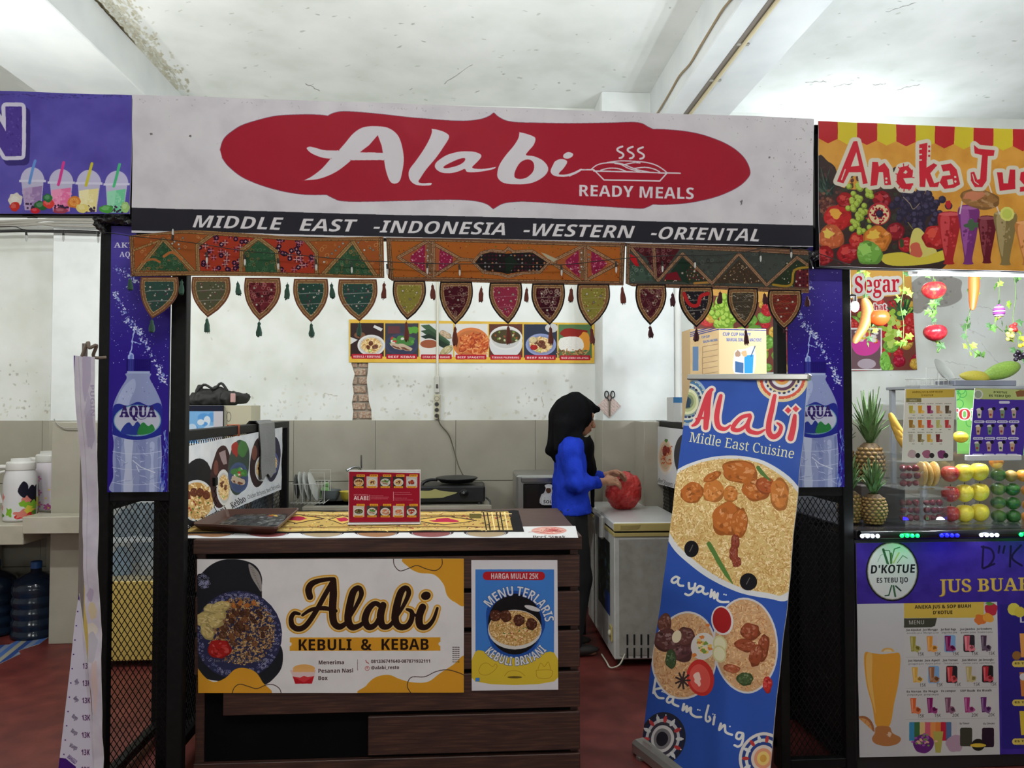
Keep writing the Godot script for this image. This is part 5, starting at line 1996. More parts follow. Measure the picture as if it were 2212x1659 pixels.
func dish_strip():
	var D := 5.592
	var quad := [[754,690],[1284,698],[1284,785],[754,783]]
	var p := facing(quad, D, 560, col(222,180,74),91)
	mottle(p, [col(214,172,66), col(224,184,80)],0.01,9)
	var names := ["KEBULI / BIRIYANI", "BEEF KEBAB", "OTAK OTAK BAKAR", "BEEF SPAGETTI", "TEKWAN PALEMBANG", "BEEF KEBULI", "NASI LEMAK MALAYSIA"]
	for i in 7:
		var x := 757.0 + i * 74.9
		var y := 698.0 + i * 0.5
		var w := 72.0
		var bg: Color = [col(52,38,38), col(60,60,70), col(206,206,204), col(214,212,208), col(92,54,44), col(48,54,72), col(84,116,76)][i]
		p.rect(x, y, x + w, y + 72, bg)
		match i:
			0:
				p.oval(x + 20, y + 26,12,7, col(120,80,60))
				p.fill(pts([x + 52, y + 4, x + 70, y + 12, x + 66, y + 18, x + 49, y + 9]), col(206,206,206))
				p.fill(pts([x, y + 30, x + 16, y + 36, x, y + 46]), col(206,206,206))
				dish(p, x + 45, y + 48,30,23, "rice_meat")
			1:
				p.rect(x + 6, y + 6, x + 32, y + 22, col(96,56,60))
				p.blob(x + 58, y + 14,12,8, col(90,150,60),0.3)
				dish(p, x + 36, y + 46,36,24, "wrap", col(60,66,90))
			2:
				for k in 3: p.fill(pts([x + 2, y + 4 + k * 12, x + 20, y + 2 + k * 10, x + 66, y + 40 + k * 4, x + 58, y + 50 + k * 3]),[col(66,92,66), col(50,74,52), col(36,50,40)][k])
				p.oval(x + 20, y + 50,22,18, col(214,210,204))
				p.oval(x + 20, y + 44,19,9, col(150,84,58))
				p.lump(x + 58, y + 58,16,8, col(190,176,130),-0.6)
				p.lump(x + 56, y + 24,14,7, col(196,170,140),0.5)
			3: dish(p, x + 36, y + 42,40,34, "noodle", col(206,120,70))
			4:
				p.oval(x + 36, y + 42,36,34, col(206,206,206))
				dish(p, x + 36, y + 30,36,26, "soup")
			5:
				p.oval(x + 60, y + 8,14,10, col(190,190,190))
				dish(p, x + 37, y + 44,33,24, "rice_meat", col(140,150,190))
				p.lump(x + 22, y + 50,8,6, col(170,40,36))
				p.lump(x + 20, y + 34,9,7, col(216,196,150))
			6:
				p.blob(x + 34, y + 20,28,12, col(140,40,34),0.2)
				p.blob(x + 56, y + 36,14,22, col(222,150,60),0.25)
				p.fill(spl(pts([x + 4, y + 30, x + 46, y + 28, x + 52, y + 54, x + 6, y + 56]), true, 4), col(226,222,216))
				p.grains(x + 28, y + 42,22,12,50,3,1,[col(214,208,200), col(236,232,226)])
				p.grains(x + 30, y + 62,34,8,60,9,2,[col(150,100,60), col(120,80,50), col(190,150,100)])
		p.round_rect(x + 2.5, y + 66.5, x + w - 3, y + 77,2.0, col(172,32,46))
		p.text(names[i], x + 6, y + 74.3, x + w - 7, y + 74.6,4.4, col(230,216,216),0)
	single("dish_poster", sheet(p, quad, 1,1,0.003),[p.done("dish_strip_print", 0.5), mats["paper_back"]], "long yellow poster strip of seven dishes on the white back wall", "poster")

func sockets():
	var t := thing("power_strip", "white four-gang power strip with a breaker on the white wall", "socket")
	var cream := mat("socket_cream", col(196,190,166),0.5)
	var dark := mat("socket_hole", col(44,42,40),0.6)
	var a := at(937.5,852,5.56)
	var b := at(950.5,906,5.56)
	var m := mb()
	m.span(v3(a.x, b.y, -5.596), v3(b.x, a.y, -5.566),0.004)
	part("body", m, cream, t)
	for k in 4:
		var c := at(943.5,861 + k * 12.4,5.565)
		m = mb()
		m.xf = Transform3D(Basis(Vector3.RIGHT, PI / 2), v3(c.x, c.y, -5.566))
		m.lathe([Vector2(0.0185,0), Vector2(0.0185,0.003), Vector2(0.016,0.003), Vector2(0.015,0.0005), Vector2(0,0.0005)],18)
		var s := part("outlet", m, mat("outlet_ring", col(150,146,128),0.5), t)
		m = mb()
		m.xf = Transform3D(Basis(Vector3.RIGHT, PI / 2), v3(c.x, c.y, -5.566))
		m.lathe([Vector2(0.0145,0.0008), Vector2(0.0145,0.0014), Vector2(0,0.0014)],18)
		part("recess", m, dark if k != 0 else cream, s)
	a = at(939,812,5.56)
	b = at(949,848,5.56)
	m = mb()
	m.span(v3(a.x, b.y, -5.597), v3(b.x, a.y, -5.57),0.003)
	part("breaker", m, mat("breaker_white", col(206,204,196),0.5), t)
	var c2 := at(944,834,5.56)
	m = mb()
	m.box(v3(c2.x, c2.y, -5.566), v3(0.014,0.03,0.014),0.002)
	part("switch_lever", m, mat("breaker_dark", col(70,62,60),0.5), t)
	m = mb()
	var top := at(945,660,5.57)
	m.tube([v3(top.x, 3.6,-5.588), v3(top.x, a.y, -5.588)],0.0095,8)
	part("conduit", m, mat("conduit_cream", col(216,212,196),0.6), t)
	# flex down to the griddle
	var P := []
	for q in [[946,895,5.56],[950,915,5.57],[970,940,5.57],[980,970,5.56],[990,1005,5.52],[1001,1028,5.46]]: P.append(at(q[0], q[1], q[2]))
	m = mb()
	m.tube(spl3(P, 5),0.0045,6)
	single("extension_cord", m, mat("cord_brown", col(92,84,70),0.6), "thin brown extension cord hanging from the wall socket to the griddle", "cord")

func sink_counter():
	var stone := tri_mat("sink_tile", ntex(95,0.01,[0.0, col(170,164,148),0.5, col(182,176,160),1.0, col(190,184,170)]), v3(0.8,0.8,0.8),0.3)
	var t := thing("sink_counter", "beige tiled sink counter with a steel basin along the back wall", "counter")
	var H := 0.825
	var x0 := -1.13
	var x1 := at(1062,1098,5.2).x
	var sx0 := at(684,1085,5.35).x
	var sx1 := at(770,1085,5.35).x
	for q in [[x0, sx0,-5.592,-5.2],[sx1, x1,-5.592,-5.2],[sx0, sx1,-5.592,-5.53],[sx0, sx1,-5.26,-5.2]]:
		var m := mb()
		m.span(v3(q[0], H - 0.035, q[2]), v3(q[1], H, q[3]),0.002)
		part("slab", m, stone, t)
	for x in [x0 + 0.04, x1 - 0.1]:
		var m := mb()
		m.span(v3(x, 0,-5.58), v3(x + 0.06, H - 0.035,-5.24))
		part("support", m, stone, t)
	# basin
	var m := mb()
	var steel := mat("sink_steel", col(150,152,152),0.3,0.9)
	m.span(v3(sx0, H - 0.16,-5.53), v3(sx1, H - 0.157,-5.26))
	m.span(v3(sx0, H - 0.16,-5.53), v3(sx0 + 0.003, H + 0.004,-5.26))
	m.span(v3(sx1 - 0.003, H - 0.16,-5.53), v3(sx1, H + 0.004,-5.26))
	m.span(v3(sx0, H - 0.16,-5.533), v3(sx1, H + 0.004,-5.53))
	m.span(v3(sx0, H - 0.16,-5.263), v3(sx1, H + 0.004,-5.26))
	part("basin", m, steel, t)
	# faucet
	var f := at(779,1040,5.5)
	m = mb()
	m.tube(spl3([v3(f.x, H, -5.5), v3(f.x, H + 0.19,-5.5), v3(f.x - 0.01, H + 0.24,-5.49), v3(f.x - 0.05, H + 0.25,-5.45), v3(f.x - 0.09, H + 0.23,-5.42)],5),0.011,10)
	var fm := mat("chrome", col(190,192,194),0.15,1.0)
	var fc := part("faucet", m, fm, t)
	m = mb()
	m.tube([v3(f.x + 0.004, H + 0.24,-5.5), v3(f.x + 0.004, H + 0.335,-5.5)],[0.008,0.006],8)
	part("lever", m, fm, fc)
	# rack with plates
	var white := mat("wire_white", col(206,206,200),0.4)
	var a := at(634,1092,5.36)
	var b := at(706,1092,5.36)
	var rack := thing("dish_rack", "white wire dish rack with plates beside the sink", "rack")
	var top := H + 0.20
	m = mb()
	for y in [H + 0.02, H + 0.15]:
		m.tube([v3(a.x, y, -5.26), v3(b.x, y, -5.26), v3(b.x, y, -5.5), v3(a.x, y, -5.5)],0.0028,5, false, true)
	m.tube([v3(b.x, H + 0.02,-5.26), v3(b.x, H + 0.23,-5.26), v3(b.x - 0.15, H + 0.23,-5.26), v3(b.x - 0.15, H + 0.02,-5.26)],0.0026,5)
	m.tube([v3(b.x, H + 0.02,-5.5), v3(b.x, H + 0.23,-5.5), v3(b.x - 0.15, H + 0.23,-5.5), v3(b.x - 0.15, H + 0.02,-5.5)],0.0026,5)
	part("frame", m, white, rack)
	for i in 9:
		var x := lerpf(a.x, b.x, (i + 0.5) / 9.0)
		m = mb()
		m.tube([v3(x, H + 0.15,-5.26), v3(x + 0.004, H + 0.01,-5.265), v3(x, H + 0.01,-5.49), v3(x, H + 0.15,-5.5)],0.002,5)
		part("wire", m, white, rack)
	var china := mat("china", col(206,208,204),0.2)
	for q in [[0.30,0.10,0.22, "white plate leaning in the dish rack"],[0.45,0.10,0.25, "white plate leaning in the dish rack"],[0.62,0.105,0.3, "white plate leaning in the dish rack"]]:
		m = mb()
		m.lathe([Vector2(0,0), Vector2(0.06,0), Vector2(0.105,0.012), Vector2(0.107,0.015), Vector2(0.06,0.004), Vector2(0,0.004)],28)
		var o := single("plate", m, china, q[3], "plate", "plates in the dish rack")
		o.position = v3(lerpf(a.x, b.x, q[0]), H + 0.128,-5.38)
		o.rotation = v3(0,0, PI / 2 + q[2])
	m = mb()
	m.lathe([Vector2(0,0), Vector2(0.05,0), Vector2(0.085,0.016), Vector2(0.087,0.019), Vector2(0.05,0.004), Vector2(0,0.004)],28)
	var gp := single("plate", m, mat("dark_plate", col(110,112,112),0.3), "small dark grey plate standing upright in the dish rack", "plate")
	gp.position = v3(lerpf(a.x, b.x, 0.16), H + 0.125,-5.38)
	gp.rotation = v3(0,0, PI / 2 + 0.1)
	# sponge bag and bowls
	var g := at(696,1060,5.45)
	m = mb()
	m.box(v3(0,0.05,0), v3(0.07,0.10,0.05),0.02)
	m.box(v3(0.01,0.115,0), v3(0.045,0.04,0.03),0.014)
	var sp := single("soap_pack", m, mat("soap_green", col(132,186,112),0.35), "green and white soap refill pack standing behind the dish rack", "pack")
	sp.position = v3(g.x, H, -5.55)
	var bowl := [Vector2(0,0), Vector2(0.04,0), Vector2(0.062,0.03), Vector2(0.072,0.075), Vector2(0.076,0.078), Vector2(0.069,0.074), Vector2(0.058,0.03), Vector2(0.036,0.006), Vector2(0,0.006)]
	m = mb()
	m.lathe(bowl, 28)
	var bo := single("bowl", m, mat("bowl_grey", col(104,110,112),0.4), "grey plastic bowl standing behind the sink", "bowl")
	bo.position = v3(at(708,1080,5.56).x + 0.03, H + 0.004,-5.5 + 0.0)
	bo.position.z = -5.51
	m = mb()
	m.lathe(bowl, 28)
	var yb := single("bowl", m, mat("bowl_yellow", col(206,186,66),0.4), "yellow plastic bowl standing behind the red menu card", "bowl")
	yb.position = v3(at(752,1072,5.45).x, H + 0.004,-5.48)
	yb.scale = Vector3.ONE * 0.9

func griddle():
	var H := 0.825
	var a := at(880,1090,5.24)
	var b := at(1048,1090,5.24)
	var t := thing("electric_griddle", "black electric griddle with a raised round pan on the sink counter", "griddle", v3((a.x + b.x) / 2, H, -5.4))
	var w := b.x - a.x
	var body := mat("griddle_black", col(32,32,34),0.35)
	var m := mb()
	m.box(v3(0,0.075,0), v3(w, 0.115,0.30),0.012)
	part("body", m, body, t)
	for q in [[-w / 2 + 0.04,-0.12],[w / 2 - 0.04,-0.12],[-w / 2 + 0.04,0.12],[w / 2 - 0.04,0.12]]:
		m = mb()
		m.lathe([Vector2(0.018,0), Vector2(0.015,0.02)],12)
		m.xf = Transform3D()
		part("foot", placed(m, moved(v3(q[0],0, q[1]))), body, t)
	# pale band on the front
	var poly := spl(pts([-0.22,0.052,-0.05,0.05,0.0,0.06,0.075,0.085,0.03,0.092,-0.04,0.1,-0.08,0.112,-0.12,0.1,-0.22,0.098]), true, 4)
	m = mb()
	m.prism(poly, moved(v3(0,0,0.150)),0.003)
	part("badge", m, mat("griddle_badge", col(176,170,110),0.5), t)
	m = mb()
	m.xf = Transform3D(Basis(Vector3.RIGHT, PI / 2), v3(0.122,0.078,0.15))
	m.lathe([Vector2(0.032,0), Vector2(0.03,0.006), Vector2(0.021,0.008), Vector2(0.018,0.024), Vector2(0,0.025)],22)
	var kn := part("knob", m, mat("knob_black", col(18,18,20),0.3), t)
	m = mb()
	m.box(v3(0.122,0.09,0.176), v3(0.004,0.018,0.004))
	part("pointer", m, mat("knob_mark", col(170,170,170),0.5), kn)
	# round pan lying on top with its handle
	m = mb()
	m.xf = moved(v3(0.07,0.133,0))
	m.lathe([Vector2(0,0.012), Vector2(0.115,0.012), Vector2(0.15,0.04), Vector2(0.153,0.044), Vector2(0.148,0.047), Vector2(0.09,0.055), Vector2(0,0.058)],32)
	var pan := part("pan", m, mat("pan_dark", col(46,47,48),0.4), t)
	m = mb()
	m.tube(spl3([v3(-0.07,0.165,0.04), v3(-0.12,0.167,0.06), v3(-0.16,0.155,0.08), v3(-0.175,0.135,0.085)],5),0.012,8)
	part("handle", m, body, pan)
	# flex at its side
	m = mb()
	var e := at(1050,1075,5.3)
	m.tube(spl3([e - t.position, e - t.position + v3(0.025,-0.02,0.03), e - t.position + v3(0.03,-0.045,0.05)],5),0.007,6)
	part("flex", m, mat("flex_grey", col(70,70,70),0.5), t)

func oven():
	var T := 0.80
	var tab := thing("work_table", "steel work table behind the counter carrying the steamer oven", "table")
	var m := mb()
	m.span(v3(0.40, T - 0.03,-5.45), v3(0.80, T, -4.93),0.003)
	part("top", m, mat("table_steel", col(140,140,140),0.35,0.8), tab)
	for x in [0.42,0.78]:
		for z in [-5.43,-4.95]:
			m = mb()
			m.bar(v3(x, 0, z), v3(x, T - 0.03, z),0.03,0.03, Vector3.RIGHT)
			part("leg", m, mats["black_steel"], tab)
	var a := at(1116,1030,4.98)
	var H := at(1116,1027,4.98).y - T
	var t := thing("steamer_oven", "stainless steel steamer oven with a black door and chef sticker", "oven", v3(a.x, T, -4.99))
	var steel := mat("oven_steel", col(176,176,174),0.28,0.85)
	m = mb()
	m.span(v3(0,0.015,-0.42), v3(0.46, H, 0),0.012)
	part("body", m, steel, t)
	var W := 0.40
	m = mb()
	m.span(v3(0.045,0.03,0), v3(0.045 + W, H - 0.055,0.012),0.008)
	var door := part("door", m, mat("oven_glass", col(24,23,25),0.12), t)
	m = mb()
	m.span(v3(0.03, H - 0.048,0), v3(0.45, H - 0.012,0.02),0.006)
	part("trim", m, mat("oven_trim", col(150,150,150),0.25,0.9), t)
	for q in [0.04,0.42]:
		for z in [-0.38,-0.04]:
			m = mb()
			m.span(v3(q - 0.012,0, z - 0.012), v3(q + 0.012,0.015, z + 0.012))
			part("foot", m, mats["knob_black"], t)
	var p := local_print(0.20,0.15,900, col(30,28,30),60,45,97)
	p.fill(spl(pts([4,44,3,24,8,20,12,10,10,4,18,1,26,4,24,10,28,20,34,16,60,15,60,44]), true, 4), col(206,206,206))
	p.fill(spl(pts([6,42,6,26,16,22,28,25,29,42]), true, 3), col(226,226,226))
	p.blob(17.5,14.5,5,6, col(96,64,50),0.05)
	p.round_rect(11,2,24,9.5,3, col(232,232,232))
	for q in [[10,30],[10,34]]: p.dot(q[0], q[1],0.7, col(90,90,90))
	p.rect(34,18,60,30, col(96,70,56))
	p.specks(35,19,59,29,30,0.5,1.8,[col(150,110,70), col(70,50,44), col(180,150,110)])
	p.text("SOLE", 7,41,30,41,6, col(50,48,50),0)
	p.text("OVEN", 34,41,58,41,6, col(140,50,46),0)
	m = mb()
	m.quad(v3(0.155,0.055,0.0125), v3(0.36,0.055,0.0125), v3(0.36,0.20,0.0125), v3(0.155,0.20,0.0125))
	part("sticker", m, p.done("oven_sticker", 0.4), door)

# ==================================================================== mesh partitions beside the kitchen
func partitions():
	var black := mats["black_steel"] as Material
	var wire := mats["mesh_steel"] as Material
	for side in [0,1]:
		var X := [-1.215,1.335][side] as float
		var z0 := -3.08
		var z1 := -5.07
		var t := thing("mesh_partition", ["black mesh partition left of the kitchen with a dish banner", "black mesh partition right of the freezer with a pasta banner"][side], "partition")
		var m := mb()
		m.span(v3(X - 0.025,1.375, z1), v3(X + 0.025,1.42, z0),0.003)
		part("top_rail", m, black, t)
		m = mb()
		m.span(v3(X - 0.025,0.08, z1), v3(X + 0.025,0.12, z0),0.003)
		part("rail", m, black, t)
		for z in [z0 - 0.05, z1]:
			m = mb()
			m.span(v3(X - 0.025,0, z), v3(X + 0.025,1.375, z + 0.05),0.003)
			part("post", m, black, t)
		part("mesh_panel", placed(lattice(0,0.12, z0 - z1 - 0.05,1.375,0.03,0.045), Transform3D(Basis(Vector3.UP, PI / 2), v3(X, 0, z0))), wire, t)
	# left banner with five ovals
	var p := new_print(v3(-1.184,1.50,-3.0), Vector3.FORWARD, Vector3.DOWN, 2.0,0.75,700, col(206,208,212),101)
	mottle(p, [col(198,201,206), col(208,210,213), col(214,215,217)],0.006,33)
	var ovs := [[424,1065,40,75, "rice_dates", 0.0],[478,1030,23,68, "rice_meat", 0.1],[516,1010,22,60, "wrap", 0.0],[559,998,19,55, "rice_meat", 0.05],[590,992,15,49, "rice_meat", 0.0]]
	for i in 5:
		var q = ovs[i]
		p.oval(q[0], q[1], q[2], q[3],[col(30,29,32), col(58,36,36), col(58,70,62), col(46,32,34), col(50,46,66)][i],0.08)
		var cy: float = q[1] + q[3] * ([0.22,0.34,0.36,0.26,0.16][i] as float)
		dish(p, q[0] + (6 if i in [1,3] else 0), cy, q[2] * ([1.0,0.7,0.95,0.72,0.8][i] as float), q[3] * ([0.6,0.58,0.55,0.5,0.52][i] as float), q[4],[col(206,206,204), col(208,206,204), col(70,84,120), col(206,206,204), col(80,90,140)][i])
		if i == 2:
			p.blob(q[0] - 6, q[1] - 40,8,16, col(150,50,44),0.2)
			p.blob(q[0] + 8, q[1] - 40,8,18, col(70,110,60),0.2)
		if i in [1,3]:
			p.fill(pts([q[0] - 3, q[1] - 52, q[0] + 10, q[1] - 58, q[0] + 14, q[1] - 28, q[0] + 6, q[1] - 26]), col(150,130,130))
			p.oval(q[0] - 10, q[1] - 20,6,16, col(110,66,56))
	var ink := col(34,30,32)
	p.text("Kebbo", 502,1099,533,1082,13, ink, 2)
	p.text("Chicken Briyani", 536,1078,575,1065,8, ink, 3)
	p.text("Beef Briyani", 577,1064,605,1052,7.5, ink, 3)
	p.text("lamb biryani", 400,1150,492,1102,12, ink, 2)
	var quad := [[394,966],[609,923],[607,1057],[394,1146]]
	single("dish_banner", sheet(p, quad, 30,10,0.003,0.012,44,3.2),[p.done("oval_banner_print", 0.5), mats["paper_back"]], "white banner of oval dish pictures hung on the left mesh partition", "banner")
	# right banner, seen at a slant behind the roll-up
	p = new_print(v3(1.297,1.46,-5.1), Vector3.BACK, Vector3.DOWN, 1.4,0.75,500, col(210,210,212),103)
	p.oval(1438,990,17,36, col(222,214,204))
	dish(p, 1438,985,15,34, "noodle", col(218,190,160))
	for i in 5: p.lump(1438 + p.rng.randfn(0,4),962 + p.rng.randfn(0,9),4,7, col(140,40,34))
	p.blob(1439,952,3,5, col(90,130,60),0.3)
	p.oval(1480,985,24,48, col(60,58,62))
	p.oval(1484,1005,14,30, col(170,96,60))
	p.grains(1484,1005,12,28,60,10,2,[col(206,150,96), col(130,50,36)])
	p.text("Beef Spagetti", 1420,1041,1452,1052,9, ink, 3)
	p.text("Canna", 1454,1053,1484,1062,9, ink, 3)
	quad = [[1421,921],[1560,938],[1560,1082],[1419,1045]]
	single("pasta_banner", sheet(p, quad, 12,8,0.003,0.004,45,4.0),[p.done("pasta_banner_print", 0.5), mats["paper_back"]], "white banner of spaghetti pictures hung on the right mesh partition", "banner")
	# knitted cloth over the left rail
	var wool := tri_mat("grey_knit", ntex(107,0.06,[0.0, col(92,92,92),0.5, col(134,134,132),1.0, col(166,166,164)]), v3(6,6,6),0.95, nbump(108,0.09,8.0),0.8)
	var path := [Vector2(-0.034,-0.34), Vector2(-0.032,-0.18), Vector2(-0.031,-0.05), Vector2(-0.028,0.0), Vector2(-0.012,0.012), Vector2(0.012,0.012), Vector2(0.032,0.0), Vector2(0.037,-0.06), Vector2(0.04,-0.16), Vector2(0.038,-0.24), Vector2(0.043,-0.31)]
	var m := mb()
	var f := noise(13,6.0,2)
	var pt := func(i: int, j: int, th: float) -> Vector3:
		var q: Vector2 = path[i]
		var z: float = -4.30 - j * 0.046 - (0.02 if i > 7 else 0.0)
		return v3(-1.215 + q.x + sign(q.x) * (th + 0.006 * f.get_noise_2d(i, j * 2)),1.42 + q.y + (th if i in [4,5] else 0.0) - 0.05 * float(i > 8) * f.get_noise_2d(j * 3.0,0), z + 0.012 * f.get_noise_2d(j, i * 2.0))
	for i in path.size() - 1:
		for j in 7:
			m.quad(pt.call(i, j, 0.006), pt.call(i + 1, j, 0.006), pt.call(i + 1, j + 1,0.006), pt.call(i, j + 1,0.006))
			m.quad(pt.call(i, j + 1,0.001), pt.call(i + 1, j + 1,0.001), pt.call(i + 1, j, 0.001), pt.call(i, j, 0.001))
	single("dish_towel", m, wool, "grey knitted dish towel draped over the left partition's rail", "towel")
	# rubber band on the rail
	m = mb()
	var zc := -3.94
	m.tube([v3(-1.186,1.37, zc), v3(-1.186,1.424, zc), v3(-1.244,1.424, zc), v3(-1.244,1.37, zc)],0.003,6, false, true)
	m.tube([v3(-1.185,1.368, zc - 0.014), v3(-1.185,1.425, zc - 0.012), v3(-1.245,1.425, zc - 0.01), v3(-1.245,1.368, zc - 0.01)],0.003,6, false, true)
	single("rubber_band", m, mat("rubber_orange", col(190,90,50),0.5), "orange rubber bands wound round the left partition's top rail", "rubber band")

# ==================================================================== a skin of rounded bones, meshed as surface nets
func nets(bones: Array, cell: float, soft: float, cuts: Array = [], fold: FastNoiseLite = null, amp := 0.0, stretch := Vector3.ONE) -> MB:
	# bones: [a, b, ra, rb]; cuts: [a, b, ra, rb] taken away, or [point, normal] for what lies beyond a plane
	var lo := v3(INF, INF, INF)
	var hi := -lo
	for b in bones:
		for k in 2:
			lo = lo.min(b[k] - Vector3.ONE * (b[2 + k] + cell * 3))
			hi = hi.max(b[k] + Vector3.ONE * (b[2 + k] + cell * 3))
	var nx := int(ceil((hi.x - lo.x) / cell)) + 1
	var ny := int(ceil((hi.y - lo.y) / cell)) + 1
	var nz := int(ceil((hi.z - lo.z) / cell)) + 1
	var g := PackedFloat32Array()
	g.resize(nx * ny * nz)
	g.fill(1.0)
	for b in bones:
		var a: Vector3 = b[0]
		var c: Vector3 = b[1]
		var ra: float = b[2]
		var rb: float = b[3]
		var m := maxf(ra, rb) + soft + cell * 2.5
		var l := ((a.min(c) - Vector3.ONE * m - lo) / cell).floor().max(Vector3.ZERO)
		var h := ((a.max(c) + Vector3.ONE * m - lo) / cell).ceil().min(v3(nx - 1, ny - 1, nz - 1))
		var ac := c - a
		var q := maxf(ac.length_squared(),1e-9)
		for z in range(int(l.z), int(h.z) + 1):
			for y in range(int(l.y), int(h.y) + 1):
				var at_ := (z * ny + y) * nx
				for x in range(int(l.x), int(h.x) + 1):
					var p := lo + v3(x, y, z) * cell - a
					var t := clampf(p.dot(ac) / q, 0.0,1.0)
					var d := (p - ac * t).length() - ra - (rb - ra) * t
					var o := g[at_ + x]
					if d < o + soft:
						var k := clampf(0.5 + 0.5 * (o - d) / soft, 0.0,1.0)
						g[at_ + x] = lerpf(o, d, k) - soft * k * (1.0 - k)
	for z in nz:
		for y in ny:
			for x in nx:
				var i := (z * ny + y) * nx + x
				var v := g[i]
				if v > cell * 3: continue
				var p := lo + v3(x, y, z) * cell
				if fold: v += amp * fold.get_noise_3dv(p * stretch)
				for c in cuts:
					if c.size() == 2: v = maxf(v, (p - c[0]).dot(c[1]))
					else:
						var ac: Vector3 = c[1] - c[0]
						var t := clampf((p - c[0]).dot(ac) / maxf(ac.length_squared(),1e-9),0.0,1.0)
						v = maxf(v, -((p - c[0] - ac * t).length() - c[2] - (c[3] - c[2]) * t))
				g[i] = v
	var vi := PackedInt32Array()
	vi.resize(nx * ny * nz)
	vi.fill(-1)
	var vs := PackedVector3Array()
	var off := [0,1, nx, nx + 1, nx * ny, nx * ny + 1, nx * ny + nx, nx * ny + nx + 1]
	var edges := [[0,1],[2,3],[4,5],[6,7],[0,2],[1,3],[4,6],[5,7],[0,4],[1,5],[2,6],[3,7]]
	for z in nz - 1:
		for y in ny - 1:
			for x in nx - 1:
				var i := (z * ny + y) * nx + x
				var v0 := g[i]
				if absf(v0) > cell * 3: continue
				var neg := 0
				for o in off: if g[i + o] < 0.0: neg += 1
				if neg == 0 or neg == 8: continue
				var s := Vector3.ZERO
				var n := 0
				for e in edges:
					var a := g[i + off[e[0]]]
					var b := g[i + off[e[1]]]
					if (a < 0.0) == (b < 0.0): continue
					var t := a / (a - b)
					var pa := v3(e[0] & 1, (e[0] >> 1) & 1, e[0] >> 2)
					var pb := v3(e[1] & 1, (e[1] >> 1) & 1, e[1] >> 2)
					s += pa.lerp(pb, t)
					n += 1
				vi[i] = vs.size()
				vs.append(lo + (v3(x, y, z) + s / n) * cell)
	var quads := PackedInt32Array()
	for z in range(1, nz - 1):
		for y in range(1, ny - 1):
			for x in range(1, nx - 1):
				var i := (z * ny + y) * nx + x
				if absf(g[i]) > cell * 3: continue
				var s0 := g[i] < 0.0
				for ax in 3:
					var st: int = [1, nx, nx * ny][ax]
					if (g[i + st] < 0.0) == s0: continue
					var u: int = [nx, nx * ny, 1][ax]
					var w: int = [nx * ny, 1, nx][ax]
					var a := vi[i]
					var b := vi[i - u]
					var c := vi[i - u - w]
					var d := vi[i - w]
					if a < 0 or b < 0 or c < 0 or d < 0: continue
					if s0: quads.append_array([a, b, c, d])
					else: quads.append_array([d, c, b, a])
	var nn := PackedVector3Array()
	nn.resize(vs.size())
	for k in range(0, quads.size(),4):
		var m := (vs[quads[k + 2]] - vs[quads[k]]).cross(vs[quads[k + 3]] - vs[quads[k + 1]])
		for j in 4: nn[quads[k + j]] += m
	for k in nn.size(): nn[k] = nn[k].normalized()
	var mb := mb()
	for k in range(0, quads.size(),4):
		var a := quads[k]
		var b := quads[k + 1]
		var c := quads[k + 2]
		var d := quads[k + 3]
		mb.tri_n(vs[a], vs[b], vs[c], nn[a], nn[b], nn[c])
		mb.tri_n(vs[a], vs[c], vs[d], nn[a], nn[c], nn[d])
	return mb

func hand_bones(wrist: Vector3, palm: Vector3, side: Vector3, tip_dir: Vector3, curl: Vector3) -> Array:
	# palm from the wrist, four bent fingers of different lengths and a thumb from the palm's side
	var o := [[wrist, palm, 0.024,0.022],[wrist.lerp(palm, 0.5) + side * 0.018, palm + side * 0.024,0.018,0.014],[wrist.lerp(palm, 0.5) - side * 0.016, palm - side * 0.024,0.018,0.014]]
	var ls := [0.060,0.070,0.066,0.052]
	for i in 4:
		var r: Vector3 = palm + side * (0.027 - 0.018 * i) + tip_dir * 0.008
		var a: Vector3 = r + (tip_dir * 0.92 + curl * 0.25).normalized() * ls[i] * 0.5 + side * (0.004 - 0.003 * i)
		var b: Vector3 = a + (tip_dir * 0.7 + curl * 0.75).normalized() * ls[i] * 0.32
		var c: Vector3 = b + (tip_dir * 0.3 + curl).normalized() * ls[i] * 0.25
		o.append_array([[r, a, 0.0095,0.0088],[a, b, 0.0088,0.0080],[b, c, 0.0080,0.0068]])
	var t0 := wrist.lerp(palm, 0.35) + side * 0.022
	var t1 := t0 + (side * 0.75 + tip_dir * 0.8).normalized() * 0.034
	var t2 := t1 + (tip_dir * 0.9 + curl * 0.4 + side * 0.1).normalized() * 0.030
	o.append_array([[t0, t1,0.013,0.011],[t1, t2,0.011,0.0085]])
	return o

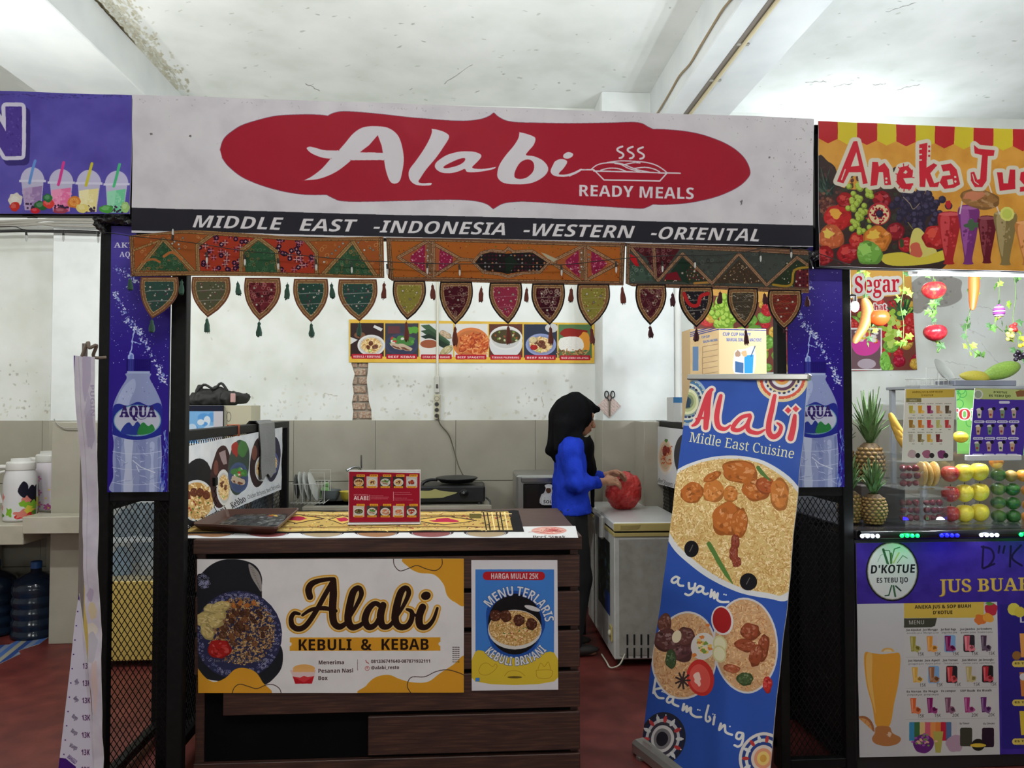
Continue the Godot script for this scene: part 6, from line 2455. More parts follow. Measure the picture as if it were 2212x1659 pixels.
func person():
	var D := 4.62
	var skin := mat("skin", col(176,128,100),0.6)
	skin.subsurf_scatter_enabled = true
	skin.subsurf_scatter_strength = 0.15
	var blue := tri_mat("blouse_blue", ntex(131,0.05,[0.0, col(24,44,150),0.5, col(30,56,178),1.0, col(36,66,190)]), v3(5,5,5),0.75, nbump(132,0.03,5.0),0.35)
	var black := tri_mat("hijab_black", ntex(133,0.05,[0.0, col(13,13,15),0.5, col(17,17,19),1.0, col(23,23,25)]), v3(5,5,5),0.8, nbump(134,0.03,4.0),0.3)
	black.metallic_specular = 0.15
	blue.metallic_specular = 0.2
	var J := func(x: float, y: float, dz := 0.0) -> Vector3: return at(x, y, D - dz)     # dz > 0: nearer the viewer, her right side
	var base := v3(J.call(1232,1110).x, 0,-D)
	var t := thing("person", "person in a black headscarf and blue blouse packing a red bag on the freezer", "person", base)
	var L := func(b: Array) -> Array:
		var r := []
		for e in b: r.append([e[0] - base, e[1] - base, e[2], e[3]])
		return r
	# joints
	var head: Vector3 = J.call(1249,905)
	var neck: Vector3 = J.call(1237,945)
	var chest: Vector3 = J.call(1232,990)
	var hip: Vector3 = J.call(1230,1108)
	var shR: Vector3 = J.call(1232,972,0.135)
	var shL: Vector3 = J.call(1240,972,-0.135)
	var elR: Vector3 = J.call(1243,1046,0.19)
	var elL: Vector3 = J.call(1256,1044,-0.17)
	var wrR: Vector3 = J.call(1304,1041,0.04)
	var wrL: Vector3 = J.call(1312,1026,-0.13)
	var paR: Vector3 = J.call(1322,1038,0.0)
	var paL: Vector3 = J.call(1331,1022,-0.14)
	var hz := v3(0,0,0.085)
	var kneeR := v3(hip.x + 0.03,0.47,-D + 0.09)
	var kneeL := v3(hip.x + 0.01,0.47,-D - 0.09)
	var footR := v3(hip.x - 0.01,0.07,-D + 0.09)
	var footL := v3(hip.x - 0.03,0.07,-D - 0.09)
	var body := [[neck, chest, 0.055,0.085],[head - v3(0,0.03,0), neck, 0.055,0.05]]
	for s in [-1.0,1.0]:
		body.append([chest + hz * 0.7 * s, hip + hz * s, 0.085,0.095])
		body.append([neck, (shR if s > 0 else shL),0.045,0.05])
	for a in [[shR, elR, wrR, paR],[shL, elL, wrL, paL]]:
		body.append([a[0], a[1],0.047,0.036])
		body.append([a[1], a[2],0.036,0.025])
	for a in [[hip + hz, kneeR, footR],[hip - hz, kneeL, footL]]:
		body.append([a[0], a[1],0.085,0.058])
		body.append([a[1], a[2],0.056,0.04])
		body.append([a[2] + v3(-0.03,-0.03,0), a[2] + v3(0.14,-0.04,0),0.036,0.028])
	var mb := nets(L.call(body),0.012,0.03)
	# head with its face in profile
	var f := v3(1,-0.28,0).normalized()          # she looks right and down
	var u := v3(0.28,1,0).normalized()
	var zz := v3(0,0,1)
	var H := head + v3(0,0.005,0)
	var hd := [[H - f * 0.015 + u * 0.02, H - f * 0.005 + u * 0.03,0.086,0.084],[H + f * 0.03 + u * 0.0, H + f * 0.035 - u * 0.06,0.064,0.045],[H + f * 0.055 - u * 0.075, H + f * 0.06 - u * 0.078,0.022,0.02],[H + f * 0.088 + u * 0.012, H + f * 0.108 - u * 0.022,0.009,0.013],[H + f * 0.085 - u * 0.045, H + f * 0.09 - u * 0.046,0.011,0.01],[H + f * 0.081 - u * 0.06, H + f * 0.085 - u * 0.061,0.012,0.011],[H + f * 0.07 + u * 0.04 + zz * 0.03, H + f * 0.07 + u * 0.04 - zz * 0.03,0.018,0.018],[H - f * 0.02 - u * 0.03, neck, 0.055,0.05]]
	for s in [-1.0,1.0]:
		hd.append([H + f * 0.045 - u * 0.02 + zz * 0.045 * s, H + f * 0.04 - u * 0.045 + zz * 0.04 * s, 0.028,0.022])
		hd.append([H - f * 0.01 - u * 0.0 + zz * 0.082 * s, H - f * 0.015 - u * 0.04 + zz * 0.078 * s, 0.012,0.01])
	var hm := nets(L.call(hd),0.0045,0.014)
	mb.v.append_array(hm.v)
	mb.n.append_array(hm.n)
	mb.t.append_array(hm.t)
	for q in [hand_bones(wrR, paR, v3(-0.15,0.6,-0.78).normalized(), v3(0.95,-0.05,-0.25).normalized(), v3(0.1,-1,-0.2).normalized()), hand_bones(wrL, paL, v3(-0.15,0.5,0.85).normalized(), v3(0.94,-0.12,0.25).normalized(), v3(0.1,-1,0.2).normalized())]:
		var h := nets(L.call(q),0.0036,0.006)
		mb.v.append_array(h.v)
		mb.n.append_array(h.n)
		mb.t.append_array(h.t)
	part("body", mb, skin, t)
	# eyes and lips, brows
	for s in [-1.0,1.0]:
		var m := mb()
		m.ball(H + f * 0.078 + u * 0.012 + zz * 0.032 * s - base, v3(0.012,0.007,0.013),12,8)
		part("eye", m, mat("eye_dark", col(46,34,30),0.3), t)
		m = mb()
		m.tube([H + f * 0.088 + u * 0.03 + zz * 0.015 * s - base, H + f * 0.085 + u * 0.034 + zz * 0.032 * s - base, H + f * 0.07 + u * 0.03 + zz * 0.05 * s - base],[0.003,0.0035,0.002],6)
		part("eyebrow", m, mat("brow", col(60,44,36),0.8), t)
	var lips := mb()
	lips.ball(H + f * 0.0935 - u * 0.051 - base, v3(0.008,0.009,0.02),12,8)
	part("lips", lips, mat("lips", col(160,92,80),0.5), t)
	# blouse
	var bl := []
	for s in [-1.0,1.0]:
		bl.append([J.call(1232,968) + hz * 0.75 * s, J.call(1230,1050) + hz * 0.85 * s, 0.088,0.095])
		bl.append([J.call(1231,1050) + hz * 0.85 * s, J.call(1234,1125) + hz * 0.95 * s, 0.095,0.122])
	bl.append([neck + v3(0,-0.02,0), chest, 0.07,0.1])
	for a in [[shR, elR, wrR],[shL, elL, wrL]]:
		bl.append([neck + v3(0,-0.035,0), a[0],0.05,0.068])
		bl.append([a[0], a[1],0.062,0.052])
		bl.append([a[1], (a[1] as Vector3).lerp(a[2],0.70),0.052,0.043])
	var hem: Vector3 = J.call(1230,1106)
	var fold := noise(17,1.0,3)
	var bm := nets(L.call(bl),0.010,0.03,[[hem - base, v3(0.05,-1,0.0).normalized()]], fold, 0.014, v3(13,7,13))
	part("blouse", bm, blue, t)
	# trousers
	var tr_ := []
	for a in [[hip + hz, kneeR, footR],[hip - hz, kneeL, footL]]:
		tr_.append([a[0] + v3(0,0.0,0), a[1],0.102,0.088])
		tr_.append([a[1], a[2] + v3(0,0.02,0),0.088,0.078])
	part("trousers", nets(L.call(tr_),0.014,0.03,[], fold, 0.012, v3(6,2,6)), mat("trousers_black", col(22,22,24),0.85), t)
	# headscarf: crown, peaked brim, drape down the back, wrap under the chin and fall over the chest
	var hj := [[J.call(1234,893), J.call(1240,890),0.116,0.114],[J.call(1246,880), J.call(1291,884),0.092,0.018],[J.call(1246,905), J.call(1248,945),0.098,0.072],[J.call(1222,905), J.call(1214,960),0.105,0.085],[J.call(1212,945), J.call(1184,974),0.07,0.014],[J.call(1187,974), J.call(1208,1002),0.016,0.012],[J.call(1208,965), J.call(1210,996),0.05,0.02],[J.call(1238,945), J.call(1248,965),0.10,0.10],[J.call(1252,965,0.03), J.call(1268,1010,0.03),0.075,0.05],[J.call(1254,968,-0.05), J.call(1272,1015,-0.05),0.075,0.05],[J.call(1268,1010,0.03), J.call(1279,1040,0.03),0.048,0.02],[J.call(1278,1036,0.05), J.call(1281,1094,0.07),0.014,0.012]]
	for s in [-1.0,1.0]:
		hj.append([J.call(1216,920) + zz * 0.07 * s, J.call(1200,968) + zz * 0.11 * s, 0.07,0.022])
		hj.append([J.call(1235,945) + zz * 0.04 * s, J.call(1232,962) + zz * 0.13 * s, 0.06,0.035])
	var face := []
	for q in [[1289,913,0.026],[1281,921,0.026],[1272,930,0.026],[1266,937,0.022],[1302,922,0.05],[1288,940,0.036]]: face.append([J.call(q[0], q[1],0.16), J.call(q[0], q[1],-0.16), q[2], q[2]])
	var cuts := []
	for c in face: cuts.append([c[0] - base, c[1] - base, c[2], c[3]])
	part("headscarf", nets(L.call(hj),0.008,0.03, cuts, noise(23,1.0,2),0.010, v3(14,3,14)), black, t)
	for s in [footR, footL]:
		var m := mb()
		m.ball(s - base + v3(0.05,-0.035,0), v3(0.13,0.034,0.045),14,8)
		part("shoe", m, mat("shoe_dark", col(40,36,36),0.6), t)

# ==================================================================== freezer and what stands on it
func freezer_corner():
	var x0 := 0.862
	var x1 := 1.30
	var zf := -4.31
	var zb := -5.24
	var top := 0.842
	var white := tri_mat("freezer_white", ntex(141,0.02,[0.0, col(186,186,180),0.4, col(200,200,196),1.0, col(206,206,203)]), v3(1,1,1),0.4)
	var beige := mat("freezer_beige", col(190,172,108),0.45)
	var grey := tri_mat("freezer_panel", ntex(142,0.02,[0.0, col(150,147,138),0.5, col(162,159,151),1.0, col(168,166,160)]), v3(1.2,1.2,1.2),0.5)
	var dark := mat("freezer_slot", col(24,24,25),0.8)
	var t := thing("chest_freezer", "white chest freezer with a beige lid edge behind the counter", "freezer")
	var m := mb()
	m.span(v3(x0,0.045, zb), v3(x1, top - 0.085, zf),0.006)
	part("body", m, white, t)
	m = mb()
	m.span(v3(x0 + 0.028,0.07, zf), v3(x1 - 0.005, top - 0.10, zf + 0.003))
	part("end_panel", m, grey, t)
	m = mb()
	m.span(v3(x0 - 0.003, top - 0.085, zb), v3(x1 + 0.003, top - 0.062, zf + 0.005),0.003)
	part("rim", m, beige, t)
	m = mb()
	m.span(v3(x0 + 0.004, top - 0.062, zb), v3(x1 - 0.004, top - 0.053, zf - 0.004))
	part("gasket", m, dark, t)
	m = mb()
	m.span(v3(x0 - 0.004, top - 0.053, zb), v3(x1 + 0.004, top, zf + 0.004),0.008)
	var lid := part("lid", m, mat("freezer_lid", col(222,223,222),0.18), t)
	m = mb()
	m.span(v3(x0 - 0.005, top - 0.052, zf + 0.002), v3(x1 + 0.005, top - 0.006, zf + 0.01),0.003)
	part("edge_strip", m, beige, lid)
	m = mb()
	m.prism(pts([x0 + 0.035, top - 0.018, x0 + 0.155, top - 0.016, x0 + 0.135, top - 0.04, x0 + 0.035, top - 0.042]), moved(v3(0,0, zf + 0.0095)),0.002)
	part("grip", m, mat("freezer_grip", col(160,142,84),0.5), lid)
	# latch bulge on the long side
	m = mb()
	m.span(v3(x0 - 0.035, top - 0.15, zf - 0.50), v3(x0, top - 0.005, zf - 0.28),0.012)
	part("latch", m, white, t)
	for k in 4:
		for r in 2:
			var a := at(1353 + k * 15,1370 + r * 29,-zf)
			var b := at(1357 + k * 15,1393 + r * 28,-zf)
			m = mb()
			m.span(v3(a.x, b.y, zf + 0.002), v3(b.x, a.y, zf + 0.0045))
			part("vent_slot", m, dark, t)
	# picture sticker and control plate on the long side
	var p := new_print(v3(x0 - 0.0012,0.80, zb), Vector3.BACK, Vector3.DOWN, 0.95,0.78,420, col(34,36,38),145)
	p.flat = true
	p.lw = 100
	p.lh = 80
	for i in 160: p.blob(p.rng.randf() * 100, p.rng.randf() * 80, p.rng.randf_range(1,8), p.rng.randf_range(1,6),[col(30,60,40), col(60,90,60), col(40,50,70), col(80,100,120), col(24,26,30), col(50,40,40)][i % 6],0.4)
	p.rect(60,56,100,80, col(30,60,130))
	m = mb()
	var q0 := zf - 0.52
	var q1 := zf - 0.13
	m.quad(v3(x0 - 0.0015,0.26, q0), v3(x0 - 0.0015,0.26, q1), v3(x0 - 0.0015,0.70, q1), v3(x0 - 0.0015,0.70, q0))
	part("picture", m, p.done("freezer_sticker", 0.35), t)
	m = mb()
	m.span(v3(x0 - 0.008,0.13, zf - 0.12), v3(x0,0.22, zf - 0.05),0.004)
	var pl := part("control_plate", m, beige, t)
	m = mb()
	m.ball(v3(x0 - 0.012,0.175, zf - 0.085), v3(0.012,0.02,0.02),12,8)
	part("dial", m, mats["socket_cream"], pl)
	for x in [x0 + 0.05, x1 - 0.05]:
		for z in [zf - 0.06, zb + 0.06]:
			m = mb()
			m.lathe([Vector2(0.02,0), Vector2(0.022,0.045)],12)
			part("foot", placed(m, moved(v3(x, 0, z))), dark, t)
	m = mb()
	m.tube(spl3([v3(x0 + 0.06,0.08, zf + 0.006), v3(x0 + 0.02,0.03, zf + 0.04), v3(x0 - 0.03,0.012, zf + 0.03), v3(x0 - 0.045,0.03, zf - 0.02), v3(x0 - 0.04,0.012, zf - 0.2)],5),0.005,6)
	part("mains_lead", m, mat("lead_white", col(186,182,166),0.5), t)
	# red bag
	var c := at(1347,1062,4.86)
	var b := mb()
	var f := noise(29,7.0,3, FastNoiseLite.TYPE_CELLULAR)
	var f2 := noise(30,4.0,2)
	var pt := func(i: int, j: int) -> Vector3:
		var g := TAU * i / 36.0
		var h := -PI / 2 + PI * j / 22.0
		var d := v3(cos(h) * cos(g), sin(h), cos(h) * sin(g))
		var r := 1.0 + 0.10 * f.get_noise_3dv(d * 0.5) + 0.10 * f2.get_noise_3dv(d * 0.45)
		var q := d * r * v3(0.125,0.135,0.115)
		q.x *= 1.0 + 0.08 * sign(d.x) * d.y
		q.y = maxf(q.y, -0.118)
		return q
	for j in 22:
		for i in 36: b.quad(pt.call(i + 1, j), pt.call(i, j), pt.call(i, j + 1), pt.call(i + 1, j + 1))
	var rm := tri_mat("red_plastic", ntex(147,0.03,[0.0, col(150,30,32),0.5, col(190,48,46),0.75, col(206,70,62),1.0, col(170,36,38)]), v3(3,3,3),0.35)
	var bag := single("plastic_bag", b, rm, "crumpled red plastic bag standing on the freezer lid", "bag")
	bag.position = v3(c.x, top + 0.119, c.z)
	# scissors and pot holder hung on the wall
	var sc := thing("scissors", "black-handled scissors hung on the wall above the pot holder", "scissors")
	var s0 := at(1317,866,5.262)
	for s in [-1.0,1.0]:
		m = mb()
		var ring := []
		for i in 14:
			var g := TAU * i / 14
			ring.append(s0 + v3(0.022 * s + 0.014 * cos(g),0.046 + 0.024 * sin(g),0))
		m.tube(ring, 0.0045,6, false, true)
		m.tube([s0 + v3(0.016 * s, 0.024,0), s0 + v3(0.004 * s, 0,0)],0.0045,6)
		part("handle", m, mat("scissor_black", col(34,33,35),0.4), sc)
		m = mb()
		m.prism(PackedVector2Array([Vector2(0.008 * s, 0.004), Vector2(-0.006 * s, 0.004), Vector2(-0.006 * s, -0.11), Vector2(0.0,-0.112)]), moved(s0 + v3(0,0,-0.002 + 0.001 * s)),0.0015)
		part("blade", m, mats["chrome"], sc)
	var hp := local_print(0.2,0.2,700, col(206,196,190),40,40,149)
	for i in 20:
		for j in 20:
			if (i + j) % 2: hp.rect(i * 2, j * 2, i * 2 + 1.6, j * 2 + 1.6,[col(176,130,116), col(150,90,84), col(196,160,146)][(i * 7 + j * 3) % 3])
	m = mb()
	m.box(Vector3.ZERO, v3(0.122,0.122,0.006),0.002)
	var ph := single("pot_holder", m, hp.done("pot_holder_knit", 0.95), "red and white checked knitted pot holder hung behind the scissors", "pot holder")
	ph.mesh = quad_plate(0.122,0.122,0.006)
	var hc := at(1316,877,5.27)
	ph.position = v3(hc.x, hc.y, -5.274)
	ph.rotation.z = PI / 4
	m = mb()
	m.box(at(1357,1021,5.274), v3(0.032,0.024,0.003),0.001)
	single("wall_sticker", m, mat("sticker_olive", col(96,98,70),0.6), "small olive sticker on the beige tile above the freezer", "sticker")

func quad_plate(w: float, h: float, th: float) -> ArrayMesh:
	# a plate with one picture on its front
	var m := mb()
	m.quad(v3(-w / 2,-h / 2, th / 2), v3(w / 2,-h / 2, th / 2), v3(w / 2, h / 2, th / 2), v3(-w / 2, h / 2, th / 2))
	var c := Vector2(0.02,0.02)
	for q in [[v3(-w / 2,-h / 2,-th / 2), v3(w / 2,-h / 2,-th / 2), v3(w / 2,-h / 2, th / 2), v3(-w / 2,-h / 2, th / 2)],[v3(-w / 2, h / 2, th / 2), v3(w / 2, h / 2, th / 2), v3(w / 2, h / 2,-th / 2), v3(-w / 2, h / 2,-th / 2)],[v3(-w / 2,-h / 2,-th / 2), v3(-w / 2,-h / 2, th / 2), v3(-w / 2, h / 2, th / 2), v3(-w / 2, h / 2,-th / 2)],[v3(w / 2,-h / 2, th / 2), v3(w / 2,-h / 2,-th / 2), v3(w / 2, h / 2,-th / 2), v3(w / 2, h / 2, th / 2)],[v3(w / 2,-h / 2,-th / 2), v3(-w / 2,-h / 2,-th / 2), v3(-w / 2, h / 2,-th / 2), v3(w / 2, h / 2,-th / 2)]]:
		m.quad(q[0], q[1], q[2], q[3], c, c, c, c)
	return m.mesh()

# ==================================================================== blue roll-up banner
func rollup_banner():
	var BL := on_floor(1388,1594,0.07)
	var B2 := on_floor(1480,1656,0.07)
	var TL := at(1492,816,3.47)
	var u := (B2 - BL).normalized()
	var n := u.cross(TL - BL).normalized()
	var v := n.cross(u).normalized()
	if v.y > 0: v = -v
	# bounds of the sheet on its plane
	var p := new_print(BL, u, v, 1.0,1.0,8, Color.WHITE)
	var lo := Vector2(INF, INF)
	var hi := -lo
	for q in [[1484,812],[1752,812],[1645,1800],[1372,1595]]:
		var w := p.world(Vector2(q[0], q[1])) - BL
		var e := Vector2(w.dot(u), w.dot(v))
		lo = lo.min(e)
		hi = hi.max(e)
	p = new_print(BL + u * lo.x + v * lo.y, u, v, hi.x - lo.x, hi.y - lo.y, 1080, col(46,78,158),151)
	var K := 3.318
	var c5 := func(a: Array) -> PackedVector2Array: return pts(a, 1360,660, K)
	var c6 := func(a: Array) -> PackedVector2Array: return pts(a, 1360,1160,3.324)
	# painted plates in the corners
	for q in [[1690,815,58,54,[col(206,190,150), col(196,80,60), col(206,206,210), col(206,190,150), col(90,56,80), col(206,206,210), col(206,150,80), col(196,60,60)]],[1486,868,44,52,[col(150,170,190), col(70,110,150), col(196,200,190), col(120,140,140), col(206,206,170), col(170,176,130), col(120,130,100), col(60,80,90)]]]:
		var cs: Array = q[4]
		for i in cs.size():
			var k := 1.0 - i / 8.6
			p.oval(q[0], q[1], q[2] * k, q[3] * k, cs[i],0.1,40)
		for i in 22:
			var g := TAU * i / 22
			p.oval(q[0] + cos(g) * q[2] * 0.64, q[1] + sin(g) * q[3] * 0.64,2.4,3.4,[col(60,70,120), col(40,40,60)][i % 2], g)
			p.dot(q[0] + cos(g) * q[2] * 0.88, q[1] + sin(g) * q[3] * 0.88,1.4, col(216,196,120))
	p.fill(pts([1480,862,1483,850,1490,862,1492,880,1482,882]), col(40,60,80))
	# lettering
	var strokes := [[[452,862,485,835,520,745,560,640,592,604],[16,30,30,30,26]],[[585,606,562,700,552,790,545,876],[24,42,44,36]],[[478,812,520,806,566,812],[14,18,14]],[[655,646,636,720,622,800,636,866,684,886,722,858],[24,36,38,38,28,12]],[[862,786,806,800,756,846,742,884,784,894,836,858,866,796],[26,28,34,34,28,24,26]],[[866,800,846,862,862,900,920,914,968,890],[26,34,34,26,12]],[[1046,648,1024,740,1000,830,996,905,1026,940,1066,920,1084,868,1058,842],[28,36,38,40,38,32,26,14]],[[1186,790,1172,860,1150,950],[26,40,44]]]
	for q in [[col(222,206,196),34.0],[col(204,62,74),0.0]]:
		for s in strokes:
			var path := spl(c5.call(s[0]), false, 5)
			var ws := []
			for i in path.size():
				var f := float(i) / 5.0
				var a := int(f)
				ws.append((lerpf(s[1][a], s[1][mini(a + 1, s[1].size() - 1)], f - a) + q[1]) / K)
			p.line(path, ws, q[0])
		for d in [[1140,752],[1196,742]]:
			var r: float = 24 + q[1] * 0.5
			p.fill(c5.call([d[0] - r, d[1], d[0], d[1] - r, d[0] + r, d[1], d[0], d[1] + r]), q[0])
	p.text("Midle East Cuisine", 1488,954,1714.5,990.5,21, col(222,216,170),3)
	# big plate of rice and chicken
	var plate := pts([1440,1040,1468,1012,1510,994,1560,985,1610,986,1660,1000,1715,1040,1740,1100,1735,1250,1700,1296,1660,1293,1600,1281,1540,1254,1490,1220,1450,1180,1430,1120])
	p.fill(spl(plate, true, 5), col(206,206,210))
	var rice := pts([1446,1046,1472,1018,1512,1000,1560,992,1608,993,1655,1007,1708,1046,1732,1100,1726,1240,1690,1284,1660,1281,1604,1270,1546,1243,1496,1208,1458,1170,1436,1118])
	p.fill(spl(rice, true, 5), col(206,176,116))
	for i in 5200:
		var e := Vector2(p.rng.randf_range(1436,1730), p.rng.randf_range(992,1284))
		if not Geometry2D.is_point_in_polygon(e, rice): continue
		var d := Vector2(p.rng.randf_range(2.4,5.0),0).rotated(p.rng.randf() * TAU)
		p.line(PackedVector2Array([e - d, e + d * 0.2 + d.orthogonal() * 0.15, e + d]),1.8, RICE[p.rng.randi() % 5], false)
	var roast := [col(186,104,44), col(170,84,40), col(200,122,56)]
	for q in [[450,1340,84,76,-0.3],[600,1330,74,86,0.2],[590,1225,66,28,-0.5],[790,1195,130,82,0.1],[900,1320,100,80,0.3],[980,1290,70,60,0.2],[1075,1360,66,120,0.0],[720,1350,56,60,0.2],[700,1530,110,120,0.3],[790,1560,60,110,0.1]]: p.lump(1360 + q[0] / K, 660 + q[1] / K, q[2] / K, q[3] / K, roast[p.rng.randi() % 3], q[4])
	for q in [[760,40,30,60],[750,120,32,60],[770,180,34,40]]: p.lump(1360 + q[0] / 3.324,1160 + q[1] / 3.324, q[2] / 3.324, q[3] / 3.324, col(140,64,46))
	p.line(c5.call([920,1160,950,1200,1010,1255]),[8.0,9.0,3.0], col(80,112,56))
	p.line(c6.call([572,50,640,170,700,270,742,335]),[10.0,10.0,9.0,2.0], col(84,120,60))
	for q in [[440,85,52,60],[855,322,60,62]]:
		p.oval(1360 + q[0] / 3.324,1160 + q[1] / 3.324, q[2] / 3.324, q[3] / 3.324, col(28,26,30))
		p.seg(1360 + (q[0] - 15) / 3.324,1160 + (q[1] + 20) / 3.324,1360 + (q[0] + 10) / 3.324,1160 + (q[1] - 30) / 3.324,2.0, col(96,90,84))
	# two smaller plates
	for q in [[398,850,238,318,0.12],[836,780,232,345,-0.05]]:
		p.oval(1360 + q[0] / 3.324,1160 + q[1] / 3.324, q[2] / 3.324, q[3] / 3.324, col(196,192,196), q[4],44)
		p.oval(1360 + q[0] / 3.324,1160 + q[1] / 3.324, (q[2] - 14) / 3.324, (q[3] - 14) / 3.324, col(190,150,112), q[4],44)
		p.grains(1360 + q[0] / 3.324,1160 + q[1] / 3.324, (q[2] - 20) / 3.324, (q[3] - 20) / 3.324,900,9,2.0,[col(206,160,116), col(190,140,96), col(216,180,136), col(170,116,76)], q[4])
	for q in [[250,620,50,70, col(104,62,52)],[270,740,90,80, col(92,56,54)],[370,800,90,100, col(96,60,62)],[400,720,70,70, col(104,64,60)],[300,880,40,70, col(66,84,54)]]: p.lump(1360 + q[0] / 3.324,1160 + q[1] / 3.324, q[2] / 3.324, q[3] / 3.324, q[4])
	p.oval(1360 + 340 / 3.324,1160 + 715 / 3.324,10,14, col(214,200,170),0.3)
	p.oval(1360 + 530 / 3.324,1160 + 785 / 3.324,27,30, col(206,200,196),0.4)
	for i in 24: p.blob(1360 + (530 + p.rng.randfn(0,34)) / 3.324,1160 + (785 + p.rng.randfn(0,36)) / 3.324,5,4,[col(222,180,90), col(206,120,60), col(230,206,150), col(120,150,70)][i % 4],0.3)
	p.oval(1360 + 510 / 3.324,1160 + 1010 / 3.324,29,40, col(186,50,46),-0.2)
	p.oval(1360 + 505 / 3.324,1160 + 1015 / 3.324,22,31, col(206,84,76),-0.2)
	p.blob(1360 + 490 / 3.324,1160 + 1020 / 3.324,9,13, col(226,190,180),0.4)
	for i in 9: p.seg(1360 + 385 / 3.324,1160 + 1030 / 3.324,1360 + (385 + 55 * cos(i * 0.7)) / 3.324,1160 + (1030 + 65 * sin(i * 0.7)) / 3.324,4, col(58,44,44))
	p.oval(1360 + 670 / 3.324,1160 + 600 / 3.324,24,32, col(206,200,200),-0.2)
	p.oval(1360 + 668 / 3.324,1160 + 598 / 3.324,20,28, col(150,34,36),-0.2)
	for q in [[655,770],[650,840]]:
		p.oval(1360 + q[0] / 3.324,1160 + q[1] / 3.324,15,19, col(196,190,140),-0.3)
		p.oval(1360 + q[0] / 3.324,1160 + q[1] / 3.324,12,15, col(216,210,176),-0.3)
	for q in [[870,680,70,60],[840,780,80,45],[960,800,40,100],[910,850,50,80]]: p.lump(1360 + q[0] / 3.324,1160 + q[1] / 3.324, q[2] / 3.324, q[3] / 3.324, col(146,72,46),0.2)
	p.lump(1360 + 740 / 3.324,1160 + 945 / 3.324,18,9, col(170,90,60),0.15)
	p.lump(1360 + 830 / 3.324,1160 + 1020 / 3.324,18,14, col(74,92,56))
	p.lump(1360 + 995 / 3.324,1160 + 1060 / 3.324,10,18, col(186,50,46))
	# brush lettering
	var cream := col(214,210,206)
	for s in [[355,295,330,285,305,300,300,320,320,328,345,310,350,295,345,330,360,348,385,350],[425,330,430,370,460,365],[470,335,455,395,425,418,400,408],[530,362,500,352,478,375,486,395,515,388,530,365,525,395,545,410,562,405],[590,380,582,430,610,395,608,440,635,405,630,448,660,466,712,466],[190,1020,172,1120],[230,1085,180,1100,205,1150,250,1158],[320,1150,290,1148,275,1175,290,1190,315,1175,322,1152,318,1195,355,1215],[395,1200,385,1245,415,1215,412,1255,440,1225,440,1265,470,1290,512,1292],[565,1210,545,1300,560,1325,580,1310,572,1290],[612,1290,602,1345],[655,1340,645,1385,680,1350,690,1400,735,1420],[810,1410,775,1405,765,1440,790,1450,812,1415,805,1480,780,1505,755,1495]]:
		p.line(spl(c6.call(s), false, 4),5.2, cream)
	for q in [[680,412],[694,416],[238,1110],[252,1114],[488,1240],[502,1244],[600,1272],[614,1276],[718,1360]]: p.dot(1360 + q[0] / 3.324,1160 + q[1] / 3.324,1.8, cream)
	# painted plates at the foot
	for q in [[235,1450,165,195,[col(44,44,56), col(40,44,70), col(190,186,190), col(60,58,70), col(200,196,196), col(120,116,120), col(36,34,42)]],[960,1590,178,190,[col(206,200,196), col(46,66,130), col(206,206,200), col(46,66,130), col(206,190,180), col(206,140,110), col(216,186,110), col(200,150,70)]]]:
		var cs: Array = q[4]
		for i in cs.size():
			var k := 1.0 - i / 8.2
			p.oval(1360 + q[0] / 3.324,1160 + q[1] / 3.324, q[2] / 3.324 * k, q[3] / 3.324 * k, cs[i],0.3,40)
		for i in 14:
			var g := TAU * i / 14
			p.oval(1360 + (q[0] + cos(g) * q[2] * 0.74) / 3.324,1160 + (q[1] + sin(g) * q[3] * 0.74) / 3.324,8,4,[col(206,206,206), col(176,60,60)][i % 2], g)
			p.dot(1360 + (q[0] + cos(g) * q[2] * 0.9) / 3.324,1160 + (q[1] + sin(g) * q[3] * 0.9) / 3.324,1.6, col(206,206,206))
	var t := thing("rollup_banner", "blue roll-up banner with plates of rice leaning beside the freezer", "banner")
	var quad := [[1491,818],[1746,818],[1652,1790],[1387,1592]]
	var edge := p.done("rollup_print", 0.35)
	part("sheet", sheet(p, quad, 24,40,0.003,0.010,61,2.6),[edge, mat("rollup_back", col(170,170,170),0.6)], t)
	var alu := mat("aluminium", col(176,174,170),0.3,0.8)
	var m := mb()
	var ta := p.world(Vector2(1487,815))
	var tb := p.world(Vector2(1750,815))
	m.bar(ta, tb, 0.022,0.026, v, 0.004)
	part("top_rail", m, alu, t)
	m = mb()
	var ba := p.world(Vector2(1378,1592))
	var bb := p.world(Vector2(1652,1800))
	var drop := v3(0,-(minf(ba.y, bb.y) - 0.035),0) * 0.0
	m.bar(ba + v3(0,-0.03,0), bb + v3(0,-0.03,0),0.085,0.065, Vector3.UP, 0.015)
	part("cassette", m, alu, t)
	m = mb()
	var back := n if n.dot(eye - BL) < 0 else -n
	m.tube([(ba + bb) / 2 + back * 0.03, (ta + tb) / 2 + back * 0.012],0.008,8)
	part("pole", m, alu, t)
	for e in [ba, bb]:
		m = mb()
		var fp: Vector3 = e.lerp((ba + bb) / 2,0.18)
		m.bar(v3(fp.x, 0.006, fp.z) + back * 0.16 * v3(1,0,1), v3(fp.x, 0.006, fp.z) - back * 0.05 * v3(1,0,1),0.03,0.012, Vector3.UP)
		part("foot", m, alu, t)

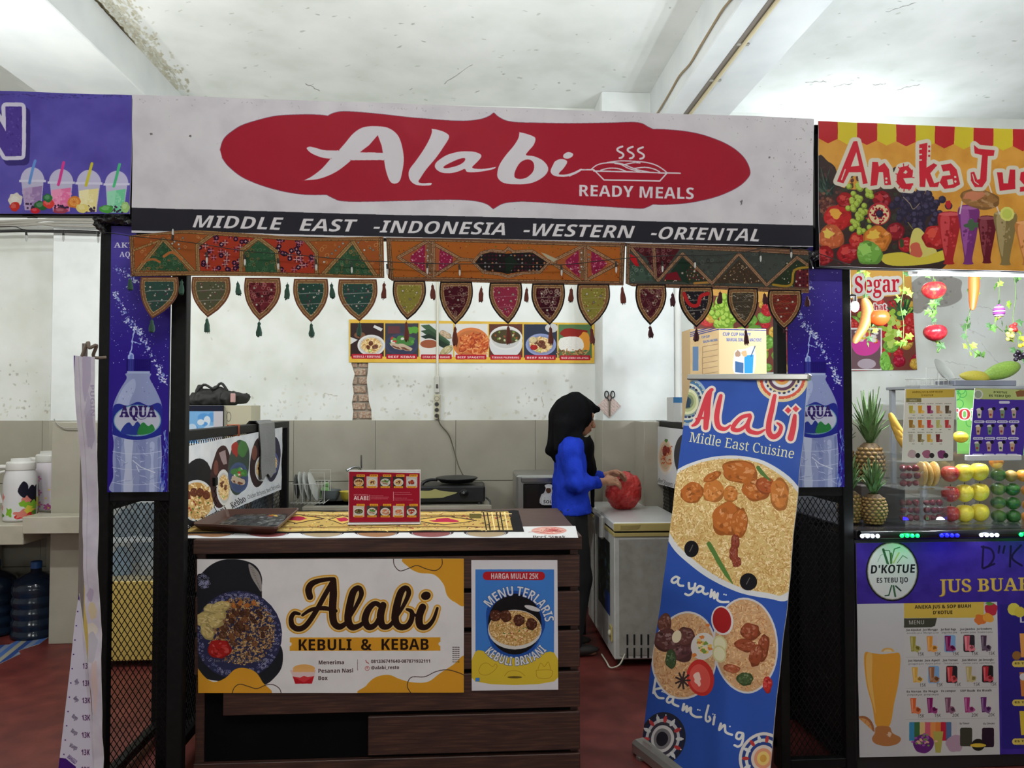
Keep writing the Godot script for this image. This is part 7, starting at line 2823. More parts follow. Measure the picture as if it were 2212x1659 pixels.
# ==================================================================== the stall on the left
func left_stall():
	var tile := mats["wall_tile"] as Material
	var m := mb()
	# tiled pier and ledge
	var xa := at(111,1000,4.95).x
	m.span(v3(xa, 0,-5.42), v3(-2.15,1.415,-4.95),0.003)
	structure("trim_7", m, tile)
	var t := thing("tiled_ledge", "beige tiled stepped ledge carrying the two flowered jugs", "ledge")
	for q in [[-4.6, at(51,1120,4.8).x, 0.66,0.780,-5.585,-4.80],[at(51,1120,4.8).x + 0.003, xa + 0.3,0.73,0.835,-4.945,-4.78],[at(51,1120,4.8).x + 0.003, xa - 0.004,0.73,0.812,-5.585,-4.95]]:
		m = mb()
		m.span(v3(q[0], q[2], q[4]), v3(q[1], q[3], q[5]),0.004)
		part("slab", m, mats["sink_tile"], t)
	for x in [-4.3,-3.4]:
		m = mb()
		m.span(v3(x, 0,-5.55), v3(x + 0.08,0.66,-5.2))
		part("pier", m, tile, t)
	# flowered jugs
	for k in 2:
		var p := local_print(0.63,0.36,420,[col(206,204,206), col(206,198,206)][k],63,36,171 + k)
		for i in 46:
			var x := p.rng.randf() * 63
			if k == 0:
				var y := 36.0 - absf(p.rng.randfn(0,7))
				p.blob(x, y, p.rng.randf_range(1.5,4), p.rng.randf_range(1.5,3.5),[col(190,40,44), col(120,170,50), col(206,120,110), col(206,190,70), col(80,130,50)][i % 5],0.4)
				if i % 3 == 0: p.fill(spl(pts([x, 8 + i % 9, x + 3,12 + i % 9, x + 1,20 + i % 7, x - 3,15 + i % 9]), true, 4), col(30,28,40))
			else:
				var y := p.rng.randf_range(12,36)
				for a in 5: p.oval(x + 1.4 * cos(a * 1.26), y + 1.4 * sin(a * 1.26),1.1,0.7,[col(190,110,170), col(206,190,206), col(170,80,140)][i % 3], a * 1.26,8)
				p.dot(x, y, 0.7, col(206,190,90))
		var c := at([44,106][k],1100,[5.02,5.26][k])
		var y0: float = [0.781,0.813][k]
		var j := thing("flowered_jug", ["white insulated jug with black leaves and bright flowers on the ledge", "white insulated jug with small pink flowers behind the tiled pier"][k], "jug", v3(c.x, y0, c.z))
		var r := 0.098
		m = mb()
		m.lathe([Vector2(r * 0.98,0.012), Vector2(r, 0.02), Vector2(r, 0.24), Vector2(r * 0.93,0.29), Vector2(r * 0.8,0.325)],36)
		part("body", m, p.done("jug_print_%d" % k, 0.3), j)
		var white := mat("jug_white", col(210,208,204),0.35)
		m = mb()
		m.lathe([Vector2(0,0), Vector2(r * 0.96,0), Vector2(r * 0.98,0.012)],30)
		part("foot", m, white, j)
		m = mb()
		m.lathe([Vector2(r * 0.8,0.325), Vector2(r * 0.86,0.33), Vector2(r * 0.86,0.37), Vector2(r * 0.8,0.38), Vector2(r * 0.6,0.382), Vector2(r * 0.58,0.40), Vector2(0,0.402)],30)
		var lid := part("lid", m, white, j)
		m = mb()
		m.box(v3(-r * 0.95,0.345,0.02), v3(0.07,0.03,0.05),0.01)
		part("spout", m, white, lid)
		m = mb()
		m.tube(spl3([v3(-r * 0.7,0.32,0.05), v3(-r * 1.1,0.30,0.06), v3(-r * 1.05,0.2,0.06), v3(-r * 0.9,0.12,0.05)],4),0.009,8)
		part("handle", m, white, j)
	# big dark water bottles under the ledge
	var dark := mat("water_blue", col(22,32,48),0.12)
	var prof := [Vector2(0,0), Vector2(0.13,0), Vector2(0.142,0.012)]
	for i in 4: prof.append_array([Vector2(0.142,0.03 + i * 0.072), Vector2(0.132,0.052 + i * 0.072), Vector2(0.132,0.062 + i * 0.072), Vector2(0.142,0.084 + i * 0.072)])
	prof.append_array([Vector2(0.142,0.33), Vector2(0.125,0.375), Vector2(0.07,0.405), Vector2(0.034,0.42), Vector2(0.029,0.465), Vector2(0,0.465)])
	for k in 2:
		var g := on_floor([76,-14][k],[1372,1368][k])
		var w := thing("water_bottle", ["large dark ribbed water bottle with a blue cap under the ledge", "large dark ribbed water bottle standing behind the blue-capped one"][k], "bottle", g)
		m = mb()
		m.lathe(prof, 36)
		part("bottle", m, dark, w)
		m = mb()
		m.lathe([Vector2(0.034,0.445), Vector2(0.034,0.485), Vector2(0.03,0.49), Vector2(0,0.49)],20)
		part("cap", m, mat("cap_blue", [col(40,84,150), col(50,56,70)][0],0.4), w)
	var cb := on_floor(147,1366)
	m = mb()
	m.span(v3(-0.03,0,-0.12), v3(0.2,0.40,0.0),0.003)
	var bx := single("carton", m, mat("carton_brown", col(120,92,64),0.85), "plain brown carton standing on the floor beside the water bottles", "box")
	bx.position = cb
	# scrap of blue sheet on the floor
	var bp := new_print(v3(-4.4,0.004,-5.2), Vector3.RIGHT, Vector3.BACK, 2.0,1.2,260, col(58,84,140),177)
	for i in 30: bp.fill(pts([i * 12 - 60,1440, i * 12 - 40,1440, i * 12 + 60,1360, i * 12 + 40,1360]),[col(46,70,130), col(120,130,150), col(70,100,160), col(150,146,130)][i % 4])
	var o := cut(bp, pts([-160,1500,-160,1405,20,1392,60,1372,112,1371,86,1390,40,1405,44,1412,0,1433]),0.003)
	single("floor_sheet", o, [bp.done("floor_sheet_print", 0.5), mats["paper_back"]], "torn blue striped plastic sheet lying on the red floor", "sheet")
	showcase()
	price_banner()
	# cables slung along the wall
	var cb2 := thing("cable_bundle", "bundle of dusty cables slung along the wall below the purple sign", "cables")
	for q in [[470,480],[474,476],[480,486],[487,482]]:
		m = mb()
		m.tube(spl3([at(-300, q[0],5.3), at(-60, q[1] + 4,5.3), at(60, q[1],5.3), at(140, q[0] + 1,5.3), at(330, q[0] + 4,5.3)],5),0.009,6)
		part("cable", m, mat("cable_dusty", col(150,146,138),0.8), cb2)
	m = mb()
	m.tube(spl3([at(-300,508,5.3), at(20,499,5.3), at(60,499,5.3), at(128,500,5.3), at(330,505,5.3)],5),0.011,6)
	part("cable", m, mat("cable_black", col(34,34,35),0.6), cb2)
	m = mb()
	m.tube(spl3([at(117,905,4.93), at(122,914,4.93), at(138,924,4.93), at(175,925,4.93)],5),0.004,6)
	part("cable", m, mats["cable_dusty"], cb2)
	# black tape lumps where the signs meet the posts
	var tape := mat("black_tape", col(30,30,32),0.3)
	for q in [[236,482, "left", "crumpled black plastic tape round the frame under the purple sign"],[1764,560, "right", "crumpled black plastic tape round the frame under the fruit sign"]]:
		var c := at(q[0], q[1],2.97)
		m = nets([[v3(-0.045,0.012,0), v3(0.05,0.02,0.0),0.016,0.02],[v3(-0.04,-0.01,0), v3(-0.02,-0.03,0),0.014,0.01],[v3(0.05,0.01,0), v3(0.1,0.0,0),0.014,0.008]],0.005,0.01,[], noise(41,60.0,2),0.012)
		single("tape_wrap", placed(m, moved(c)), tape, q[3], "tape")

func showcase():
	# glass-fronted cooler that stands behind the left partition
	var x0 := -2.22
	var x1 := -1.275
	var zf := -4.48
	var zb := -5.02
	var H := 1.30
	var t := thing("display_cooler", "glass display cooler with a yellow base behind the left partition", "cooler")
	var m := mb()
	m.span(v3(x0,0.04, zb), v3(x1,0.50, zf),0.004)
	part("base", m, mat("cooler_yellow", col(196,170,92),0.5), t)
	m = mb()
	m.span(v3(x0, H - 0.04, zb), v3(x1, H, zf),0.004)
	part("roof", m, mats["breaker_white"], t)
	m = mb()
	m.span(v3(x0,0.50, zb), v3(x1, H - 0.04, zb + 0.02))
	part("back", m, mat("cooler_inside", col(150,170,190),0.4), t)
	for x in [x0, x1 - 0.03]:
		for z in [zb + 0.02, zf - 0.03]:
			m = mb()
			m.span(v3(x, 0.50, z), v3(x + 0.03, H - 0.04, z + 0.03))
			part("post", m, mats["oven_trim"], t)
	for y in [0.72,0.95]:
		m = mb()
		m.span(v3(x0 + 0.01, y, zb + 0.02), v3(x1 - 0.01, y + 0.012, zf - 0.03))
		part("shelf", m, mats["wire_white"], t)
	m = mb()
	m.span(v3(x0 + 0.03,0.50, zf - 0.012), v3(x1 - 0.03, H - 0.04, zf - 0.007))
	part("glass_pane", m, glass("cooler_glass", Color(0.8,0.9,0.95,0.14)), t)
	var i := 0
	for q in [[-2.12,0.962,0.05,0.15, col(190,190,196)],[-1.96,0.962,0.055,0.2, col(206,186,50)],[-1.78,0.962,0.05,0.17, col(206,190,70)],[-2.08,0.732,0.06,0.16, col(70,80,100)],[-1.92,0.732,0.055,0.16, col(50,56,76)],[-2.1,0.502,0.06,0.16, col(110,150,190)],[-1.92,0.502,0.06,0.15, col(180,190,200)]]:
		m = mb()
		m.lathe([Vector2(0,0), Vector2(q[2],0), Vector2(q[2], q[3] * 0.75), Vector2(q[2] * 0.5, q[3] * 0.9), Vector2(q[2] * 0.5, q[3]), Vector2(0, q[3])],16)
		var j := single("drink_jar", m, mat("jar_%d" % i, q[4],0.3),["pale grey jar on the cooler's upper shelf", "tall yellow jar on the cooler's upper shelf", "short yellow jar on the cooler's upper shelf", "slate blue jar on the cooler's middle shelf", "dark navy jar on the cooler's middle shelf", "light blue jar on the cooler's floor", "whitish jar on the cooler's floor"][i], "jar")
		j.position = v3(q[0], q[1],-4.68)
		i += 1
	# boxes and bag on its roof
	var p := local_print(0.3,0.2,500, col(120,170,216),60,40,181)
	p.rect(0,0,60,6, col(34,36,52))
	for k in 24: p.oval(p.rng.randf() * 60, p.rng.randf_range(10,40), p.rng.randf_range(4,9), p.rng.randf_range(2,5),[col(206,216,226), col(186,206,226), col(90,150,210)][k % 3])
	for k in 14: p.blob(p.rng.randf() * 50,32 + p.rng.randf() * 6,3,2,[col(70,110,180), col(206,210,216)][k % 2],0.4)
	p.rect(48,6,60,40, col(196,192,200))
	var a := at(398,876,4.52)
	var b := at(480,930,4.52)
	var bw := b.x - a.x + 0.05
	var bh := a.y - H
	m = mb()
	var o := single("picture_box", quad_plate(bw, bh, 0.22), p.done("sky_box_print", 0.4), "blue box printed with white clouds on top of the cooler", "box")
	o.position = v3(b.x - bw / 2, H + bh / 2,-4.64)
	p = local_print(0.16,0.2,500, col(190,184,160),32,40,182)
	p.line(pts([4,6,4,20,7,24,7,30]),0.8, col(110,106,96))
	p.ring(6,12,2.5,5,0.7, col(110,106,96))
	a = at(482,876,4.54)
	b = at(541,930,4.54)
	o = single("carton", quad_plate(b.x - a.x, a.y - H, 0.2), p.done("beige_box_print", 0.8), "beige carton with a glass symbol on top of the cooler", "box")
	o.position = v3((a.x + b.x) / 2, (a.y + H) / 2,-4.65)
	var c := at(470,872,4.62)
	var nb := nets([[v3(-0.13,0.03,0), v3(0.06,0.035,0),0.05,0.055],[v3(0.06,0.04,0.02), v3(0.16,0.045,0.01),0.05,0.03],[v3(-0.11,0.08,0), v3(0.02,0.09,0),0.018,0.02],[v3(-0.12,0.05,0.02), v3(-0.11,0.11,0.01),0.018,0.016],[v3(-0.02,0.10,0), v3(0.03,0.07,0.02),0.022,0.02],[v3(-0.18,0.02,0.02), v3(-0.12,0.04,0),0.022,0.03]],0.008,0.012,[[v3(0,0,0), v3(0,-1,0)]], noise(43,22.0,2),0.012)
	var bag := thing("shoulder_bag", "black folded bag with a pale patch lying on the boxes", "bag", v3(c.x, at(470,876,4.54).y + 0.001,-4.64))
	part("bag", nb, mat("bag_black", col(32,32,30),0.7), bag)
	m = mb()
	m.box(v3(0.105,0.045,0.064), v3(0.03,0.055,0.012),0.004)
	part("patch", m, mat("bag_patch", col(190,150,146),0.7), bag)
	m = mb()
	m.tube(spl3([v3(-0.13,0.07,0.03), v3(-0.08,0.125,0.03), v3(-0.02,0.10,0.03), v3(0.02,0.135,0.02), v3(0.06,0.09,0.03)],5),0.008,6)
	part("strap", m, mats["bag_black"], bag)

func price_banner():
	# half-furled price banner, seen nearly edge on
	var D := 2.72
	var q1 := [[160,768],[203,771],[224,1740],[206,1740]]
	var p := facing([[100,750],[235,1760]], D, 640, col(198,190,206),191)
	mottle(p, [col(190,184,198), col(200,194,208), col(206,202,212)],0.008,65)
	for q in [[188,800,10,60, col(176,166,190)],[193,890,8,40, col(180,172,194)],[194,930,9,40, col(172,164,186)],[196,1285,7,14, col(170,156,180)],[200,1320,8,18, col(206,190,160)],[196,1360,12,14, col(214,206,196)],[204,1480,6,60, col(206,184,184)],[196,1400,12,30, col(184,180,192)]]: p.blob(q[0], q[1], q[2], q[3], q[4],0.2)
	p.text("PUGIN", 196,830,197,900,9, col(160,150,178),0)
	p.line(pts([171,772,178,900,186,1100,192,1300]),1.0, col(170,162,178))
	var purple := col(64,30,110)
	p.line(pts([161,768,160,900,162,1100,163,1240]),3.0, purple)
	var t := thing("price_banner", "half furled white and purple price banner tied to the frame post", "banner")
	var o := sheet(p, q1,6,40,0.003,0.02,71,4.0)
	p.fill(pts([150,1285,166,1285,206,1760,100,1760]), col(206,202,220))
	p.fill(pts([166,1240,160,1290,168,1300]), purple)
	for i in 12:
		var y := 1323.0 + i * 31
		p.dot(164 - i * 3.0, y, 1.6, purple)
	for i in 8:
		var y := 1439.0 + i * 37.5
		p.text("13K", 174.5 - i * 0.6, y + 8,192 - i * 0.4, y + 8,12, col(74,36,80),0)
	for q in [[156,1470,6],[154,1508,8],[150,1548,11],[148,1580,13],[145,1612,16]]: p.text("Mango", q[0], q[1] + 4, q[0] + q[2], q[1] + 12,9, col(70,60,90),0)
	p.fill(pts([100,1638,138,1642,160,1660,160,1760,100,1760]), purple)
	p.text("MANGGO", 140,1640,158,1655,9, col(74,50,110),0)
	var mt := p.done("price_banner_print", 0.45)
	part("back_fold", o, [mt, mats["paper_back"]], t)
	part("price_face", cut(p, pts([167,1284,184,1420,203,1655,208,1740,113,1740,123,1655,148,1440,158,1340]),0.003, Vector3.ZERO, -0.012),[mt, mats["paper_back"]], t)
	var m := mb()
	var a := at(183,760, D + 0.03)
	m.tube([v3(a.x, 0.0,-D - 0.03), v3(a.x, a.y + 0.03,-D - 0.03)],0.009,8)
	part("pole", m, mat("pole_grey", col(120,110,106),0.5), t)
	m = mb()
	var b := at(196,752, D)
	m.tube(spl3([b + v3(-0.03,-0.03,0), b + v3(-0.01,0.02,0.0), b + v3(0.0,0.0,0.01), b + v3(0.02,0.01,0), b + v3(0.0,-0.03,-0.02), b + v3(0.03,-0.03,-0.05)],5),0.006,6)
	part("tie", m, mat("tie_brown", col(110,96,84),0.7), t)

# ==================================================================== things standing right of the freezer
func small_things():
	# cabinet that carries them, behind the right partition
	var t := thing("storage_cabinet", "dark steel cabinet behind the right partition carrying boxes", "cabinet")
	var x0 := 1.375
	var x1 := 1.98
	var H := 1.40
	var m := mb()
	m.span(v3(x0,0.06,-5.05), v3(x1, H, -3.75),0.006)
	part("body", m, mat("cabinet_grey", col(62,62,66),0.6), t)
	for x in [x0 + 0.04, x1 - 0.04]:
		for z in [-5.0,-3.8]:
			m = mb()
			m.span(v3(x - 0.02,0, z - 0.02), v3(x + 0.02,0.06, z + 0.02))
			part("foot", m, mats["black_steel"], t)
	# sealing machine carton: a corner towards the viewer
	var D := 3.95
	var p := facing([[1494,690],[1660,930]], D, 620, col(196,166,124),201)
	mottle(p, [col(190,160,118), col(200,172,130)],0.01,66)
	p.rect(1553,690,1665,935, col(204,176,136))
	for y in [703,707,711]: p.line(pts([1492, y + 15,1553, y, 1660, y + 3]),1.8, col(44,56,130), false)
	var ink := col(50,80,150)
	p.text("CUP CUP HAPPY", 1561,725,1622,726,7, ink, 0)
	p.text("MANUAL SEALING MACHINE", 1569,737,1645,738,7, ink, 0)
	p.text("CUP CUP", 1520,730,1536,728,5, ink, 0)
	p.text("SEALING MACHINE", 1523,740,1551,736,5, ink, 0)
	for i in 6: p.line(pts([1522,748 + i * 12,1551,743 + i * 12]),0.9, col(120,100,80), false)
	p.seg(1522,748,1522,812,0.9, col(120,100,80))
	p.rect(1503,747,1514,800, col(96,120,150))
	p.fill(spl(pts([1586,806,1586,766,1592,756,1610,754,1630,750,1628,806]), true, 3), col(206,206,206))
	p.fill(pts([1588,780,1606,784,1606,806,1588,804]), col(60,90,130))
	p.fill(pts([1608,768,1628,766,1626,806,1608,806]), col(50,130,206))
	p.blob(1594,764,6,7, col(150,120,100),0.2)
	p.blob(1608,764,6,7, col(206,150,110),0.2)
	p.line(pts([1622,770,1631,748]),2.4, col(60,80,110))
	var mt := p.done("carton_print", 0.85)
	# two faces meeting at the corner (1553)
	var c0 := at(1498,717, D)
	var c1 := at(1553,703, D)
	var c2 := at(1655,706, D)
	m = mb()
	var yt := c1.y - 0.015
	var side := v3(0,0,-0.10)
	var uvf := func(P: Vector3) -> Vector2: return p.uv(P)
	var A := [v3(c0.x, H + 0.001, c0.z - 0.06), v3(c1.x, H + 0.001, c1.z), v3(c2.x, H + 0.001, c2.z)]
	var B := [v3(c0.x, yt, c0.z - 0.06), v3(c1.x, yt, c1.z), v3(c2.x, yt, c2.z)]
	for k in 2:
		m.quad(A[k], A[k + 1], B[k + 1], B[k], p.uv(A[k]), p.uv(A[k + 1]), p.uv(B[k + 1]), p.uv(B[k]))
	var back := v3(0.0,0,-0.2)
	var r := mb()
	r.quad(A[2], A[2] + back, B[2] + back, B[2])
	r.quad(A[2] + back, A[0] + back * 0.8, B[0] + back * 0.8, B[2] + back)
	r.quad(A[0] + back * 0.8, A[0], B[0], B[0] + back * 0.8)
	r.tri(B[0], B[1], B[2])
	r.quad(B[0], B[2], B[2] + back, B[0] + back * 0.8)
	single("machine_carton", r.mesh(m.mesh()),[mt, mat("carton_tan", col(196,168,126),0.85)], "tan printed machine carton standing behind the top of the roll-up banner", "box")
	# white box with a blue band
	p = facing([[1432,856],[1490,920]],4.6,500, col(200,200,196),203)
	p.rect(1430,855,1492,870, col(70,124,176))
	for q in [[1436,883],[1442,883],[1445,888]]: p.ring(q[0], q[1],2.4,5,0.9, col(70,70,70))
	p.text("CUP", 1436,900,1449,900,8, col(90,90,90),0)
	p.scribble(1436,1450,911,1.6, col(120,120,120))
	var a := at(1434,858,4.6)
	var b := at(1492,918,4.6)
	a.x = maxf(a.x, 1.30)
	m = mb()
	var F := [v3(a.x, H + 0.022,-4.6), v3(b.x, H + 0.022,-4.6), v3(b.x, a.y, -4.6), v3(a.x, a.y, -4.6)]
	m.quad(F[0], F[1], F[2], F[3], p.uv(F[0]), p.uv(F[1]), p.uv(F[2]), p.uv(F[3]))
	r = mb()
	r.span(v3(a.x, H + 0.022,-4.75), v3(b.x, a.y, -4.6005))
	single("white_carton", r.mesh(m.mesh()),[p.done("white_carton_print", 0.6), mat("carton_white", col(196,196,194),0.7)], "white carton with a blue band resting on the right partition's rail", "box")
	# two sleeves of plastic cups
	var i := 0
	for q in [[1462,724,0.026],[1480,718,0.030]]:
		var top := at(q[0], q[1],4.35)
		var x := maxf(top.x, 1.41 + i * 0.07)
		p = local_print(0.2,0.4,420, col(206,208,214),20,40,205 + i)
		for k in 40: p.rect(0, k, 20, k + 0.25, col(186,190,200))
		p.text("GELAS", 9,34,9.3,14,4,[col(70,90,200), col(190,60,80)][i],0)
		p.text("PRIMA CUP", 4,36,4.3,12,3,[col(60,70,180), col(70,90,190)][i],0)
		var hh := top.y - H
		m = mb()
		m.lathe([Vector2(0,0), Vector2(q[2] * 0.8,0.0), Vector2(q[2],0.02), Vector2(q[2] * 1.1, hh * 0.5), Vector2(q[2], hh * 0.9), Vector2(q[2] * 0.3, hh), Vector2(0, hh)],20)
		var s := single("cup_sleeve", m, p.done("cup_sleeve_%d" % i, 0.2),["sleeve of stacked plastic cups with blue print on the cabinet", "sleeve of stacked plastic cups with red print beside the machine carton"][i], "cups")
		s.position = v3(x, H, -4.35)
		i += 1
	# two brown-labelled jars
	for k in 2:
		var jp := local_print(0.2,0.1,420, col(206,204,200),40,20,208)
		jp.rect(0,6,40,15, col(92,56,44))
		jp.rect(4,8,36,12, col(190,176,160))
		jp.scribble(6,34,10,1.4, col(80,50,40))
		var c := at(1668,800,4.05)
		m = mb()
		m.lathe([Vector2(0,0), Vector2(0.042,0), Vector2(0.044,0.01), Vector2(0.044,0.10), Vector2(0.036,0.115), Vector2(0.04,0.118), Vector2(0.04,0.138), Vector2(0,0.14)],24)
		var j := single("label_jar", m, jp.done("jar_label_%d" % k, 0.4),["brown-labelled white jar standing on the cabinet", "brown-labelled white jar stacked on top of another jar"][k], "jar")
		j.position = v3(c.x + 0.02, H + 0.0 + k * 0.141,-4.05)

# ==================================================================== the juice stall on the right
func right_stall():
	juice_counter()
	fruit_display()
	menu_cards()
	wall_poster()
	shelf_things()
	garland()

func juice_counter():
	var D := 3.03
	var quad := [[1849,1173],[2440,1166],[2440,1624],[1857,1636]]
	var p := facing(quad, D, 760, col(58,40,136),221)
	mottle(p, [col(52,36,126), col(60,42,138), col(66,48,146)],0.006,67)
	var k := 5.53
	p.fill(pts([1846,1305,1954,1303,1958,1640,1850,1640]), col(190,189,193))
	# round badge
	p.oval(1927.5,1234,57,65, col(30,28,34))
	p.oval(1927.5,1234,54,62, col(150,146,130))
	p.oval(1927.5,1234,52,60, col(206,204,206))
	for q in [[[1918,1218,1908,1187],5.0, col(50,90,60)],[[1924,1218,1932,1186,1944,1182],2.0, col(60,100,70)],[[1925,1216,1925,1196],5.0, col(84,120,70)],[[1930,1216,1942,1194],3.0, col(170,180,110)],[[1908,1188,1922,1190,1924,1210],1.6, col(40,70,50)],[[1938,1216,1950,1200,1960,1206],1.4, col(70,100,70)],[[1896,1214,1902,1200,1910,1196],1.0, col(120,130,120)],[[1926,1265,1920,1286,1912,1287],2.6, col(44,76,56)],[[1930,1266,1934,1288],4.0, col(60,96,66)],[[1935,1266,1946,1276],3.0, col(40,60,50)]]: p.line(pts(q[0]), q[1], q[2])
	p.text("D'KOTUE", 1879,1239,1977,1237,18, col(28,26,32),0,0.1,1.6, col(206,204,206))
	p.text("ES TEBU IJO", 1893,1259,1962,1257.5,10.5, col(40,38,44),0)
	# headline
	p.text("JUS BUAH", 2031,1280,2234,1276,27.5, col(150,120,60),2)
	p.text("JUS BUAH", 2030,1279,2233,1275,27.5, col(206,172,80),2)
	var ink := col(30,20,60)
	for q in [[2124,1180,2122,1226],[2120,1181,2140,1186,2147,1204,2136,1222,2124,1228,2148,1218],[2159,1180,2157,1194],[2170,1180,2167,1194],[2184,1180,2182,1224],[2206,1178,2186,1204,2208,1222],[2226,1190,2220,1210,2234,1216]]: p.line(spl(pts(q), false, 4),4.4, ink)
	# price sheet
	p.fill(pts([1953,1303,2154,1300,2160,1632,1957,1636]), col(192,191,192))
	p.fill(pts([1953,1303,2126,1300,2124,1334,1953,1335]), col(204,172,76))
	p.text("ANEKA JUS & SOP BUAH", 1976,1315,2098,1312.5,7.4, col(44,36,30),0)
	p.text("D'KOTUE", 2015,1327,2058,1326,7.4, col(44,36,30),0)
	p.fill(pts([1953,1336,2024,1335,2020,1352,2012,1355,1953,1356]), col(66,66,56))
	p.text("MENU", 1963,1349,1997,1348,8.5, col(200,200,196),1)
	p.blob(2141,1316,14,15, col(176,44,64),0.1)
	p.blob(2138,1304,8,3, col(90,140,60),0.4)
	p.blob(2117,1338,13,11, col(206,110,50),0.15)
	p.blob(2134,1334,12,9, col(214,150,60),0.15,0.4)
	var names := [["Jus Alpukat", "Jus Mangga", "Jus Buah Naga", "Jus Jambu", "Jus Strawberry"],["Jus Nanas", "Jus Apel", "Jus Tomat", "Jus Melon", "Jus Semangka"],["Es Nanas", "Es Naga", "Es campur", "SOP Buah", "Es Buah"]]
	var subs := [["avocado juice", "Mango juice", "Dragon fruit juice", "guava juice", "Strawberry juice"],["pineapple juice", "Apple juice", "Tomato juice", "melon juice", "watermelon juice"],["pepaya", "pepaya", "", "", ""]]
	var tone := [[col(150,140,60), col(214,140,50), col(120,20,76), col(206,96,110), col(70,50,70)],[col(206,160,70), col(150,96,60), col(196,56,60), col(176,160,100), col(176,44,54)],[col(206,96,50), col(120,24,90), col(110,66,90), col(150,50,110), col(90,40,100)]]
	var xs := [1966,2002,2041,2082,2118]
	for r in 3:
		for c in 5:
			var x: float = xs[c] + (4 if r == 1 else 0)
			var y := 1363.0 + r * 66.5 - c * 0.6
			p.text(names[r][c], x - 8, y, x + 24, y - 0.5,4.2, col(60,56,56),0)
			if subs[r][c] != "": p.text(subs[r][c], x - 7, y + 6.5, x + 26, y + 6,3.4, col(90,86,86),1)
			var tc: Color = tone[r][c]
			if r < 2 and c in [1,2,3,4]: p.round_rect(x - 1, y + 10, x + 23, y + 47,4,[col(36,32,34), col(190,184,192), col(120,160,206), col(44,40,46), col(190,186,190)][(c + r) % 5])
			p.fill(pts([x, y + 12, x + 13, y + 12, x + 11, y + 44, x + 3, y + 45]), tc)
			p.fill(pts([x + 2, y + 14, x + 6, y + 14, x + 6, y + 42, x + 4, y + 42]), tc.lightened(0.3))
			p.blob(x + 15, y + 39,8,7, tc.lightened(0.15),0.2)
			p.blob(x + 17, y + 37,4,4, tc.darkened(0.3),0.3)
			p.text("20K" if r == 2 and c > 1 else "15K", x + 16, y + 54, x + 30, y + 53.5,7, col(58,54,54),1,0.1)
		p.seg(1956,1420 + r * 67,2154,1417 + r * 67,0.7, col(160,156,156))
	for i in 9: p.rect(1964 + i * 11.4,1560,1976 + i * 11.4,1600,[col(60,130,170), col(60,100,60), col(206,176,120), col(196,90,110), col(214,140,80), col(206,120,60), col(180,40,60), col(80,110,150), col(190,186,190)][i])
	p.blob(1995,1606,22,20, col(96,40,110),0.08)
	p.blob(2062,1606,18,20, col(170,140,160),0.12)
	p.fill(pts([2015,1580,2038,1580,2032,1626,2021,1626]), col(170,160,80))
	for i in 30: p.blob(1995 + p.rng.randfn(0,10),1600 + p.rng.randfn(0,8),3,2.4,[col(214,170,140), col(110,140,70), col(150,80,160)][i % 3],0.3)
	p.text("Es Timun", 2073,1565,2094,1564,3.6, col(60,56,56),0)
	p.text("Es Cincau", 2124,1565,2148,1564,3.6, col(60,56,56),0)
	p.round_rect(2074,1572,2100,1612,4, col(60,60,50))
	p.round_rect(2121,1572,2147,1614,4, col(40,26,40))
	p.oval(2113,1609,14,13, col(36,32,30))
	p.oval(2113,1610,17,4.4, col(206,176,60))
	# tall glass of orange juice
	var k2 := 5.53
	p.oval(1862,1580,27,34, col(150,96,60))
	p.oval(1861,1580,23,29, col(196,140,84))
	for i in 12: p.seg(1861,1580,1861 + 22 * cos(i * 0.52),1580 + 28 * sin(i * 0.52),0.9, col(150,96,60))
	p.fill(pts([1946,1633,1850,1633,1850,1545,1848,1545]), col(190,189,193))
	p.fill(spl(pts([305,300,400,288,520,300,640,290,735,312,715,620,660,880,600,1160,450,1160,400,920,330,640],1812,1359, k2), true, 5), col(206,146,54))
	p.fill(spl(pts([330,320,400,310,400,620,440,1000,410,900,345,640],1812,1359, k2), true, 5), col(214,170,96))
	p.fill(spl(pts([450,1165,600,1165,640,1240,740,1300,700,1370,570,1398,440,1370,395,1310,430,1240],1812,1359, k2), true, 5), col(170,112,66))
	p.blob(1921,1587,5,5, col(206,180,160),0.4)
	p.oval(1918,1408,14,9, col(206,160,90),0,20, PI, TAU)
	p.oval(1918,1408,9,5, col(214,196,160),0,20, PI, TAU)
	# right-hand column of drinks
	p.fill(pts([2160,1306,2440,1300,2440,1614,2164,1618]), col(44,36,120))
	p.text("LEMON", 2201,1345,2290,1342,14, col(206,204,210),0)
	for q in [[2190,1316,14, col(206,190,80)],[2203,1322,12, col(200,180,70)],[2196,1416,10, col(140,100,50)]]: p.dot(q[0], q[1], q[2], q[3])
	for r in 3:
		var y := 1432.0 + r * 84 - 4
		p.fill(pts([2202, y - 60,2232, y - 60,2226, y - 8,2206, y - 8]),[col(214,150,80), col(190,120,60), col(206,180,60)][r])
		p.round_rect(2186, y - 1,2330, y + 13,7, col(206,186,90))
		p.text("ES TEH LEMON", 2191, y + 7,2270, y + 7,4, col(50,44,30),0)
		p.dot(2210,1462,8, col(206,204,206))
	var t := thing("juice_counter", "dark counter of the juice stall with a purple price banner", "counter")
	var pm := p.done("juice_banner_print", 0.45)
	part("banner", sheet(p, quad, 30,16,0.003,0.003,81,3.0),[pm, mats["paper_back"]], t)
	var x0 := at(1846,1160,3.03).x
	var dark := mat("juice_counter_dark", col(24,22,26),0.5)
	var m := mb()
	m.span(v3(x0,0.0,-3.62), v3(3.6,0.965,-3.04),0.004)
	part("body", m, dark, t)
	m = mb()
	m.span(v3(x0,0.965,-3.64), v3(3.6,1.005,-3.02),0.005)
	part("top", m, mat("juice_top", col(40,38,42),0.15), t)
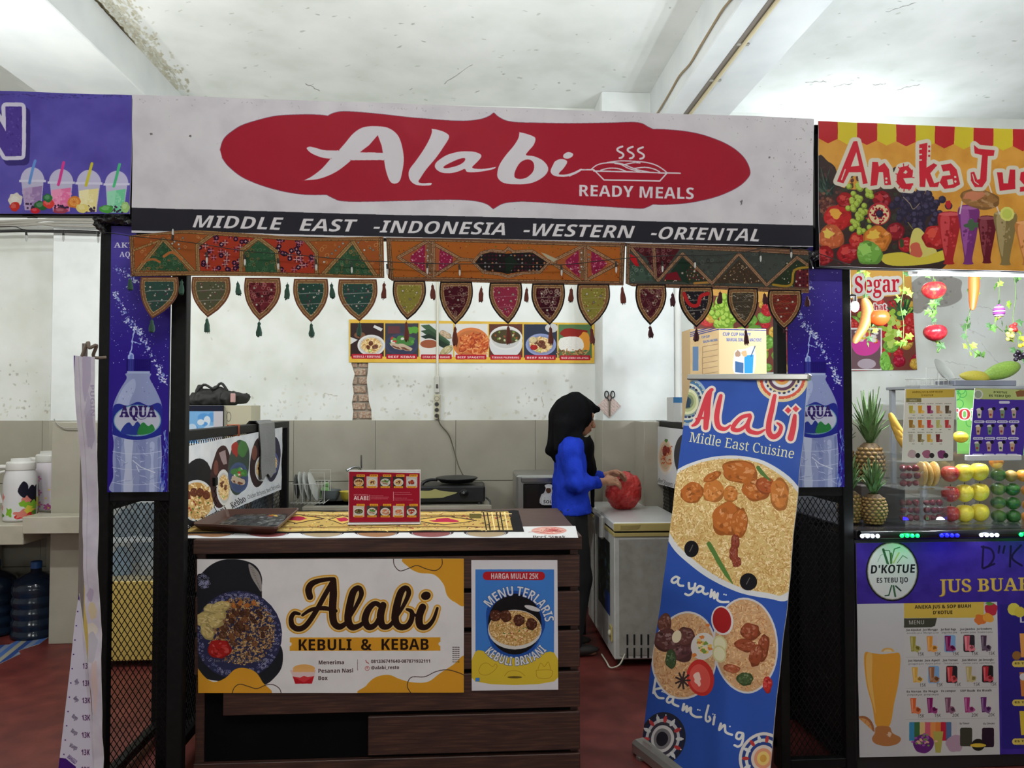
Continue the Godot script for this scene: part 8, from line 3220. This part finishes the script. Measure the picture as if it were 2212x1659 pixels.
	# strip of coloured lights wrapped in film along the top edge
	var s := thing("light_strip", "strip of white, green and blue lights along the juice counter's edge", "light strip")
	m = mb()
	m.tube([v3(x0 + 0.004,0.990,-2.998), v3(3.6,0.990,-2.998)],0.018,12)
	part("rail", m, mat("strip_black", col(26,26,28),0.12), s)
	var hue := [[glow("led_white", Color(0.9,0.95,1.0),1.6), Color(0.9,0.95,1)],[glow("led_green", Color(0.1,0.95,0.45),1.2), Color(0.1,1,0.45)],[glow("led_blue", Color(0.1,0.12,1.0),1.6), Color(0.1,0.1,1)]]
	for g in 6:
		var c := g % 3
		for i in 4:
			var q := at(1859 + g * 85.5 + i * 11.2,1157 - g * 0.8,2.99)
			m = mb()
			m.ball(q + v3(0,0,0.012), Vector3.ONE * 0.0085,10,6)
			part("led", m, hue[c][0], s)
		var l := OmniLight3D.new()
		l.name = "strip_light"
		l.light_color = hue[c][1]
		l.light_energy = 0.012
		l.light_size = 0.02
		l.omni_range = 10.0
		l.omni_attenuation = 2.0
		l.shadow_enabled = true
		s.add_child(l, true)
		l.position = at(1876 + g * 85.5,1157,2.99) + v3(0,0.012,0.035)

func pineapple(where: Vector3, body_h: float, r: float, crown_h: float, sd: int, label: String, tilt := 0.0):
	var t := thing("pineapple", label, "pineapple", where)
	t.rotation.z = tilt
	var rng := RandomNumberGenerator.new()
	rng.seed = sd
	var m := mb()
	var prof := []
	for i in 15:
		var f := i / 14.0
		prof.append(Vector2(r * pow(sin(PI * (0.1 + 0.8 * f)),0.55) * (0.8 if i == 0 or i == 14 else 1.0), body_h * f))
	prof[0].x = 0.0
	m.lathe(prof, 24)
	part("fruit", m, mat("pine_skin", col(86,66,38),0.7), t)
	# eyes of the rind, joined: too small to pick out singly
	m = mb()
	for j in 9:
		for i in 13:
			var f := (j + 0.8) / 10.4
			var g := TAU * (i + 0.5 * (j % 2)) / 13
			var rr := r * pow(sin(PI * (0.1 + 0.8 * f)),0.55)
			var e := v3(cos(g),0, sin(g))
			m.ball(e * (rr + 0.0008) + Vector3.UP * body_h * f, v3(0.006, body_h * 0.046, r * 0.2),6,4, Basis(Vector3.UP, -g))
	part("rind", m, tri_mat("pine_eyes", ntex(231,0.06,[0.0, col(96,70,36),0.5, col(136,104,56),1.0, col(156,128,72)]), v3(8,8,8),0.6), t).set_meta("kind", "stuff")
	var green := tri_mat("pine_leaf", ntex(232,0.04,[0.0, col(58,84,52),0.5, col(86,112,66),1.0, col(116,138,84)]), v3(6,6,6),0.5)
	for i in 34:
		var f := i / 33.0
		var g := i * 2.4
		var out := lerpf(1.0,0.12, f) * 0.85
		var l := crown_h * lerpf(0.55,1.0, f) * rng.randf_range(0.85,1.1)
		var d := v3(cos(g),0, sin(g))
		var b := Vector3.UP * (body_h * 0.97 + f * crown_h * 0.12) + d * r * 0.12
		var tip := b + d * l * out * 0.75 + Vector3.UP * l * (1.0 - out * 0.45)
		var mid := b.lerp(tip, 0.5) + Vector3.UP * l * out * 0.16
		var w := d.cross(Vector3.UP).normalized() * r * 0.17
		m = mb()
		var q := [b, b.lerp(mid, 0.6), mid, mid.lerp(tip, 0.55), tip]
		var ws := [1.0,1.05,0.85,0.5,0.04]
		for k in 4:
			var keel := d * -0.004
			m.quad(q[k] - w * ws[k], q[k] + keel, q[k + 1] + keel, q[k + 1] - w * ws[k + 1])
			m.quad(q[k] + keel, q[k] + w * ws[k], q[k + 1] + w * ws[k + 1], q[k + 1] + keel)
		part("leaf", m, green, t)

func fruit(called: String, label: String, cat: String, c: Vector3, r: Vector3, mt: Material, group := "", stem := true, tilt := 0.0) -> Node3D:
	var t := thing(called, label, cat, c, 0, group)
	t.rotation.z = tilt
	var m := mb()
	var prof := []
	for i in 15:
		var g := -PI / 2 + PI * i / 14
		var k := 1.0 + 0.05 * sin(g)
		var dip := 0.12 * exp(-pow((1.0 - sin(g)) * 6.0,2)) if stem else 0.0
		prof.append(Vector2(cos(g) * k, sin(g) - dip))
	prof[0].x = 0
	prof[14].x = 0
	m.lathe(prof, 22, r)
	part("fruit", m, mt, t)
	if stem:
		m = mb()
		m.tube([v3(0, r.y * 0.86,0), v3(r.x * 0.06, r.y * 1.06,0)], r.x * 0.05,5)
		part("stem", m, mat("fruit_stem", col(84,66,40),0.8), t)
	return t

func fruit_display():
	var H := 1.005
	var red := tri_mat("apple_red", ntex(241,0.03,[0.0, col(130,30,36),0.5, col(166,46,48),0.8, col(186,90,70),1.0, col(200,140,96)]), v3(7,7,7),0.3)
	var yellow := tri_mat("pear_yellow", ntex(242,0.03,[0.0, col(196,170,44),0.5, col(214,192,60),1.0, col(222,204,84)]), v3(6,6,6),0.4)
	var green := tri_mat("avocado_green", ntex(243,0.05,[0.0, col(30,66,30),0.5, col(44,90,38),1.0, col(70,116,52)]), v3(8,8,8),0.3)
	var orange := tri_mat("orange_peel", ntex(244,0.05,[0.0, col(196,110,34),0.5, col(214,134,44),1.0, col(222,150,60)]), v3(8,8,8),0.4)
	var passion := mat("passion_brown", col(150,120,56),0.5)
	var D := 3.17
	var P := func(x: float, y: float, d := 3.17) -> Vector3: return at(x, y, d)
	var k := 3.17 / 1600.0
	# rows: [x, y, rx px, ry px]
	var rows := [["red_apple", "apple", red, 19.0,[[2052,1023],[2053,1066],[2053,1109]], "shiny red apples stacked against the clear divider"],["yellow_pear", "pear", yellow, 19.5,[[2082,1020],[2115,1018],[2083,1064],[2116,1062],[2083,1108],[2116,1106]], "round yellow pears stacked two by two in the case"],["avocado", "avocado", green, 15.0,[[2156,1026],[2156,1056],[2187,1057],[2156,1086],[2188,1087],[2157,1115],[2189,1115]], "green avocados stacked right of the yellow pears"],["orange", "orange", orange, 14.5,[[2211,1027],[2222,1060],[2224,1092],[2222,1118],[2152,998]], "oranges stacked beside the green avocados"]]
	for r in rows:
		for q in r[4]:
			var c: Vector3 = P.call(q[0], q[1])
			var rr: float = r[3] * k
			var squash: float = 1.08 if r[0] == "yellow_pear" else (0.95 if r[0] == "avocado" else 1.0)
			fruit(r[0], {"red_apple": "shiny red apple stacked against the clear divider", "yellow_pear": "round yellow pear stacked in the fruit case", "avocado": "dark green avocado stacked right of the yellow pears", "orange": "orange stacked beside the green avocados"}[r[0]], r[1], c, v3(rr * (1.05 if r[0] == "avocado" else 0.98), rr * squash, rr), r[2], r[5], r[0] != "avocado")
	fruit("passion_fruit", "brown passion fruit between the top avocado and the orange", "fruit", P.call(2184,1028), Vector3.ONE * 13 * k, passion, "", false)
	fruit("mango", "yellow mango lying between the two menu cards", "mango", P.call(2075,944,3.3), v3(17,13.5,14) * k, yellow, "", false, -0.1)
	# clear case: floor step, back, dividers
	var t := thing("fruit_case", "clear acrylic fruit case with dividers on the juice counter", "case")
	var clear := glass("acrylic_clear", Color(0.35,0.4,0.4,0.05),0.06)
	var xa: float = P.call(1932,1000).x
	for x in [xa, P.call(2036,1000).x, P.call(2138,1000).x, P.call(2300,1000).x]:
		var m := mb()
		m.span(v3(x - 0.002, H, -3.30), v3(x + 0.002,1.315,-3.09))
		part("divider", m, clear, t)
	var m := mb()
	m.span(v3(xa, H, -3.31), v3(3.2,1.315,-3.304))
	part("back_pane", m, clear, t)
	m = mb()
	m.span(v3(xa, H, -3.30), v3(3.2, H + 0.008,-3.09))
	part("floor_pane", m, clear, t)
	m = mb()
	m.span(v3(xa, 1.16,-3.30), v3(P.call(2036,1000).x, 1.164,-3.095))
	part("shelf", m, clear, t)
	# punnets of strawberries and a bag of dried fruit
	var berry := tri_mat("berry_red", ntex(245,0.08,[0.0, col(80,12,24),0.6, col(124,22,36),1.0, col(150,44,52)]), v3(10,10,10),0.3)
	var rng := RandomNumberGenerator.new()
	rng.seed = 12
	var lab := ["clear punnet of strawberries on the case's upper shelf", "clear punnet of strawberries against the case's left wall", "clear punnet of strawberries beside the red apples"]
	var i := 0
	for q in [[1960,1058,1.165],[1960,1130, H + 0.009],[2010,1130, H + 0.009]]:
		var c: Vector3 = P.call(q[0], q[1])
		var b := thing("strawberry_punnet", lab[i], "punnet", v3(c.x, q[2],-3.19))
		i += 1
		m = mb()
		var w := 0.094
		var h := 0.112
		for e in [[-w / 2,0],[w / 2,0]]: m.box(v3(e[0], h / 2,0), v3(0.0015, h, 0.13))
		m.box(v3(0, h / 2,0.065), v3(w, h, 0.0015))
		m.box(v3(0, h, 0), v3(w, 0.0015,0.13))
		m.tube([v3(-w / 2, h * 0.62,0.067), v3(w / 2, h * 0.62,0.067)],0.003,6)
		part("shell", m, glass("punnet_clear", Color(0.5,0.52,0.53,0.07),0.04), b)
		for y in 3:
			for x in 3:
				m = mb()
				var s := 0.0155 * rng.randf_range(0.85,1.1)
				m.xf = Transform3D(Basis.from_euler(v3(rng.randf() * 2, rng.randf() * 6, rng.randf() * 2)), v3(-0.03 + x * 0.03 + rng.randf_range(-0.004,0.004),0.02 + y * 0.033,0.038))
				m.lathe([Vector2(0,-1.25 * s), Vector2(0.6 * s, -0.7 * s), Vector2(0.98 * s, 0.1 * s), Vector2(0.8 * s, 0.7 * s), Vector2(0,0.85 * s)],12)
				part("strawberry", m, berry, b)
	var tan := tri_mat("dried_tan", ntex(246,0.05,[0.0, col(150,112,56),0.5, col(186,146,80),1.0, col(206,174,110)]), v3(7,7,7),0.4)
	for q in [[1996,1024,0.0],[2008,1027,0.1],[2022,1028,-0.1]]:
		m = mb()
		var c: Vector3 = P.call(q[0], q[1])
		m.ball(Vector3.ZERO, v3(0.016,0.056,0.045),14,10)
		var s := single("dried_slice", m, tan, "tan dried fruit slice standing beside the upper strawberry punnet", "fruit", "dried fruit slices on the case shelf")
		s.position = v3(c.x, 1.222,-3.19)
		s.rotation.z = q[2]
	# banana hand behind the left menu card
	for q in [[1936,915,0.5],[1940,930,0.4],[1946,945,0.3]]:
		m = mb()
		m.tube(spl3([v3(-0.03,0.05,0), v3(-0.012,0.0,0.01), v3(0.02,-0.045,0.01), v3(0.06,-0.07,0)],4),[0.006,0.012,0.015,0.016,0.017,0.017,0.017,0.017,0.016,0.015,0.013,0.011,0.005],9)
		var s := single("banana", m, mat("banana_ripe", col(190,150,60),0.5), "ripe banana leaning between the pineapple and the left menu card", "banana", "bananas behind the left menu card")
		s.position = P.call(q[0], q[1],3.34)
	pineapple(v3(P.call(1893,1130,3.14).x, H, -3.16),0.135,0.052,0.16,1, "small pineapple with a ripe rind standing at the counter's edge")
	pineapple(v3(P.call(1862,1130,3.1).x, H, -3.20),0.145,0.048,0.17,2, "pineapple squeezed between the frame post and the ripe one")
	pineapple(v3(P.call(1889,990,3.36).x, 1.16,-3.40),0.19,0.062,0.27,3, "tall pineapple with a big upright crown behind the others")
	pineapple(v3(P.call(1846,990,3.36).x, 1.16,-3.46),0.17,0.052,0.15,4, "pineapple half hidden by the frame post on the crate")
	m = mb()
	m.span(v3(P.call(1834,1000,3.4).x, H, -3.52), v3(P.call(1928,1000,3.4).x, 1.16,-3.30),0.004)
	single("fruit_crate", m, mat("crate_dark", col(52,44,40),0.8), "dark crate that raises the rear pineapples", "crate")

func menu_cards():
	# two menu cards in clear film standing before the fruit
	for k in 2:
		var D := 3.075
		var quad: Array = [[[1955,840],[2063,838],[2058,995],[1949,998]],[[2106,838],[2224,842],[2210,984],[2094,988]]][k]
		var p := facing(quad, D, 900,[col(206,202,190), col(74,52,150)][k],261 + k)
		if k == 0:
			p.fill(pts([1957,841,2062,841,2061,858,1957,860]), col(186,160,70))
			p.text("ANEKA JUS & SOP BUAH", 1970,849,2036,848,3.6, col(110,84,30),0)
			p.text("D'KOTUE", 1990,856,2016,855.5,3.6, col(110,84,30),0)
			p.rect(1957,860,1990,869, col(120,112,76))
			p.text("MENU", 1964,867,1980,867,4, col(206,202,190),1)
			for r in 3:
				for c in 5:
					if r == 2 and c == 4: continue
					var x := 1962.0 + c * 19.5
					var y := 872.0 + r * 31
					p.scribble(x, x + 15, y, 1.6, col(130,126,116))
					var tc: Color = [col(176,160,70), col(206,150,50), col(130,40,80), col(190,140,90), col(90,76,60), col(150,110,50), col(190,110,40), col(190,60,70), col(176,170,100), col(180,60,60), col(170,160,140), col(120,100,60), col(196,150,60), col(110,50,50)][r * 5 + c]
					p.fill(pts([x + 1, y + 4, x + 10, y + 4, x + 9, y + 21, x + 2, y + 21]), tc)
					p.blob(x + 11, y + 18,4,3.4, tc.lightened(0.2),0.2)
					p.scribble(x + 9, x + 14, y + 25,1.6, col(130,126,116))
			for c in 3:
				p.blob(1970 + c * 32,981,9,9,[col(176,150,150), col(150,90,110), col(120,60,100)][c],0.1)
				p.dot(1983 + c * 30,984,5.5, col(50,46,46))
		else:
			p.fill(pts([2106,838,2226,842,2223,864,2104,862]), col(176,186,120))
			p.dot(2113,852,11, col(206,206,200))
			p.dot(2113,852,8, col(150,160,140))
			p.text("D'KOTUE", 2146,849,2176,850,4, col(50,60,40),0)
			p.text("ES TEBU IJO", 2136,857,2184,858,4.6, col(50,60,40),0)
			p.blob(2206,850,12,8, col(130,90,60),0.2)
			for r in 3:
				for c in 4:
					var x := 2115.0 + c * 25 - r * 2
					var y := 886.0 + r * 36
					p.fill(pts([x - 5, y, x + 6, y, x + 4, y + 17, x - 3, y + 17]),[col(206,196,186), col(190,160,130), col(120,140,110), col(176,150,140)][(r + c) % 4])
					p.oval(x, y, 6,4.5, col(214,210,206),0,14, PI, TAU)
					p.dot(x, y + 10,2.6,[col(60,90,60), col(150,60,60), col(110,70,50)][(r * 2 + c) % 3])
					p.dot(x + 7, y - 3,4.0, col(34,30,44))
					p.round_rect(x - 11, y + 22, x + 12, y + 28,3, col(200,198,214))
					p.scribble(x - 8, x + 9, y + 25,1.6, col(90,80,140))
			p.round_rect(2158,866,2182,872,3, col(200,198,214))
		var t := thing("menu_card", ["yellow-headed juice menu card in clear film before the fruit", "purple cane-juice menu card in a white holder before the fruit"][k], "menu")
		part("card", sheet(p, quad, 8,10,0.003,0.003,91 + k, 6.0),[p.done("menu_card_%d" % k, 0.15), mats["acrylic_white"]], t)
		var m := mb()
		var q: Vector3 = at(lerpf(quad[3][0], quad[2][0],0.5),1000, D)
		if k == 1:
			m.bar(at(2086,989, D - 0.01), at(2204,988, D - 0.01),0.02,0.024, Vector3.UP, 0.003)
			part("holder", m, mats["acrylic_white"], t)
		m = mb()
		m.span(v3(q.x - 0.004,1.005,-D - 0.010), v3(q.x + 0.004, q.y + 0.12,-D - 0.004))
		part("support", m, glass("acrylic_clear", Color.WHITE), t)

func wall_poster():
	var D := 5.588
	var quad := [[1500,592],[1967,580],[1981,799],[1500,806]]
	var p := facing(quad, D, 520, col(216,164,84),271)
	p.fill(spl(pts([1495,655,1560,640,1690,660,1800,650,1925,640,1990,645,1990,812,1495,812]), true, 4), col(120,66,56))
	for i in 190:
		var x := p.rng.randf_range(1500,1985)
		var y := p.rng.randf_range(655,805)
		var r := p.rng.randf_range(7,17)
		var c: Color = [col(190,44,50), col(206,60,56), col(150,190,70), col(214,170,70), col(170,30,56), col(120,170,70)][p.rng.randi() % 6]
		p.lump(x, y, r, r * 0.95, c)
	for i in 60:
		var gx := 1560 + p.rng.randfn(0,12)
		var gy := p.rng.randf_range(640,705)
		p.dot(gx, gy, 7, col(120,160,50))
		p.dot(gx - 1, gy - 2,5, col(176,206,90))
	for i in 30: p.line(pts([1948 + p.rng.randfn(0,6),690,1948 + p.rng.randfn(0,24),636 + p.rng.randf() * 30]),[6.0,1.0],[col(40,70,50), col(60,96,60)][i % 2], false)
	for i in 50:
		p.dot(1925 + p.rng.randfn(0,8), p.rng.randf_range(668,750),5.5,[col(150,180,70), col(180,200,100)][i % 2])
	p.lump(1960,722,20,20, col(190,44,44))
	p.lump(1968,690,14,14, col(196,50,50))
	p.text("Segar", 1846,633,1944,630,36, col(190,36,52),2,0,7.0, col(216,210,204))
	p.text("Sehat", 1870,672,1915,670,14, col(190,36,52),0,0,3.0, col(216,210,204))
	# inset of a glass of fruit ice
	p.rect(1838,708,1905,800, col(222,216,214))
	p.rect(1838,712,1902,797, col(110,84,90))
	p.fill(spl(pts([1840,740,1870,730,1900,736,1896,756,1876,768,1850,764]), true, 4), col(206,70,150))
	for i in 26: p.blob(1872 + p.rng.randfn(0,12),730 + p.rng.randfn(0,8),5,4,[col(222,206,196), col(206,80,70), col(214,180,70), col(226,220,220)][i % 4],0.3)
	p.oval(1872,786,20,11, col(176,160,170))
	p.lump(1912,782,12,22, col(130,190,80))
	single("fruit_poster", sheet(p, quad, 10,6,0.003,0.006,95,2.0),[p.done("fruit_poster_print", 0.4), mats["paper_back"]], "large fruit poster on the white wall of the juice stall", "poster")
	# green sign behind the cards
	p = facing([[2060,838],[2330,990]],4.3,420, col(126,186,96),273)
	for i in 40: p.ring(p.rng.randf_range(2060,2330), p.rng.randf_range(840,980),9,9,1.6,[col(70,150,80), col(150,206,120)][i % 2])
	p.text("TOPING", 2046,905,2190,908,22, col(206,60,60),2,0,2.5, col(226,226,220))
	var m := mb()
	var t := thing("green_sign", "light green sign with red letters behind the menu cards", "sign")
	part("board", sheet(p, [[2066,842],[2330,846],[2330,985],[2068,980]],1,1,0.004),[p.done("green_sign_print", 0.4), mats["paper_back"]], t)
	var f := at(2190,980,4.3)
	for dx in [-0.25,0.25]:
		m = mb()
		m.bar(v3(f.x + dx, 0,-4.33), v3(f.x + dx, f.y + 0.1,-4.33),0.025,0.025, Vector3.RIGHT)
		part("leg", m, mats["pole_grey"], t)

func shelf_things():
	# wire shelf at the back with a rack, a plate and a tray of papayas
	var a := at(1978,834,4.7)
	var b := at(2330,834,4.7)
	var H := a.y
	var t := thing("back_shelf", "grey steel shelf stand at the back of the juice stall", "shelf")
	var m := mb()
	m.span(v3(a.x, H - 0.02,-5.05), v3(b.x, H, -4.65),0.003)
	part("board", m, mat("shelf_grey", col(150,152,156),0.4), t)
	for x in [a.x + 0.03, b.x - 0.03]:
		for z in [-5.02,-4.68]:
			m = mb()
			m.bar(v3(x, 0, z), v3(x, H - 0.02, z),0.03,0.03, Vector3.RIGHT)
			part("leg", m, mats["shelf_grey"], t)
	var r := thing("wire_rack", "small white wire drying rack on the back shelf", "rack")
	var x0 := at(1985,830,4.75).x
	var x1 := at(2062,830,4.75).x
	m = mb()
	for y in [0.006,0.05]: m.tube([v3(x0, H + y, -4.70), v3(x1, H + y, -4.70), v3(x1, H + y, -4.9), v3(x0, H + y, -4.9)],0.0025,5, false, true)
	m.tube([v3(x0 + 0.02, H, -4.7), v3(x0 + 0.02, H + 0.12,-4.7), v3(x0 + 0.1, H + 0.12,-4.7), v3(x0 + 0.1, H, -4.7)],0.0025,5)
	part("frame", m, mats["wire_white"], r)
	for i in 8:
		var x := lerpf(x0, x1, (i + 0.5) / 8)
		m = mb()
		m.tube([v3(x, H + 0.055,-4.7), v3(x, H + 0.006,-4.7), v3(x, H + 0.006,-4.9), v3(x, H + 0.055,-4.9)],0.0022,5)
		part("wire", m, mats["wire_white"], r)
	m = mb()
	m.lathe([Vector2(0,0), Vector2(0.06,0), Vector2(0.10,0.02), Vector2(0.103,0.022), Vector2(0.06,0.005), Vector2(0,0.005)],30)
	var o := single("plate", m, mats["china"], "white green-rimmed plate propped in the wire drying rack", "plate")
	o.position = at(2036,806,4.8)
	o.rotation = v3(0.9,0,-0.5)
	# tray with papayas
	var c := at(2120,832,4.72)
	m = mb()
	m.box(v3(0,0.004,0), v3(0.42,0.008,0.2),0.003)
	for q in [[v3(0,0.02,0.1), v3(0.42,0.036,0.008)],[v3(0,0.02,-0.1), v3(0.42,0.036,0.008)],[v3(0.21,0.02,0), v3(0.008,0.036,0.2)],[v3(-0.21,0.02,0), v3(0.008,0.036,0.2)]]: m.box(q[0], q[1],0.003)
	o = single("grey_tray", m, mat("tray_grey", col(120,122,134),0.4), "grey tray holding two papayas on the back shelf", "tray")
	o.position = v3(c.x, H, -4.78)
	var i := 0
	for q in [[2112,806,0.11,0.045,-0.1, "smaller yellowing papaya lying in the grey tray"],[2168,806,0.15,0.058,0.3, "large pale green papaya lying aslant in the grey tray"]]:
		m = mb()
		var prof := []
		for k in 15:
			var f := k / 14.0
			prof.append(Vector2(q[3] * pow(sin(PI * clampf(f, 0.0,1.0)),0.6) * (0.75 + 0.4 * f), (f - 0.5) * 2 * q[2]))
		prof[0].x = 0
		prof[14].x = 0
		m.xf = Transform3D(Basis(Vector3.FORWARD, PI / 2 - q[4]), Vector3.ZERO)
		m.lathe(prof, 22)
		var pm := tri_mat("papaya_%d" % i, ntex(281 + i, 0.03,[0.0,[col(190,176,60), col(120,160,66)][i],0.6,[col(206,190,80), col(150,184,80)][i],1.0,[col(140,160,60), col(176,196,100)][i]]), v3(4,4,4),0.4)
		o = single("papaya", m, pm, q[5], "papaya")
		o.position = v3(at(q[0], q[1],4.75).x, H + 0.012 + q[3] + q[2] * absf(sin(q[4])) * 0.75,-4.78)
		i += 1

func leaf(m: MB, c: Vector3, s: float, rot: Vector3):
	# five-pointed ivy leaf, slightly cupped
	var b := Basis.from_euler(rot)
	var o := [Vector2(0,-0.5), Vector2(0.35,-0.55), Vector2(0.3,-0.2), Vector2(0.62,0.0), Vector2(0.28,0.18), Vector2(0,0.7), Vector2(-0.28,0.18), Vector2(-0.62,0.0), Vector2(-0.3,-0.2), Vector2(-0.35,-0.55)]
	for i in o.size():
		var p: Vector2 = o[i] * s
		var q: Vector2 = o[(i + 1) % o.size()] * s
		m.tri(c + b * v3(0,0,0.12 * s), c + b * v3(p.x, p.y, 0), c + b * v3(q.x, q.y, 0))

func garland():
	var rng := RandomNumberGenerator.new()
	rng.seed = 77
	var stem := mat("vine_stem", col(96,120,66),0.7)
	var gm := [mat("ivy_bright", col(128,164,52),0.6), mat("ivy_mid", col(84,126,50),0.6), mat("ivy_dark", col(58,92,48),0.6)]
	for g in gm:
		g.backlight_enabled = true
		g.backlight = Color(0.12,0.2,0.04)
	var lines := [[[1858,585,1872,610,1868,660,1880,700,1874,740], "before the fruit poster's left part", 9],[[1950,580,1952,620,1946,660,1952,700,1950,745], "before the fruit poster's right edge", 9],[[2012,588,2018,610,2020,650,2012,680,2022,720,2034,745,2026,760], "with the two hanging mangoes", 13],[[2104,588,2100,640,2092,690,2086,720,2096,750,2118,768], "with the long carrot", 11],[[2160,590,2158,640,2156,680,2150,700,2166,716], "with the purple ball", 8],[[2190,590,2194,640,2188,690,2200,740,2202,780], "with the grape bunches", 10]]
	for l in lines:
		var t := thing("ivy_vine", "artificial green ivy vine hanging %s" % l[1], "vine")
		var P := []
		var q: Array = l[0]
		for k in range(0, q.size(),2): P.append(at(q[k], q[k + 1],3.78 + rng.randf_range(-0.02,0.02)))
		P[0].y = 2.256
		var path := spl3(P, 5)
		var m := mb()
		m.tube(path, 0.0022,5)
		part("stem", m, stem, t)
		for k in l[2] + 4:
			var c: Vector3 = path[rng.randi() % path.size()] + v3(rng.randf_range(-0.03,0.035), rng.randf_range(-0.01,0.01), rng.randf_range(-0.02,0.02))
			m = mb()
			leaf(m, c, rng.randf_range(0.026,0.042), v3(rng.randf_range(-0.5,0.5), rng.randf_range(-0.8,0.8), PI + rng.randf_range(-1.0,1.0)))
			part("leaf", m, gm[rng.randi() % 3], t)
	var k := 3.78 / 1600.0
	var mango := tri_mat("mango_blush", ntex(291,0.012,[0.0, col(150,24,34),0.55, col(186,46,50),0.8, col(206,110,66),1.0, col(214,176,84)]), v3(4,4,4),0.25)
	var dark := tri_mat("mango_dark", ntex(292,0.012,[0.0, col(110,14,26),0.6, col(150,28,38),1.0, col(190,90,80)]), v3(4,4,4),0.25)
	fruit("hanging_mango", "red and yellow artificial mango hanging from an ivy vine", "mango", at(2017,626,3.76), v3(26,21,22) * k, mango)
	fruit("hanging_mango", "dark red artificial mango hanging lower on the vine", "mango", at(2020,718,3.76), v3(25,20,22) * k, dark)
	fruit("hanging_persimmon", "orange artificial persimmon hanging before the fruit poster", "fruit", at(1899,686,3.76), v3(22,19.5,20) * k, mat("persimmon_orange", col(214,84,34),0.3))
	var m := mb()
	m.tube([at(2104,592,3.76), at(2104,620,3.76), at(2102,650,3.76), at(2101,665,3.76), at(2100,670,3.76)],[0.026,0.0265,0.02,0.014,0.006],14)
	single("hanging_carrot", m, mat("carrot_orange", col(222,96,40),0.35), "long orange artificial carrot hanging under the lamp tube", "carrot")
	m = mb()
	m.tube(spl3([at(1866,644,3.78), at(1874,672,3.78), at(1866,705,3.78), at(1850,732,3.78), at(1846,742,3.78)],4),[0.012,0.02,0.026,0.029,0.03,0.03,0.03,0.028,0.026,0.024,0.022,0.02,0.019,0.017,0.014,0.01,0.005],12)
	single("hanging_gourd", m, tri_mat("gourd_brown", ntex(293,0.03,[0.0, col(150,110,50),0.5, col(186,112,54),1.0, col(196,130,70)]), v3(5,5,5),0.5), "curved orange-brown artificial gourd hanging beside the frame post", "gourd")
	var t := thing("hanging_ball", "purple and white striped ball hanging from an ivy vine", "ball", at(2158,673,3.76))
	for i in 7:
		m = mb()
		var y := -0.032 + i * 0.0107
		var rr := sqrt(maxf(0.034 * 0.034 - y * y, 0.00004)) * 0.86
		m.xf = moved(v3(0, y, 0))
		m.lathe([Vector2(0,-0.005), Vector2(rr * 0.95,-0.005), Vector2(rr * 1.04,0), Vector2(rr * 0.95,0.005), Vector2(0,0.005)],20)
		part("band", m, [mat("ball_purple", col(160,70,170),0.4), mat("ball_lilac", col(206,160,206),0.4)][i % 2], t)
	for q in [[2191,708,9, col(186,50,50), "bunch of red artificial grapes hanging from an ivy vine", 0.0],[2184,724,9, col(176,176,96), "bunch of pale green artificial grapes under the red ones", 0.0],[2201,768,13, col(34,26,36), "bunch of black artificial grapes hanging lowest", 0.0],[2214,742,6, col(206,176,50), "bunch of yellow artificial fruit above the black grapes", 0.0]]:
		var g := thing("grape_bunch", q[4], "grapes", at(q[0], q[1],3.76))
		for i in q[2]:
			m = mb()
			m.ball(v3(rng.randfn(0,0.012), rng.randfn(0,0.013), rng.randfn(0,0.008)), Vector3.ONE * 0.0115,10,7)
			part("grape", m, mat("grape_%d" % int(q[0]), q[3],0.25), g)
	# small glowing lamp beside the post
	var lt := thing("small_lamp", "small glowing white bulb beside the right frame post", "lamp", v3(1.622, at(1841,662,3.02).y, -3.02))
	m = mb()
	m.ball(v3(0.012,0,0.0), v3(0.017,0.024,0.017),14,10)
	part("bulb", m, glow("bulb_white", Color(0.95,0.97,1.0),5.0), lt)
	m = mb()
	m.tube([v3(0.012,0.02,0), v3(0.012,0.045,0), v3(-0.012,0.045,0)],0.009,8)
	part("socket", m, mats["socket_hole"], lt)
	var ol := OmniLight3D.new()
	ol.name = "bulb_light"
	ol.light_energy = 0.12
	ol.light_size = 0.016
	ol.omni_range = 10.0
	ol.omni_attenuation = 2.0
	ol.shadow_enabled = true
	lt.add_child(ol)
	ol.position = v3(0.012,0,0)
